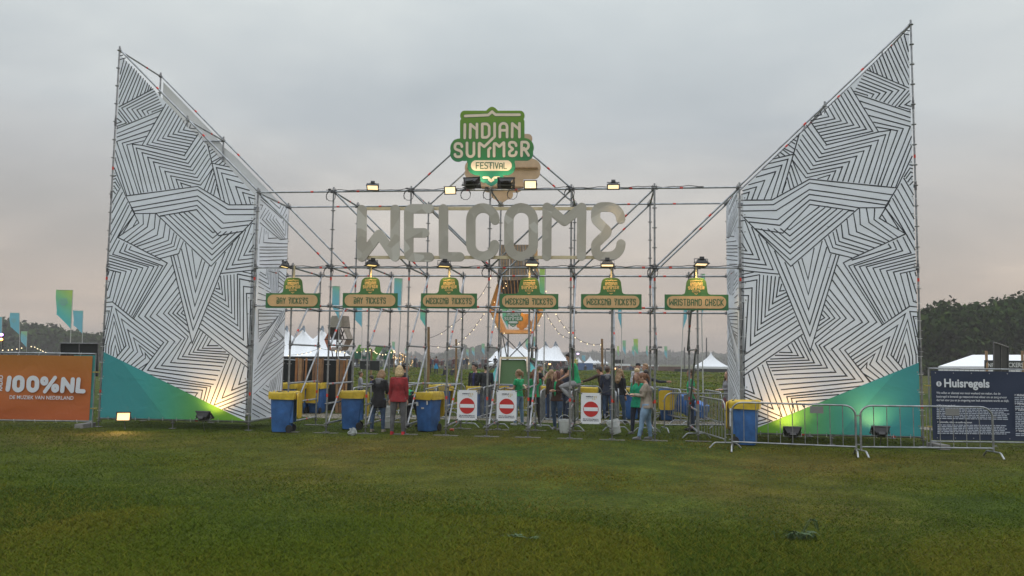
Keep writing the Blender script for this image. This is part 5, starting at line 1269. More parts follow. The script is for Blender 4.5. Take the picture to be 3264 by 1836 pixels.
    if cap:
        mb = MB(); mb.ball(sc(hd(0, -.02, .075)), (.096*k, .108*k, .075*k), 14, 9, rot=HR)
        for j in range(1): mb.slab([sc(hd(-.06, -.10, .06)), sc(hd(.06, -.10, .06)), sc(hd(.05, -.175, .035)), sc(hd(-.05, -.175, .035))], HR @ V((0, 0, .012*k)))
        remeshed(mb, 'cap', cloth(*cap), t, vox*.8, 2)
    if extra: extra(t, sc, U, hd, AR)
    return t
def release(o, t, label, cat):                        # something held: a thing of its own, where the hands are
    o.parent = None; o.location = t.location; o.rotation_euler = t.rotation_euler; tag(o, label, cat)
def feet(px, py): p = gnd(px, py); return Vector((p.x, p.y, gz(p.x, p.y)))
def beyond(px, D): p = base_at(px, D, 0); return Vector((p.x, p.y, gz(p.x, p.y)))
HOLD = ((.12, .25, -1), (-.35, 1, .05)); GREEN = ('green', (.018, .33, .13))
JEANS = ('jeans', (.055, .095, .17)); DJ = ('dark_denim', (.028, .042, .075)); BLK = ('black', (.014, .014, .016)); NAVY = ('navy', (.022, .028, .05)); LJ = ('light_denim', (.19, .29, .42))
person('dark blonde woman in a black jacket with grey hood, seen from behind', feet(1204, 1377), -.10, 1.60, BLK, 'long', ('jeans', (.055, .095, .17)), ('beige', (.30, .25, .20)), ('bob', 'dark_blonde'), female=True, wide=1.12, lean=7, jacket=.22, hood=('grey', (.19, .19, .20)), head=(-12, 22), larm=((.10, .25, -1), (-.5, .9, -.25)), rarm=((.10, .3, -1), (-.4, .9, -.3)), lleg=(-3, 6, 2), rleg=(3, 4, 2))
person('blonde woman in a red jacket and grey patterned trousers, seen from behind', feet(1267, 1386), .04, 1.70, ('red', (.24, .018, .022)), 'long', ('grey_print', (.095, .095, .10)), ('red_suede', (.42, .02, .03)), ('bob', 'blonde'), female=True, wide=1.05, lean=2, jacket=.07, head=(0, 10), larm=((.14, .03, -1), (.04, .10, -1)), rarm=((.14, .05, -1), (-.02, .2, -1)), lleg=(0, 5, 2), rleg=(0, 4, 0))
p = feet(1313, 1362); person('volunteer in a green shirt bending down behind the woman in red', p, 1.15, 1.66, GREEN, 'short', BLK, ('black_shoe', (.02, .02, .02)), ('short', 'brown'), lean=72, larm=((.05, .5, -1), (0, .25, -1)), rarm=((.05, .6, -1), (0, .35, -1)), lleg=(8, 4, 10), rleg=(-10, 4, 6), head=(0, 50))
p = beyond(1293, 25.6); person('dark haired man looking on just behind the woman in red', p, -1.3, 1.74, ('charcoal', (.03, .03, .034)), 'long', DJ, ('black_shoe', (.02, .02, .02)), ('short', 'dark'), 'tan')
def cup(t, sc, U, hd, AR):
    c = sc(AR[1][2]+AR[1][3]*.11); mb = MB(); mb.tube([c+Vector((0, 0, -.06)), c+Vector((0, 0, .06))], [.030, .042], 10); release(mb.build('cup', WHITE, t, True), t, 'white cup in the hand of the boy in the grey sweater', 'cup')
p = beyond(1151, 31.5); person('boy in a grey sweater walking right with a white cup on the bank', p, -1.45, 1.36, ('pale_grey', (.27, .27, .30)), 'long', NAVY, ('white', (.5, .5, .5)), ('short', 'brown'), 'tan', larm=((.05, .3, -1), (-.1, 1, -.05)), rarm=((.05, .35, -1), (0, 1, -.05)), extra=cup)
p = beyond(1206, 29.5); person('child in a dark blue jumper leaning over behind the woman in the black jacket', p, 1.2, 1.34, ('deep_blue', (.022, .025, .10)), 'long', DJ, ('black_shoe', (.02, .02, .02)), ('short', 'dark'), lean=30, larm=((.1, .5, -1), (0, 1, -.6)))
PL = ('plaid', (.14, .05, .06))
person('girl in a plaid shirt standing on the far bank beside a tall flag pole', beyond(1369, 78), .5, 1.68, PL, 'long', BLK, ('black_shoe', (.02, .02, .02)), ('long', 'brown'), female=True, vox=.02)
person('girl with a bright blue jacket tied round her waist on the far bank', beyond(1391, 78), .15, 1.66, PL, 'long', BLK, ('black_shoe', (.02, .02, .02)), ('bun', 'brown'), female=True, vox=.02, skirt=('bright_blue', (.02, .25, .45)))
for px, lb, rz in ((1416, 'person in dark clothes sitting on the far bank, leaning back', 1.2), (1441, 'person in dark clothes sitting hunched on the far bank, left of the lit poles', -.4)):
    q = beyond(px, 76); person(lb, q, rz, 1.68, BLK, 'long', DJ, ('black_shoe', (.02, .02, .02)), ('short', 'dark'), lean=-12 if px < 1430 else 22, pelvis=.12, lleg=(72, 6, 80), rleg=(66, 8, 75), vox=.02, larm=((.25, -.5, -1), (.1, -.3, -1)))
def vest(t, sc, U, hd, AR):
    mb = MB()
    for s in (-1, 1): mb.tube([sc(U(s*.075, -.01, .510)), sc(U(s*.16, -.01, .497)), sc(U(s*.205, -.01, .46))], [.036, .046, .036], 8)
    remeshed(mb, 'shoulder_patch', cloth('lime', (.10, .34, .05)), t, .013, 2)
person('steward in a black jacket with lime shoulder patches behind the bins', beyond(1516, 27.5), 2.75, 1.76, BLK, 'long', DJ, ('black_shoe', (.02, .02, .02)), ('short', 'dark'), head=(-25, 5), jacket=.08, open_front=('deep_blue', (.022, .025, .10)), larm=((.16, .05, -1), (.05, .2, -1)), extra=vest)
def bag(t, sc, U, hd, AR):
    sh, el, wr, b = AR[-1]; c = sc(wr+b*.08); mb = MB(); mb.ball(c+Vector((0, 0, -.17)), (.10, .05, .17), 10, 8); mb.tube([c, c+Vector((0, 0, -.08))], .02, 6); release(mb.build('carried_bag', BAG_Y, t, 'all'), t, 'yellow plastic bag hanging from the hand of the man in the dark jacket', 'bag')
person('man in a dark jacket holding a yellow bag, turned away beside the steward', beyond(1550, 27.2), .4, 1.76, ('slate', (.026, .03, .036)), 'long', DJ, ('black_shoe', (.02, .02, .02)), ('short', 'dark'), jacket=.12, larm=((.15, .35, -1), (.1, 1, -.1)), extra=bag)
def tablet(t, sc, U, hd, AR):
    c = (AR[-1][2]+AR[1][2])/2+AR[1][3]*.10; mb = MB(); mb.box(sc(c), (.24, .17, .014), rot=Matrix.Rotation(rad(18), 3, 'X')); release(mb.build('tablet', BLACK, t), t, 'dark tablet in the hands of the young woman in a green shirt', 'tablet')
person('young woman in a green shirt and light jeans holding a dark tablet', feet(1652, 1355), 1.05, 1.60, GREEN, 'short', LJ, ('white', (.55, .55, .53)), ('ponytail', 'dark_blonde'), female=True, head=(15, 4), larm=HOLD, rarm=HOLD, lleg=(3, 4, 2), rleg=(-3, 4, 2), extra=tablet)
person('woman in a green shirt and black trousers half hidden behind a gate post', feet(1702, 1359), .55, 1.63, GREEN, 'short', BLK, ('white', (.55, .55, .53)), ('curly', 'red_brown'), female=True, larm=((.2, .2, -1), (-.1, .9, .35)), head=(25, 0), lleg=(10, 5, 4), rleg=(-10, 3, 4))
person('man in a grey cap and black shirt with his hand at his mouth', feet(1720, 1313), -1.35, 1.72, BLK, 'short', ('khaki', (.16, .135, .09)), ('red_shoe', (.30, .06, .05)), ('short', 'dark_blonde'), shorts=True, cap=('grey_cap', (.20, .20, .20)), rarm=((.05, .55, -1), (-.2, .5, 1)), larm=((.05, .4, -1), (-.3, .6, .9)))
person('smiling girl with long auburn hair in a brown jacket over a green shirt', feet(1774, 1371), 2.65, 1.60, ('brown_leather', (.065, .032, .024)), 'long', JEANS, ('grey_shoe', (.16, .16, .16)), ('long', 'auburn'), female=True, head=(-20, 0), jacket=.05, open_front=GREEN, larm=((.25, .15, -1), (-.6, .75, .1)), rarm=((.2, .1, -1), (-.55, .8, .1)), lleg=(4, 5, 2), rleg=(-2, 3, 12))
person('smiling woman with long brown hair right behind the girl in the brown jacket', beyond(1792, 27.6), 2.9, 1.60, ('plum', (.05, .03, .045)), 'long', DJ, ('black_shoe', (.02, .02, .02)), ('long', 'brown'), 'tan', True)
person('girl with light brown hair turned away, left of the girl in the brown jacket', beyond(1757, 26.4), .9, 1.58, ('dark_brown', (.05, .03, .02)), 'long', DJ, ('black_shoe', (.02, .02, .02)), ('long', 'dark_blonde'), female=True)
person('man in a navy jacket in profile behind the sitting boy', beyond(1806, 26.9), -.9, 1.68, NAVY, 'long', DJ, ('black_shoe', (.02, .02, .02)), ('short', 'dark'), 'tan', jacket=.1)
# boy on the scaffold transom
pb = Vector((6*B+.12, .95, 0)); person('boy in a green shirt and grey sweatpants sitting up on the scaffold rail', pb, 1.45, 1.66, ('green', (.018, .33, .13)), 'short', ('sweat_grey', (.30, .30, .31)), ('grey_shoe', (.16, .16, .16)), ('short', 'dark'), lean=12, pelvis=lev(1)+.12, lleg=(74, 9, 122), rleg=(78, 12, 118), larm=((.12, .35, -1), (-.1, .95, -.55)), rarm=((.12, .45, -1), (-.1, .9, -.5)), head=(15, 12))
person('man in a dark brown jacket reaching left across a bin', beyond(1924, 27.9), .7, 1.74, ('dark_brown', (.05, .03, .02)), 'long', DJ, ('black_shoe', (.02, .02, .02)), ('short', 'dark'), 'tan', lean=14, larm=((1, .55, -.55), (1, .75, -.40)), head=(30, 10))
person('man in a navy hooded jacket seen from behind, right of a no entry sign', feet(1937, 1333), -.15, 1.72, NAVY, 'long', JEANS, ('black_shoe', (.02, .02, .02)), ('short', 'brown'), jacket=.12, hood=('grey', (.19, .19, .20)), head=(-20, 0))
person('woman with long curly blonde hair in a black top and jeans striding away', feet(1972, 1350), -.55, 1.66, BLK, 'long', JEANS, ('black_shoe', (.02, .02, .02)), ('curly', 'dark_blonde'), female=True, lean=6, head=(-25, 0), lleg=(-16, 4, 4), rleg=(14, 4, 8), larm=((.1, .4, -1), (0, 1, -.4)), rarm=((.14, -.08, -1), (.05, .1, -1)), wide=1.05)
person('young woman in a bright green zip jacket and dark trousers, frowning towards the gate', feet(2031, 1384), 2.45, 1.60, ('sea_green', (.012, .33, .19)), 'long', NAVY, ('black_white', (.12, .12, .12)), ('long', 'red_brown'), female=True, head=(0, 0), jacket=.14, open_front=GREEN, larm=((.2, .1, -1), (-.5, .8, -.15)), rarm=((.16, .1, -1), (-.3, .9, .05)), lleg=(-2, 3, 2), rleg=(6, 4, 4))
def phone(t, sc, U, hd, AR):
    c = (AR[-1][2]+AR[1][2])/2+AR[1][3]*.12+Vector((0, .02, .03)); mb = MB(); mb.box(sc(c), (.08, .02, .15), rot=Matrix.Rotation(rad(-35), 3, 'X')); release(mb.build('phone', BLACK, t), t, 'black phone in the hands of the woman in the beige sweater', 'phone')
    mb = MB(); mb.box(sc(c+Vector((-.02, .05, .02))), (.13, .006, .18), rot=Matrix.Rotation(rad(-35), 3, 'X')); release(mb.build('leaflet', M('paper', (.7, .69, .68), .8, 0, .03), t), t, 'white paper held behind the phone of the woman in beige', 'paper')
person('woman in a beige sweater and light blue jeans looking down at her phone', feet(2061, 1402), 1.52, 1.64, ('beige', (.30, .225, .19)), 'long', LJ, ('grey_shoe', (.16, .16, .16)), ('ponytail', 'red_brown'), female=True, wide=1.25, lean=3, head=(0, 26), larm=((.05, .25, -1), (-.3, 1, .12)), rarm=((.08, .2, -1), (-.3, 1, .15)), lleg=(16, 4, 6), rleg=(-6, 4, 2), jacket=.08, extra=phone)
person('man in a black beanie far behind the woman in the green jacket', beyond(2034, 31), 2.9, 1.80, ('white_shirt', (.42, .42, .44)), 'short', DJ, ('black_shoe', (.02, .02, .02)), None, 'tan', cap=BLK)
person('boy with curly blond hair in a white shirt behind the woman in the green jacket', beyond(2030, 27.3), .5, 1.66, ('white_shirt', (.42, .42, .44)), 'short', DJ, ('black_shoe', (.02, .02, .02)), ('short', 'blonde'))
person('sandy haired man behind the woman in beige, his head above hers', beyond(2057, 29.6), 2.2, 1.80, ('charcoal', (.03, .03, .034)), 'long', DJ, ('black_shoe', (.02, .02, .02)), ('short', 'dark_blonde'))
person('man in dark jacket stretching his arm out right behind the woman in beige', beyond(2060, 27.0), -.2, 1.62, ('slate', (.026, .03, .036)), 'long', DJ, ('black_shoe', (.02, .02, .02)), ('long', 'dark'), 'tan', rarm=((1, .30, -.28), (1, .1, .02)))
person('man in a green shirt and dark jeans standing in profile by the right posts', feet(2203, 1373), 1.5, 1.71, ('green', (.018, .33, .13)), 'short', DJ, ('black_shoe', (.02, .02, .02)), ('short', 'brown'), 'tan', head=(0, -3), larm=((.05, -.2, -1), (-.25, -.35, -1)), rarm=((.05, -.2, -1), (-.2, -.4, -1)), lleg=(-3, 4, 2), rleg=(3, 3, 3))
person('woman in a grey cardigan and floral dress half hidden by the right tower banner', beyond(2319, 26), 2.0, 1.62, ('cardigan', (.21, .205, .215)), 'long', None, ('black_shoe', (.02, .02, .02)), ('long', 'brown'), female=True, skirt=('floral', (.16, .05, .055)), jacket=.2, larm=((.15, .2, -1), (-.3, .9, 0)), rarm=((.1, .2, -1), (-.3, .9, 0)))
# ================================================================== flags
POLE = M('white_pole', (.46, .46, .45), .4, .1, .06)
FLAGM = [M_grad('flag_print_teal', [(0, (.17, .47, .60)), (.72, (.18, .49, .58)), (.90, (.20, .50, .47)), (1, (.28, .53, .30))], 'Z', 2.9, 6, .7, axis2='X', k2=.5),
         M_grad('flag_print_green', [(0, (.10, .46, .58)), (.35, (.12, .50, .46)), (.7, (.24, .55, .25)), (1, (.46, .62, .12))], 'Z', 2.9, 6, .7, axis2='X', k2=.9)]
for _m in FLAGM:                                       # thin cloth lets the sky through
    _t = _m.node_tree; _p = _t.nodes['Principled BSDF']; _o = _t.nodes['Material Output']; _tr = nd(_t, 'ShaderNodeBsdfTranslucent'); _x = nd(_t, 'ShaderNodeMixShader'); _x.inputs[0].default_value = .45
    _t.links.new(_p.inputs['Base Color'].links[0].from_socket, _tr.inputs[0]); _t.links.new(_p.outputs[0], _x.inputs[1]); _t.links.new(_tr.outputs[0], _x.inputs[2]); _t.links.new(_x.outputs[0], _o.inputs[0])
FLOGO = M('flag_logo', (.22, .42, .42), .7, 0, 0)
def flag(px, top, label, side=-1, bx=None, wd=1.05, cl=3.0, green=0, logo=False, turn=1.0, D=None):
    """banner flag; px = top of the pole, bx = column of its foot"""
    D = D or 4.06*F/(hz(px)-top); b = base_at(bx if bx is not None else px, D); s = D/F
    tp_ = atD(px, top, D); t = thing('banner_flag', label, 'flag', b, group='tall banner flags'); h = tp_.z-b.z
    dx = (tp_-b); ax = Vector((dx.x, dx.y, h))
    u = (_R*turn+_F0*(1-turn)*1.2).normalized()*side
    mb = MB(); r = max(.032, .35*s); mb.tube([(0, 0, 0), ax*.5, ax], [r, r*.85, r*.6], 8); mb.tube([ax*.998, ax*.998+u*wd], r*.4, 6); mb.build('pole', POLE, t, True)
    mb = MB(); nx, nz = 8, 18
    for i in range(nx+1):
        a = i/nx
        for k in range(nz+1):
            q = k/nz; bot = cl-(cl*.36)*min(1, a*1.02)**.9; z = -q*bot
            wv = .07*sin(q*5+a*3+px)*a*wd
            p = ax*((h+z)/h)+u*(.03+wd*a*(1-.05*q))+Vector((u.y, -u.x, 0))*wv; mb.v.append(tuple(p))
    for i in range(nx):
        for k in range(nz): mb.f.append([i*(nz+1)+k, (i+1)*(nz+1)+k, (i+1)*(nz+1)+k+1, i*(nz+1)+k+1]); mb.m.append(0)
    mb.build('flag_cloth', FLAGM[green], t, 'all')
    if logo:
        k = wd*.62/1200; w = Vector((u.y, -u.x, 0)); w = w if w.dot(CAM-b) > 0 else -w; ur = u if u.dot(_R) > 0 else -u
        c = ax*((h-.75)/h)+u*(wd*.52); mb = MB(); flat(mb, strokes(LG, 44)+strokes(LGB, 40)+[rrect(470, 872, 1040, 1010, 60)], lambda x, y, q: c+ur*((x-763)*k)+Vector((0, 0, -(y-560)*k))+w*.07); mb.build('flag_logo', FLOGO, t)
flag(233, 924, 'largest banner flag at left, lime to teal, above the dark screen box', bx=223, wd=1.04, cl=2.5, green=1, logo=True)
flag(265.5, 990, 'banner flag just right of the largest one at left', bx=262, wd=0.92, cl=2.2)
flag(62, 997, 'banner flag at left in front of the wooded hill, second from the picture edge', bx=65.5, wd=0.98, cl=2.25, logo=True)
flag(87, 1056, 'smallest banner flag at left, low before the wooded hill', bx=85, wd=1.2, cl=3.1)
flag(7, 1010, 'banner flag cut by the left picture edge beside the purple stage light', wd=1, cl=2.4)
flag(1084, 912, 'banner flag seen between the two day tickets signs, left one', bx=1079, wd=0.42, cl=1.9)
flag(1155, 968, 'banner flag behind the second day tickets sign, its tip hanging below', bx=1154, wd=0.64, cl=1.8)
flag(1284, 887, 'tallest banner flag between the second and third ticket sign, on a leaning pole', bx=1266, wd=0.4, cl=1.85)
flag(1360, 962, 'banner flag below the third ticket sign beside a wooden pole', bx=1362, wd=0.46, cl=1.95, green=1)
flag(1259, 1089, 'small far banner flag right of the green stage roofs', wd=0.74, cl=2.4); flag(1297, 1110, 'smallest far banner flag over the lit poles', wd=0.85, cl=2.8)
flag(1494, 1113, 'far banner flag before the misty grove, leftmost of three', wd=1.1, cl=3.3); flag(1513, 1108, 'far banner flag before the misty grove, middle of three', wd=1.1, cl=3.3); flag(1545, 1095, 'far banner flag before the misty grove, rightmost and tallest of three', wd=0.8, cl=3.2)
flag(1739, 856, 'green banner flag just right of the wooden lattice tower', bx=1733, wd=0.24, cl=2, green=1)
flag(1620, 960, 'lime banner flag behind the small hanging logo board', bx=1621, wd=0.4, cl=1.9, green=1)
flag(1684, 1079, 'far banner flag between peaks of the white tent, left one', wd=0.52, cl=2.4); flag(1706, 1073, 'far banner flag between peaks of the white tent, right one', wd=0.58, cl=1.9)
flag(1866, 1133, 'tiny far banner flag above the pointed white tents', wd=1.1, cl=1.9, D=250)
flag(1982, 955, 'narrow banner flag below the last weekend tickets sign', bx=1981, wd=0.22, cl=1.95)
flag(1973, 1103, 'far lime banner flag over the fields, leftmost of the cluster', wd=0.5, cl=3, green=1); flag(1995, 1085, 'far teal banner flag over the fields, left of the paired ones', wd=0.66, cl=3)
flag(2022, 1104, 'far teal banner flag tucked behind a larger lime one', wd=0.66, cl=3); flag(2034, 1080, 'far lime banner flag, largest of the cluster over the fields', wd=0.84, cl=3, green=1)
flag(2065, 1103, 'far banner flag mostly hidden by a gate post', wd=0.5, cl=3); flag(2127, 1104, 'far banner flag alone right of the cluster', wd=0.84, cl=3.5)
flag(2180, 955, 'banner flag left below the wristband check sign, cloth to the right of its pole', side=1, bx=2169, wd=0.22, cl=1.95)
flag(2234, 872, 'banner flag behind the wristband check sign, on a tall pole in the grass', side=1, bx=2241, wd=0.16, cl=2)

# ================================================================== tents
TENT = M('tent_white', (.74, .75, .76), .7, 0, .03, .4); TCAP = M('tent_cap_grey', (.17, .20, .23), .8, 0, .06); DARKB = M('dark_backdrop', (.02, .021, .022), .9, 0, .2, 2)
def big_tent(label, D, peaks, y_top, x0, x1, y_eave, y_base, caps=True, group='white festival tents'):
    """marquee with several mast peaks; peaks = columns"""
    s = D/F; b = base_at((x0+x1)/2, D); t = thing('marquee', label, 'tent', b, group=group)
    def Pt(px, py, d=0): return atD(px, py, D)+_F0*d-b
    n = 72; rows = 9; dep = (x1-x0)*s*.28; mb = MB()
    prof = []
    for i in range(n+1):
        x = x0+(x1-x0)*i/n; best = 0
        for p in peaks:
            q = abs(x-p)/((x1-x0)/len(peaks)*.62); best = max(best, math.exp(-1.9*q)*1.0 if q < 3 else 0)
        edge = min(1, 8*min(i/n, 1-i/n)); prof.append((x, y_eave-(y_eave-y_top)*min(1, .42*edge**.7+.58*best)*min(1, edge+.12)))
    for r in range(rows+1):
        a = r/rows
        for x, yt in prof:
            k = sin(pi*min(a, .999)*.5)**1.0 if a < 1 else 1
            y = y_eave+(yt-y_eave)*a**1.25; mb.v.append(tuple(Pt(x, y, -dep*(1-a)+dep*0)))
    for r in range(1, rows+1):
        a = 1-r/rows
        for x, yt in prof: y = y_eave+(yt-y_eave)*a**1.25; mb.v.append(tuple(Pt(x, y, dep*(1-a))))
    for r in range(2*rows):
        for i in range(n): mb.f.append([r*(n+1)+i, r*(n+1)+i+1, (r+1)*(n+1)+i+1, (r+1)*(n+1)+i]); mb.m.append(0)
    mb.build('canopy', TENT, t, 'all')
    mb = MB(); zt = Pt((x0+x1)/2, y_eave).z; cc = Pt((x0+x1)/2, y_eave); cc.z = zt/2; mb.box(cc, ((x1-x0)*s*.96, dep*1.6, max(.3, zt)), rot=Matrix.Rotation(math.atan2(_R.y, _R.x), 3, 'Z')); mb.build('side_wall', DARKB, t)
    for p in peaks:
        if caps:
            mb = MB(); w = (x1-x0)/len(peaks)*.10
            mb.tube([Pt(p, y_top-w*.95), Pt(p, y_top-w*.35), Pt(p, y_top+w*.35)], [w*s*.28, w*s*.50, w*s*.66], 10)
            for q in (-1, 1): mb.tube([Pt(p+q*w*.35, y_top+w*.3, -.3), Pt(p+q*w*.75, y_top+w*.9, -.6), Pt(p+q*w*1.25, y_top+w*1.6, -.9)], [w*s*.42, w*s*.26, w*s*.08], 6)
            mb.build('peak_cap', TCAP, t)
    return t
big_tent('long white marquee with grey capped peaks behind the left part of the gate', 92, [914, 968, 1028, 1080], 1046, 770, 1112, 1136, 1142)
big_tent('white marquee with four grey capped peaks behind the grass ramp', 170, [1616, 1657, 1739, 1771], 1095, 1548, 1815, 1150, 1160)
def pagoda(px, top, eave, half, label, D, base=None, wall=True):
    s = D/F; b = base_at(px, D); t = thing('pagoda_tent', label, 'tent', b, group='white festival tents')
    ze = atD(px, eave, D).z-b.z; zt = atD(px, top, D).z-b.z; h = half*s; mb = MB(); rot = Matrix.Rotation(math.atan2(_R.y, _R.x)+.12, 3, 'Z')
    prev = None
    for k in range(9):
        a = k/8; r = h*((1-a)**1.75*.97+.02); z = ze+(zt-ze)*a; o = len(mb.v)
        for x, y in ((-1, -1), (1, -1), (1, 1), (-1, 1)): p = rot @ Vector((x*r, y*r, 0)); mb.v.append((p.x, p.y, z))
        if prev is not None:
            for j in range(4): mb.f.append([prev+j, prev+(j+1) % 4, o+(j+1) % 4, o+j]); mb.m.append(0)
        prev = o
    mb.ball((0, 0, zt), h*.035, 6, 4); mb.box((0, 0, ze-.18), (2*h, 2*h, .36), rot=rot); mb.build('canopy', TENT, t)
    for x, y in ((-1, -1), (1, -1), (1, 1), (-1, 1)): p = rot @ Vector((x*h*.97, y*h*.97, 0)); mb = MB(); mb.cyl((p.x, p.y, 0), (p.x, p.y, ze), .06, 6); mb.build('leg', STEEL, t)
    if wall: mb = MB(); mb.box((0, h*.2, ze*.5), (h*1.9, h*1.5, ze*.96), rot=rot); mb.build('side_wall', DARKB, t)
    return t
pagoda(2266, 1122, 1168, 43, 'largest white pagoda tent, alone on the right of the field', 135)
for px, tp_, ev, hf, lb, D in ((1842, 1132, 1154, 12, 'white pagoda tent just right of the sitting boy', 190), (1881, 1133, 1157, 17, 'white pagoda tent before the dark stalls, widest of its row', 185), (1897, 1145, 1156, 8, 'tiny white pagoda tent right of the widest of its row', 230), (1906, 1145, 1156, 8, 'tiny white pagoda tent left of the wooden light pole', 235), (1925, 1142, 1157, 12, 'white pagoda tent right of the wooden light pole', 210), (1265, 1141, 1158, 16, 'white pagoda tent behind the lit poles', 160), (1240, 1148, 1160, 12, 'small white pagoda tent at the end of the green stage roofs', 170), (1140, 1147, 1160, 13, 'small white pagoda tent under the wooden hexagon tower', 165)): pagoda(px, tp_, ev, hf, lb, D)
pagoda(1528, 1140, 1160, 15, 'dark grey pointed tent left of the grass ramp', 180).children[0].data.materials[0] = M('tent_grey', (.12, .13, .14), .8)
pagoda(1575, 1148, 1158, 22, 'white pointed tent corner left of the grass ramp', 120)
def hall(label, D, x0, x1, yr, ye, yb, xr0):
    b = base_at(x0, D); t = thing('frame_tent', label, 'tent', b, group='white festival tents')
    A = lambda px, py, d: atD(px, py, D+d)-b
    mb = MB(); d = 5
    fl, fr, rl, rr = A(x0, ye, 0), A(x1, ye, 0), A(xr0, yr, d), A(x1, yr, d); bl, br = A(x0+150, ye-8, 2*d), A(x1+80, ye-8, 2*d)
    mb.add([fl, fr, rr, rl, br, bl], [(0, 1, 2, 3), (3, 2, 4, 5), (0, 3, 5)]); mb.build('roof', TENT, t)
    mb = MB(); f0, f1 = Vector((fl.x, fl.y, -.4)), Vector((fr.x, fr.y, -.4)); b0, b1 = Vector((bl.x, bl.y, -.4)), Vector((br.x, br.y, -.4))
    mb.add([f0, f1, fr-Vector((0, 0, .02)), fl-Vector((0, 0, .02)), b0, b1, br, bl], [(0, 1, 2, 3), (4, 5, 6, 7), (0, 3, 7, 4)]); mb.build('side_wall', TENT, t); return t
hall('low white frame tent behind the dark blue banner at right', 48, 2990, 3420, 1131, 1168, 1200, 3100)
def info_board():
    D = 42; b = base_at(3215, D); t = thing('info_board', 'dark board on two wooden posts reading INFO LOCKERS before the white tent', 'sign', b)
    A = lambda px, py, d=0: atD(px, py, D)+_F0*d-b
    mb = MB(); mb.slab([A(3139, 1174), A(3275, 1176), A(3275, 1150), A(3139, 1148)], _F0*.05); mb.build('board', M('slate_board', (.035, .04, .042), .7, 0, .1), t)
    for px in (3147, 3262): mb = MB(); p = A(px, 1118, .1); mb.bar((p.x, p.y, 0), p, .10, .10); mb.build('post', WOOD, t)
    for s_, xa, xb in (('INFO', 3145, 3178), ('LOCKERS', 3192, 3262)):
        mb = MB(); a = A(xa, 1170, -.02); e = A(xb, 1170.5, -.02); v, _f = text_polys(s_, 1, .02); k = (e-a).length/max(p[0] for p in v); put_text(mb, s_, lambda x, y, q: a+(e-a).normalized()*(x*k)+Vector((0, 0, y*k*1.25)), 1, .02); mb.build('lettering', M('chalk_white', (.62, .63, .62)), t)
info_board()
def screen_panel(label, D, x0, x1, y0a, y0b, yb0, yb1, n=2, name='screen_panel', d1=0):
    b = base_at(x0, D); t = thing(name, label, 'panel', b); A = lambda px, py, d=0: atD(px, py, D+d)-b
    pts = [A(x0, yb0), A(x1, yb1, d1), A(x1, y0b, d1), A(x0, y0a)]
    mb = MB(); mb.slab(pts, _F0*.02); mb.build('scrim', M('black_scrim', (.013, .017, .017), .9, 0, .2, 3), t)
    mb = MB(); m0, m1 = (pts[0]+pts[1])/2, (pts[2]+pts[3])/2
    for a, c in ((pts[0], pts[3]), (pts[1], pts[2]), (pts[3], pts[2]), (m0, m1)): mb.cyl(a-_F0*.02, c-_F0*.02, .022, 6)
    mb.build('frame', STEEL_D, t); return t
screen_panel('black mesh screen on a frame above the orange banner, left of the left tower', 30, 193, 314, 1094, 1095, 1200, 1200)
screen_panel('dark mesh gate panel standing up behind the dark blue banner', 27, 3166, 3213, 1091, 1107, 1290, 1290, d1=1.2)
screen_panel('black backdrop on the rise below the green stage roofs', 58, 1147, 1210, 1150, 1150, 1176, 1182, name='backdrop_panel')
screen_panel('plain grey screen on legs over the far fields', 150, 1954, 1987, 1146, 1147, 1158, 1158, name='grey_screen').children[0].data.materials[0] = M('grey_board', (.20, .20, .19), .8)

# ================================================================== plank screen behind the left lanes
def plank_screen():
    D = 28.6; x0, x1 = 902, 1118
    for i, (xa, xb, lb) in enumerate(((902, 950, 'nearest the left tower'), (950, 1006, 'between the first two bundles of planks'), (1006, 1080, 'between the second and third bundles of planks'), (1080, 1124, 'at its right end'))):
        b = base_at(xa, D); t = thing('site_screen', 'black sheeted fence panel behind the left lanes, '+lb, 'fence', b, group='black sheeted fence panels')
        A = lambda px, py, d=0: atD(px, py, D+d)-b
        mb = MB(); a, c = A(xa+1, 1146), A(xb-1, 1148.5); mb.slab([Vector((a.x, a.y, .06)), Vector((c.x, c.y, .06)), c, a], _F0*.02); mb.build('scrim', M('black_scrim', (0, 0, 0)), t)
        mb = MB()
        for p in (a, c): mb.cyl((p.x, p.y, 0), p+Vector((0, 0, .06)), .021, 8)
        mb.cyl(a, c, .019, 8); mb.build('frame', STEEL, t)
    W2 = [M('plank_orange', (.36, .155, .055), .75, 0, .25, 6), M('plank_brown', (.22, .12, .06), .8, 0, .3, 6), M('plank_pale', (.40, .23, .11), .8, 0, .25, 6)]
    nm = 0
    for xa, lb in ((948, 'left'), (1003, 'middle'), (1079, 'right')):
        for j in range(4):
            px = xa+j*9+(1.5*sin(j*9+xa)); b = base_at(px, D-.25-.05*(j % 2)); h = atD(px, 1141+(j % 3)*1.7+(xa > 1060)*5, D-.25).z
            mb = MB(); w = (.085, .11, .10, .06)[j]; R3 = Matrix.Rotation(math.atan2(_R.y, _R.x)+.1*sin(j), 3, 'Z') @ Matrix.Rotation(.012*sin(j*5+xa), 3, 'Y')
            mb.box((0, 0, h/2), (w, .035, h), rot=R3); o = mb.build('upright_plank', W2[(j+nm) % 3], None, False, b); nm += 1
            tag(o, f'{["first", "second", "third", "fourth"][j]} upright plank from the left in the {lb} bundle on the black fence', 'plank', 'upright planks on the black fence')
plank_screen()

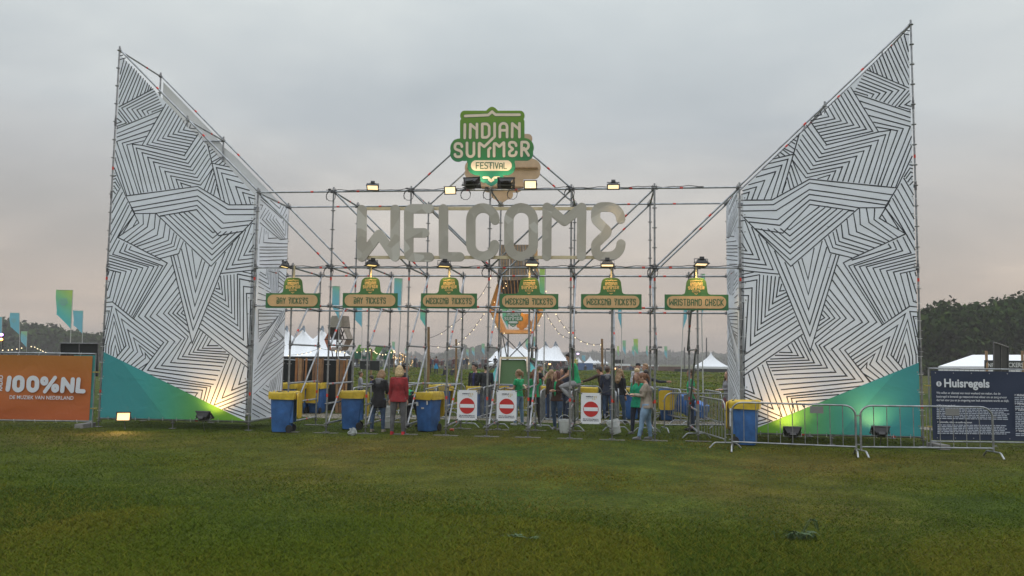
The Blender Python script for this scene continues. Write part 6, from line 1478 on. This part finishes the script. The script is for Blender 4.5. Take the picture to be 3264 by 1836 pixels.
# ================================================================== wooden hexagon towers
SLATG = M('slat_grey', (.24, .20, .16), .85, 0, .3, 4); SLATO = M('slat_ochre', (.48, .26, .08), .8, 0, .25, 4); SLATD = M('slat_dark', (.055, .045, .038), .85, 0, .3, 4); ORANGE = M('panel_orange', (.58, .16, .06), .7, 0, .1)
BULB = M('bulb_glow', (1, .9, .7), .3, 0, 0, emit=(1, .76, .42), es=2.2)
BULB_S = M('bulb_glow_amber', (1, .8, .5), .3, 0, 0, emit=(1, .62, .25), es=2.6)
def slats(mb, a, b, c, d, n, gap, th=.04, mi=0):
    """boards filling the quad a-b-c-d, running a->d, set side by side along a->b"""
    for i in range(n):
        s0, s1 = i/n, (i+1-gap)/n; p = [a.lerp(b, s0), a.lerp(b, s1), d.lerp(c, s1), d.lerp(c, s0)]
        nr = (p[1]-p[0]).cross(p[3]-p[0]).normalized()*th; mb.slab(p, nr, mi)
def hexprism(t, c, R_, dep, yaw, faces, legs=0, name='slatted_shell'):
    """open honeycomb ring of slatted faces with a horizontal axis"""
    ax = Matrix.Rotation(yaw, 3, 'Z') @ Vector((0, 1, 0)); ux = Matrix.Rotation(yaw, 3, 'Z') @ Vector((1, 0, 0))
    P6 = [c+ux*(R_*cos(rad(60*k)))+Vector((0, 0, R_*1.08*sin(rad(60*k)))) for k in range(6)]
    for k, (mat, n, gap) in faces.items():
        a, b = P6[k], P6[(k+1) % 6]; mb = MB(); slats(mb, a-ax*dep/2, a+ax*dep/2, b+ax*dep/2, b-ax*dep/2, n, gap); mb.build(name, mat, t)
    mb = MB()
    for s in (-1, 1):
        for k in range(6): mb.bar(P6[k]+ax*dep/2*s, P6[(k+1) % 6]+ax*dep/2*s, .08, .08)
    mb.build('edge_beam', SLATD, t); return P6
def bulb_part(t, p, r, mat=BULB):
    r *= .5
    o = bpy.data.objects.new('bulb', BULBM[(mat.name, r)]) if (mat.name, r) in BULBM else None
    if o is None:
        mb = MB(); mb.ball((0, 0, 0), r, 8, 6); o = mb.build('bulb', mat, None, 'all'); BULBM[(mat.name, r)] = o.data
    else: COL.objects.link(o)
    o.parent = t; o.location = p; return o
BULBM = {}
def lattice_tower():
    D = 47; s = D/F; b = base_at(1648, D); t = thing('lattice_tower', 'tall wooden honeycomb tower strung with bulbs behind the centre of the gate', 'tower', b)
    A = lambda px, py, d=0: atD(px, py, D+d)-b
    # upper slatted funnel
    q = [A(1585, 893, -.9), A(1715, 893, -.9), A(1700, 780, -.9), A(1592, 780, -.9)]
    mb = MB(); slats(mb, q[0], q[1], q[2], q[3], 13, .16); mb.build('slatted_shell', SLATG, t)
    q2 = [A(1594, 965, -.6), A(1716, 965, -.6), A(1715, 893, -.9), A(1585, 893, -.9)]
    mb = MB(); slats(mb, q2[0], q2[1], q2[2], q2[3], 12, .14); mb.build('slatted_shell', SLATD, t)
    qb = [A(1588, 965, 1.5), A(1712, 965, 1.5), A(1700, 780, 1.5), A(1594, 780, 1.5)]; mb = MB(); slats(mb, *qb, 10, .16); mb.build('slatted_shell', SLATO, t)
    for pts, n in (((1587, 905, -.9), (1607, 905, 1.3), (1586, 985, 1.3), (1561, 985, -.9)), 6), (((1561, 985, -.9), (1586, 985, 1.3), (1615, 1050, 1.3), (1596, 1062, -.9)), 6), (((1712, 905, -.9), (1698, 905, 1.3), (1714, 985, 1.3), (1737, 985, -.9)), 6), (((1737, 985, -.9), (1714, 985, 1.3), (1686, 1050, 1.3), (1700, 1062, -.9)), 6), (((1596, 1062, -.9), (1615, 1050, 1.3), (1686, 1050, 1.3), (1700, 1062, -.9)), 6), (((1700, 893, -.9), (1715, 893, 1.3), (1710, 780, 1.3), (1697, 780, -.9)), 6):
        v = [A(*p) for p in pts]; mb = MB(); slats(mb, v[0], v[1], v[2], v[3], n, .10, .05); mb.build('slatted_shell', SLATO, t)
    # small board with the logo and its plain companion
    c = A(1636, 1014, -1.25); k = 60*s/1210; mb = MB()
    flat(mb, board_outline(), lambda x, y, w: c+_R*((x-763)*k)+Vector((0, 0, -(y-680)*k))+_F0*w, .05); mb.build('logo_board', M('tower_logo_green', (.03, .20, .07), .6, 0, .1), t)
    mb = MB(); flat(mb, strokes(LG, 44)+strokes(LGB, 36)+[rrect(470, 872, 1040, 1010, 60)], lambda x, y, w: c+_R*((x-763)*k)+Vector((0, 0, -(y-680)*k))-_F0*.02); mb.build('logo_lettering', M('logo_pale', (.62, .64, .58)), t)
    c2 = A(1664, 1026, .6); mb = MB(); flat(mb, board_outline(), lambda x, y, w: c2+_R*((x-763)*k)+Vector((0, 0, -(y-680)*k))+_F0*w, .05); mb.build('plain_board', SLATO, t)
    # braced legs
    mb = MB()
    for px, d in ((1597, -.9), (1699, -.9), (1620, 1.3), (1696, 1.3)):
        p = A(px, 1060, d); mb.cyl((p.x, p.y, 0), p, .045, 6)
    pts = [(1597, 1062, -.9), (1699, 1062, -.9), (1699, 1165, -.9), (1597, 1165, -.9)]
    mb.cyl(A(*pts[0]), A(*pts[2]), .03, 6); mb.cyl(A(*pts[1]), A(*pts[3]), .03, 6); mb.cyl(A(1600, 1060, -.9), A(1621, 1165, 1.3), .03, 6); mb.cyl(A(1699, 1060, -.9), A(1690, 1165, 1.3), .03, 6)
    mb.cyl(A(1636, 1000, -.5), A(1700, 900, -.5), .02, 6); mb.cyl(A(1660, 1000, -.5), A(1597, 905, -.5), .02, 6); mb.build('braced_legs', STEEL_D, t)
    for px, py, d in ((1577, 865, -1), (1564, 886, -1), (1612, 903, -1), (1614, 912, -1), (1605, 918, -1), (1576, 963, -1), (1582, 969, -1), (1700, 861, -1), (1706, 830, -1), (1727, 905, -1), (1740, 928, -1), (1729, 1006, -1), (1719, 1038, -1), (1692, 1052, -1), (1712, 1036, .5), (1607, 1062, -1), (1580, 1042, -1), (1570, 1016, -1)): bulb_part(t, A(px, py, d), .05, BULB_S if (px*7) % 3 == 0 else BULB)
lattice_tower()
_l = bpy.data.lights.new('tower_bulb_light', 'POINT'); _l.energy = 40; _l.color = (1, .62, .25); _l.shadow_soft_size = .4
_o = bpy.data.objects.new('tower_bulb_light', _l); COL.objects.link(_o); _o.location = atD(1650, 985, 47.2)    # the bulbs strung through the tower
def hexagon_tower():
    D = 66; b = base_at(1080, D); t = thing('hexagon_tower', 'small grey wooden hexagon tower with an orange panel beside the long marquee', 'tower', b)
    A = lambda px, py, d=0: atD(px, py, D+d)-b
    def face(pts, mat, n, gap=.1): v = [A(*p) for p in pts]; mb = MB(); slats(mb, v[0], v[1], v[2], v[3], n, gap, .05); mb.build('slatted_shell', mat, t)
    face(((1045, 1043, -1), (1087, 1043, -1), (1091, 1006, -1), (1058, 1006, -1)), M('slat_pale', (.34, .31, .26), .85, 0, .12, 4), 9, .04); face(((1083, 1043, -1), (1116, 1049, 1), (1111, 1008, 1), (1091, 1006, -1)), SLATG, 9, .18)
    face(((1057, 1081, -.5), (1090, 1081, -.5), (1083, 1043, -1), (1045, 1043, -1)), SLATD, 9, .08); face(((1107, 1081, -1), (1125, 1082, 1), (1110, 1044, 1), (1092, 1043, -1)), SLATG, 5, .05)
    face(((1105, 1082, -1), (1124, 1082, 1), (1108, 1117, 1), (1090, 1119, -1)), M('slat_brown', (.20, .13, .095), .8), 5, .05); face(((1035, 1081, -1), (1050, 1081, 1), (1058, 1118, 1), (1048, 1116, -1)), ORANGE, 3, .02); face(((1035, 1080, -1), (1051, 1080, 1), (1051, 1058, 1), (1047, 1058, -1)), ORANGE, 3, .02)
    face(((1055, 1118, -1), (1092, 1120, -1), (1094, 1108, 1), (1058, 1108, 1)), SLATG, 5, .05)
    mb = MB()
    for p, q in (((1035, 1081, -1), (1125, 1082, -1)), ((1045, 1043, -1), (1116, 1044, -1)), ((1086, 1046, 0), (1096, 1080, 0)), ((1100, 1046, 0), (1084, 1080, 0)), ((1075, 1085, 0), (1093, 1110, 0)), ((1092, 1085, 0), (1074, 1110, 0)), ((1058, 1118, -1), (1064, 1165, -1)), ((1100, 1118, -1), (1096, 1165, -1)), ((1076, 1000, 1), (1072, 1165, 1))): mb.cyl(A(*p), A(*q), .05, 6)
    mb.build('braced_legs', SLATD, t)
    for px, py in ((1070, 1119), (1084, 1121)): bulb_part(t, A(px, py, -1.2), .10)
hexagon_tower()
def ramp_house():
    D = 40; b = base_at(1660, D); t = thing('grass_ramp', 'ramp covered in artificial grass with pale timber edges and teal side banners', 'ramp', b); A = lambda px, py, d=0: atD(px, py, D+d)-b
    TURF = M('artificial_turf', (.030, .068, .016), .95, 0, .25, 30, .6, 80)
    a, c, e, f = A(1592, 1240, -1.2), A(1690, 1240, -1.2), A(1674, 1146, 1.2), A(1598, 1146, 1.2)
    mb = MB(); mb.slab([a, c, e, f], (0, .04, -.05)); mb.build('turf_surface', TURF, t)
    mb = MB(); mb.bar(A(1588, 1240, -1.3), A(1594, 1142, 1.1), .10, .20); mb.bar(A(1683, 1190, -.1), A(1680, 1142, 1.1), .10, .20); mb.build('timber_edge', M('timber_weathered', (.46, .36, .26), .8, 0, .15), t)
    mb = MB(); mb.bar(A(1590, 1141, 1.15), A(1684, 1141, 1.15), .12, .12); mb.build('top_beam', PALEWOOD, t)
    TB = M('teal_banner', (.06, .33, .32), .7, 0, .1)
    mb = MB(); mb.add([A(1558, 1215, -.2), A(1588, 1215, -.2), A(1592, 1150, 1.1)], [(0, 1, 2)]); mb.add([A(1690, 1152, 1.1), A(1690, 1185, .2), A(1715, 1185, .2)], [(0, 1, 2)]); mb.build('side_banner', TB, t)
    mb = MB(); mb.bar(A(1556, 1185, -.2), A(1593, 1143, 1.2), .06, .06); mb.bar(A(1684, 1140, 1.2), A(1760, 1203, -.4), .06, .10); mb.build('edge_beam', SLATD, t)
    mb = MB(); mb.add([A(1686, 1141, 1.3), A(1704, 1141, 2.2), A(1762, 1200, .8), A(1742, 1200, -.2)], [(0, 1, 2, 3)]); mb.build('turf_flank', TURF, t)
ramp_house()

# ================================================================== light strings and poles
def pole(px, top, D, label, mat=WOOD, r=.085):
    b = base_at(px, D); t = atD(px, top, D)-b; mb = MB(); mb.tube([(0, 0, 0), t*.5+Vector((.02, 0, 0)), t], [r, r*.92, r*.85], 8); o = mb.build('wooden_pole', mat, None, True, b); tag(o, label, 'pole', 'wooden poles on the festival field'); return b+t
WP2 = M('pole_wood', (.23, .135, .055), .8, 0, .25, 5)
pr_ = pole(1919, 1080, 52, 'wooden pole holding the end of a bulb string, right of the lattice tower', WP2)
pl_ = pole(1366, 1042, 46, 'wooden pole holding the end of a bulb string, left of the lattice tower', WP2)
pole(1454, 1081, 60, 'bare wooden pole between the third ticket sign and the first no entry sign', WP2); pole(1184, 1112, 62, 'bare wooden pole before the black backdrop', WP2)
def string(label, pts, D0, D1, r=.055, mat=BULB, group='bulb strings'):
    n = len(pts); W_ = [atD(x, y, D0+(D1-D0)*i/(n-1)) for i, (x, y) in enumerate(pts)]; o = W_[0].copy()
    t = thing('light_string', label, 'lights', o, group=group); mb = MB(); cp = []
    for i in range(n-1):
        for k in range(3): cp.append(W_[i].lerp(W_[i+1], k/3)-o+Vector((0, 0, -.02*(k > 0))))
    cp.append(W_[-1]-o); mb.tube(cp, .014, 5); mb.build('cable', BLACK, t)
    for p in W_: bulb_part(t, p-o+Vector((0, 0, -.05)), r, mat)
c2 = lambda x, y: (1460+x/3.814, 820+y/3.814)
string('bulb string falling from the lattice tower to the lower left', [c2(*p) for p in ((395, 250), (315, 680), (275, 748), (228, 810), (190, 870), (142, 922), (92, 968), (5, 1040), (-110, 1095), (-240, 1085), (-355, 1075))][1:], 46, 46)
string('thin bulb string from the tower top past the third ticket sign', [c2(*p) for p in ((450, 168), (395, 250), (305, 425), (180, 580), (40, 735), (-80, 830), (-200, 920), (-355, 985))], 47, 46, .05)
string('bulb string from the tower to the wooden pole at right, lower one', [c2(*p) for p in ((1068, 660), (1100, 733), (1135, 800), (1183, 860), (1225, 917), (1280, 958), (1385, 993), (1423, 967))], 46, 50, .05)
string('bulb string from the tower to the wooden pole at right, ending on its tip', [c2(*p) for p in ((1190, 683), (1235, 762), (1293, 840), (1350, 905), (1423, 967), (1495, 1015), (1572, 1045), (1650, 1058), (1735, 1055))], 47, 52, .065)
string('bulb string hanging right along the lattice tower', [c2(*p) for p in ((935, 35), (995, 222), (1020, 323), (1068, 410), (1062, 560))], 46, 46, .05)
c1 = lambda x, y: (880+x/5.152, 960+y/5.152)
string('bulb string before the long white marquee', [c1(*p) for p in ((205, 885), (352, 873), (428, 860), (500, 845), (570, 828), (720, 770), (860, 800), (980, 822), (1050, 830), (1125, 835))], 60, 60, .075)
string('bulb string along the green stage roofs', [c1(*p) for p in ((1330, 830), (1405, 822), (1475, 812), (1545, 800), (1610, 815), (1630, 835), (1655, 850), (1703, 863), (1750, 873), (1800, 868), (1845, 855), (1890, 835), (1935, 805), (1950, 830))], 80, 80, .11)
string('row of bulbs over the orange banner before the wooded hill', [(x/5.574, 900+y/5.574) for x, y in ((48, 1197), (150, 1193), (215, 1187), (300, 1175), (385, 1157), (557, 1130), (620, 1140), (668, 1168), (720, 1190), (763, 1213), (815, 1235), (867, 1250))], 70, 64, .09)
def torch(px, top, base, D, label, k):
    b = base_at(px, D); t = thing('torch_pole', label, 'lamp', b, group='poles topped with clusters of bulbs'); A = lambda x, y, d=0: atD(x, y, D+d)-b
    p = A(px, top); mb = MB(); mb.cyl((0, 0, 0), p, .07, 6); mb.build('pole', WP2, t); rnd = random.Random(k)
    for i in range(7): bulb_part(t, p+Vector((rnd.uniform(-.22, .22), rnd.uniform(-.2, .2), rnd.uniform(-.9, .15))), .075, BULB_S)
for k, (px, tp_, lb) in enumerate(((1257, 1126, 'first'), (1273, 1128, 'second'), (1283, 1126, 'third'), (1289, 1130, 'fourth'))): torch(px, tp_, 1165, 85, f'{lb} from the left of the amber bulb poles right of the green stage roofs', k)
torch(1313, 1146, 1170, 110, 'far pole with amber bulbs between the lit group and the misty field', 9)
for k, px in enumerate((1477, 1484, 1491)): torch(px, 1143+k % 2*2, 1160, 130, f'far pole with amber bulbs left of the grass ramp, {["left", "middle", "right"][k]} one', 20+k)
for px, py, lb, col, es in ((4, 1067, 'purple stage light at the left picture edge', (.55, .25, 1), 5), (3, 1082, 'orange stage light under the purple one at the left picture edge', (1, .32, .05), 5), (1739, 1159, 'white stall light under the right end of the marquee', (1, .8, .5), 3), (1752, 1160, 'orange stall light beside the white one under the marquee', (1, .45, .15), 4), (1959, 1175, 'small orange lamp on the far field right of the wooden pole', (1, .45, .12), 3), (1842, 1128, 'small violet stage lamp above the sitting boy', (.8, .5, 1), 2)):
    D = 75 if px < 20 else 150; b = atD(px, py, D); r = .13 if px < 20 else .17
    t = thing('stage_light', lb, 'lamp', b, group='coloured lights on the field'); mb = MB(); mb.ball((0, 0, 0), (r*1.5, r, r), 10, 7); mb.build('lens', M('stage_glow_%d' % (px*31 % 997), (1, 1, 1), .3, 0, 0, emit=col, es=es), t)
    g = base_at(px, D); mb = MB(); mb.cyl((0, .2, 0), (g.x-b.x, g.y-b.y+.2, g.z-b.z), .06, 6); mb.box((0, .15, 0), (r*2.4, .15, r*2.2)); mb.build('stand', BLACK, t)
for px, tp_, lb in ((1929, 1113, 'twin headed floodlight mast right of the wooden light pole'), (2095, 1107, 'twin headed floodlight mast beside the right gate posts'), (2252, 1076, 'slim antenna mast above the largest pagoda tent'), (2182, 1107, 'thin far mast left of the largest pagoda tent')):
    D = 160; b = base_at(px, D); p = atD(px, tp_, D)-b; t = thing('mast', lb, 'mast', b); mb = MB(); mb.tube([(0, 0, 0), p], [.20, .11], 6); mb.build('tube', STEEL_D, t)
    if 'twin' in lb:
        for s in (-1, 1): mb = MB(); mb.box(p+_R*(s*.55), (.8, .4, .35)); mb.build('lamp_head', STEEL_D, t)

# ================================================================== green stage roofs
def stage_roof(label, D, polys, trusses):
    b = base_at(1160, D); t = thing('stage_roof', label, 'stage', b); A = lambda px, py, d=0: atD(px, py, D+d)-b
    for i, (pts, mat, d) in enumerate(polys): mb = MB(); mb.slab([A(*c1(*p), d) for p in pts], _F0*.15); mb.build('roof_panel', mat, t)
    mb = MB()
    for x0, y0, x1, y1 in trusses:
        for k in range(7):
            a = k/6; p = A(*c1(x0+(x1-x0)*a, y0)); q = A(*c1(x0+(x1-x0)*a, y1)); mb.cyl(p, q, .07, 5)
            if k < 6: mb.cyl(p, A(*c1(x0+(x1-x0)*(k+1)/6, y1)), .05, 5)
        for y in (y0, (y0+y1)/2, y1): mb.cyl(A(*c1(x0, y)), A(*c1(x1, y)), .07, 5)
    mb.build('truss', STEEL, t)
G_D = M('roof_green_dark', (.012, .13, .075), .8, 0, .1); G_L = M('roof_lime', (.22, .42, .05), .8, 0, .1); G_M = M('roof_green', (.10, .26, .04), .8, 0, .1); WPN = M('roof_white', (.55, .57, .56), .8)
stage_roof('zigzag stage roof of dark green and lime panels behind the second lane', 95, [
 ([(1010, 830), (1065, 830), (1130, 935), (1000, 935)], G_D, 0), ([(1235, 830), (1530, 830), (1560, 945), (1235, 945)], G_D, 0), ([(1310, 830), (1350, 770), (1560, 770), (1580, 830)], G_L, -.3), ([(1300, 830), (1360, 715), (1400, 715), (1340, 830)], G_M, -.6), ([(1530, 975), (1640, 740), (1760, 740), (1640, 975)], G_M, -.9),
 ([(1560, 830), (1700, 830), (1650, 950), (1580, 950)], G_D, -.2), ([(1800, 830), (1930, 830), (1890, 955), (1760, 955)], G_D, -.4), ([(1820, 830), (1845, 785), (1890, 785), (1925, 835)], G_L, -.5), ([(1640, 950), (1720, 820), (1745, 820), (1680, 950)], WPN, -1.0), ([(1420, 860), (1448, 770), (1475, 860), (1448, 905)], WPN, -1.2), ([(1560, 945), (1590, 900), (1620, 945)], G_L, -1)],
 [(1075, 820, 1200, 905), (1700, 760, 1830, 940), (1420, 780, 1480, 900)])

# ================================================================== woods, crowd, far field
def wood(name, label, cols, D, dep, leaf, n, cols_mat, seed, rise=0, rough=.7):
    """far wood: a belt of crowns; cols = [(px, top_px)] skyline"""
    rng = np.random.default_rng(seed); rnd = random.Random(seed); crowns = []
    xs = [c[0] for c in cols]; ys = [c[1] for c in cols]; s = D/F
    x = xs[0]
    while x < xs[-1]:
        yt = np.interp(x, xs, ys)-rise+rnd.uniform(-5, 5)*rough
        for row in range(3):
            d = D+dep*row/2+rnd.uniform(-2, 2); k = (row-2)*.16
            px = x+rnd.uniform(-8, 8); z = CAM.z+(hz(px)-yt)*s*(1+.86*k*.6); r = rnd.uniform(2.2, 3.6)*(D/120)**.5
            p = base_at(px, d, 0); crowns.append((p.x, p.y, z-r*.9, r, r*rnd.uniform(.85, 1.15)))
            zz = z-r*2.0
            while zz > -1.2: crowns.append((p.x+rnd.uniform(-1, 1)*r, p.y+rnd.uniform(-1, 1), zz, r*1.15, r)); zz -= r*1.25
        x += rnd.uniform(1.2, 1.9)/s
    C = np.array(crowns); per = max(20, n//len(C)); tot = per*len(C)
    idx = np.repeat(np.arange(len(C)), per); v = rng.normal(size=(tot, 3)); v /= np.linalg.norm(v, axis=1)[:, None]
    lump = 1+.22*np.sin(v[:, 0]*5+idx)*np.sin(v[:, 1]*4+idx*2)+.16*np.sin(v[:, 2]*7+idx*3)
    rad_ = (.62+.40*rng.random(tot)**.6)*lump
    Pn = np.stack([C[idx, 0]+v[:, 0]*C[idx, 3]*rad_, C[idx, 1]+v[:, 1]*C[idx, 3]*rad_, C[idx, 2]+v[:, 2]*C[idx, 4]*rad_], 1)
    keep = Pn[:, 2] > -2; Pn = Pn[keep]; v = v[keep]; m_ = len(Pn)
    nr = v+.9*rng.normal(size=(m_, 3)); nr /= np.linalg.norm(nr, axis=1)[:, None]; a = np.cross(nr, rng.normal(size=(m_, 3))); a /= np.linalg.norm(a, axis=1)[:, None]; bb = np.cross(nr, a)
    L_ = leaf*(.6+.8*rng.random(m_))[:, None]
    V = np.stack([Pn-a*L_, Pn-bb*L_*.55, Pn+a*L_, Pn+bb*L_*.55], 1)
    me = bpy.data.meshes.new(name); me.vertices.add(m_*4); me.vertices.foreach_set('co', V.ravel().astype(np.float32)); me.loops.add(m_*4); me.loops.foreach_set('vertex_index', np.arange(m_*4, dtype=np.int32))
    me.polygons.add(m_); me.polygons.foreach_set('loop_start', np.arange(0, m_*4, 4, dtype=np.int32)); mi = (rng.random(m_)*len(cols_mat)).astype(np.int32); me.polygons.foreach_set('material_index', mi)
    for q in cols_mat: me.materials.append(q)
    me.update(); me.validate(); o = bpy.data.objects.new(name, me); COL.objects.link(o); tag(o, label, 'wood', kind='stuff'); return o
LEAF = [blade_mat('leaf_dark', (.019, .040, .012), .75, 1.3), blade_mat('leaf_mid', (.026, .053, .013), .75, 1.3), blade_mat('leaf_light', (.042, .072, .016), .75, 1.3)]
wood('wood', 'dense dark green wood rising to the right picture edge', [(2560, 1105), (2750, 1050), (2900, 1015), (2960, 985), (3040, 960), (3090, 985), (3120, 970), (3150, 962), (3200, 948), (3264, 930), (3330, 925), (3420, 920)], 105, 16, .38, 78000, LEAF, 5, 16, 1.6)
wood('wood', 'misty wooded hill at the left behind the orange banner', [(-120, 1010), (0, 1015), (30, 1018), (60, 1028), (100, 1036), (130, 1036), (160, 1045), (215, 1050), (265, 1058), (320, 1068), (420, 1080), (600, 1098), (760, 1112)], 230, 26, .8, 40000, LEAF, 6)
wood('far_trees', 'misty grove of trees on the far field left of the grass ramp', [(1395, 1150), (1420, 1135), (1470, 1118), (1500, 1113), (1560, 1110), (1600, 1120), (1640, 1140)], 640, 40, 2.5, 9000, LEAF, 7)
wood('far_trees', 'low misty trees along the far field on the right', [(1985, 1158), (2010, 1142), (2060, 1140), (2085, 1150), (2110, 1156), (2140, 1142), (2165, 1148), (2200, 1152), (2260, 1146), (2330, 1148), (2420, 1152)], 700, 40, 2.6, 9000, LEAF, 8)
wood('far_trees', 'long faint line of trees at the misty horizon', [(850, 1130), (1100, 1132), (1300, 1133), (1420, 1132), (1700, 1130), (1800, 1126), (1900, 1127), (2000, 1128), (2150, 1126), (2350, 1132), (2500, 1135)], 900, 60, 3.4, 16000, LEAF, 9)
def crowd():
    rnd = random.Random(12); cols = [cloth('crowd_dark', (.03, .03, .034)), cloth('crowd_blue', (.05, .07, .12)), cloth('crowd_red', (.10, .03, .03)), cloth('crowd_white', (.28, .28, .28)), cloth('crowd_grey', (.14, .14, .14)), cloth('crowd_yellow', (.45, .42, .04)), SKIN['fair']]
    mb = MB()
    def man(px, D):
        p = base_at(px, D); h = rnd.uniform(1.55, 1.85); c = rnd.choice((0, 0, 0, 1, 1, 2, 3, 4, 4)); l = rnd.choice((0, 1, 4)); w = h*.11
        if rnd.random() < .03: c = 5
        for s in (-1, 1): mb.tube([p+_R*(s*.09), p+_R*(s*.09)+Vector((0, 0, h*.28)), p+_R*(s*.08)+Vector((0, 0, h*.5))], [.05, .065, .09], 5, l)
        mb.tube([p+Vector((0, 0, h*.46)), p+Vector((0, 0, h*.66)), p+Vector((0, 0, h*.80)), p+Vector((0, 0, h*.85))], [w*.9, w, w*1.15, w*.4], 6, c)
        for s in (-1, 1): mb.tube([p+_R*(s*w*1.2)+Vector((0, 0, h*.8)), p+_R*(s*w*1.5)+Vector((0, 0, h*.62)), p+_R*(s*w*1.2)-_F0*.1+Vector((0, 0, h*.48))], [.05, .045, .035], 5, c)
        mb.ball(p+Vector((0, 0, h*.93)), (h*.05, h*.055, h*.068), 6, 5, 6); mb.ball(p+Vector((0, .02, h*.955)), (h*.053, h*.055, h*.055), 6, 5, 0)
    for _ in range(45): man(rnd.uniform(1690, 1830), rnd.uniform(125, 175))
    for _ in range(60): man(rnd.uniform(1280, 1600), rnd.uniform(110, 170))
    for _ in range(45): man(rnd.uniform(1900, 2080), rnd.uniform(140, 190))
    for _ in range(25): man(rnd.uniform(1120, 1280), rnd.uniform(95, 140))
    for _ in range(20): man(rnd.uniform(1800, 1900), rnd.uniform(110, 160))
    o = mb.build('crowd', cols); tag(o, 'distant crowd of festival visitors along the tents', 'crowd', kind='stuff')
crowd()
def low_wall(label, px0, px1, D, top, mat, name='field_fence', cat='fence'):
    b = base_at(px0, D); mb = MB(); A = lambda px, py: atD(px, py, D)-b
    a, c = A(px0, top), A(px1, top+(px1-px0)*sin(ROL)); mb.slab([Vector((a.x, a.y, -3)), Vector((c.x, c.y, -3)), c, a], _F0*.1); o = mb.build(name, mat, None, False, b); tag(o, label, cat)
low_wall('brown screen fence along the far field, right of the sitting boy', 1960, 2170, 165, 1166, M('rust_screen', (.12, .065, .045), .9, 0, .2, .5))
low_wall('dark screen fence along the far field before the largest pagoda tent', 2150, 2420, 125, 1176, DARKB)
low_wall('blue sheeted stalls under the pointed tents', 1835, 1890, 140, 1157, M('blue_sheet', (.06, .13, .28), .8, 0, .15, .6), 'market_stall', 'stall')
low_wall('dark food stalls under the white marquee', 1690, 1835, 150, 1153, DARKB, 'market_stall', 'stall')
for i, (px, lb) in enumerate(((1700, 'left'), (1722, 'middle'), (1748, 'right'))):
    D = 148; b = base_at(px, D); p = atD(px, 1154, D)-b; mb = MB(); mb.box(p, (1.6, .12, .55)); 
    for k in (-1, 0, 1): mb.box(p+_R*(k*.45)-_F0*.09, (.22, .05, .26), 1)
    o = mb.build('menu_board', [BLACK, M('menu_grey', (.3, .3, .3))], None, False, b); tag(o, f'dark menu board over the food stalls under the marquee, {lb} one', 'sign', 'menu boards over the food stalls')
low_wall('low row of white tent roofs on the far right field', 1960, 2010, 200, 1160, TENT, 'tent_row', 'tent'); low_wall('low white tent roof behind the right gate posts', 2040, 2100, 190, 1163, TENT, 'tent_row', 'tent')
# ================================================================== evening mist
def haze(dens):
    mb = MB(); mb.box((12, 440, 12.4), (2400, 1130, 30)); o = mb.build('haze', []); tag(o, kind='stuff'); o['label'] = 'thin evening mist over the festival field'
    mt = bpy.data.materials.new('mist'); mt.use_nodes = True; t = mt.node_tree; t.nodes.clear()
    v = nd(t, 'ShaderNodeVolumePrincipled'); v.inputs['Color'].default_value = (.64, .61, .595, 1); v.inputs['Density'].default_value = dens; v.inputs['Anisotropy'].default_value = .0
    u = nd(t, 'ShaderNodeOutputMaterial'); t.links.new(v.outputs[0], u.inputs['Volume']); o.data.materials.append(mt); o.display_type = 'WIRE'
HAZE = .0011
if HAZE: haze(HAZE)
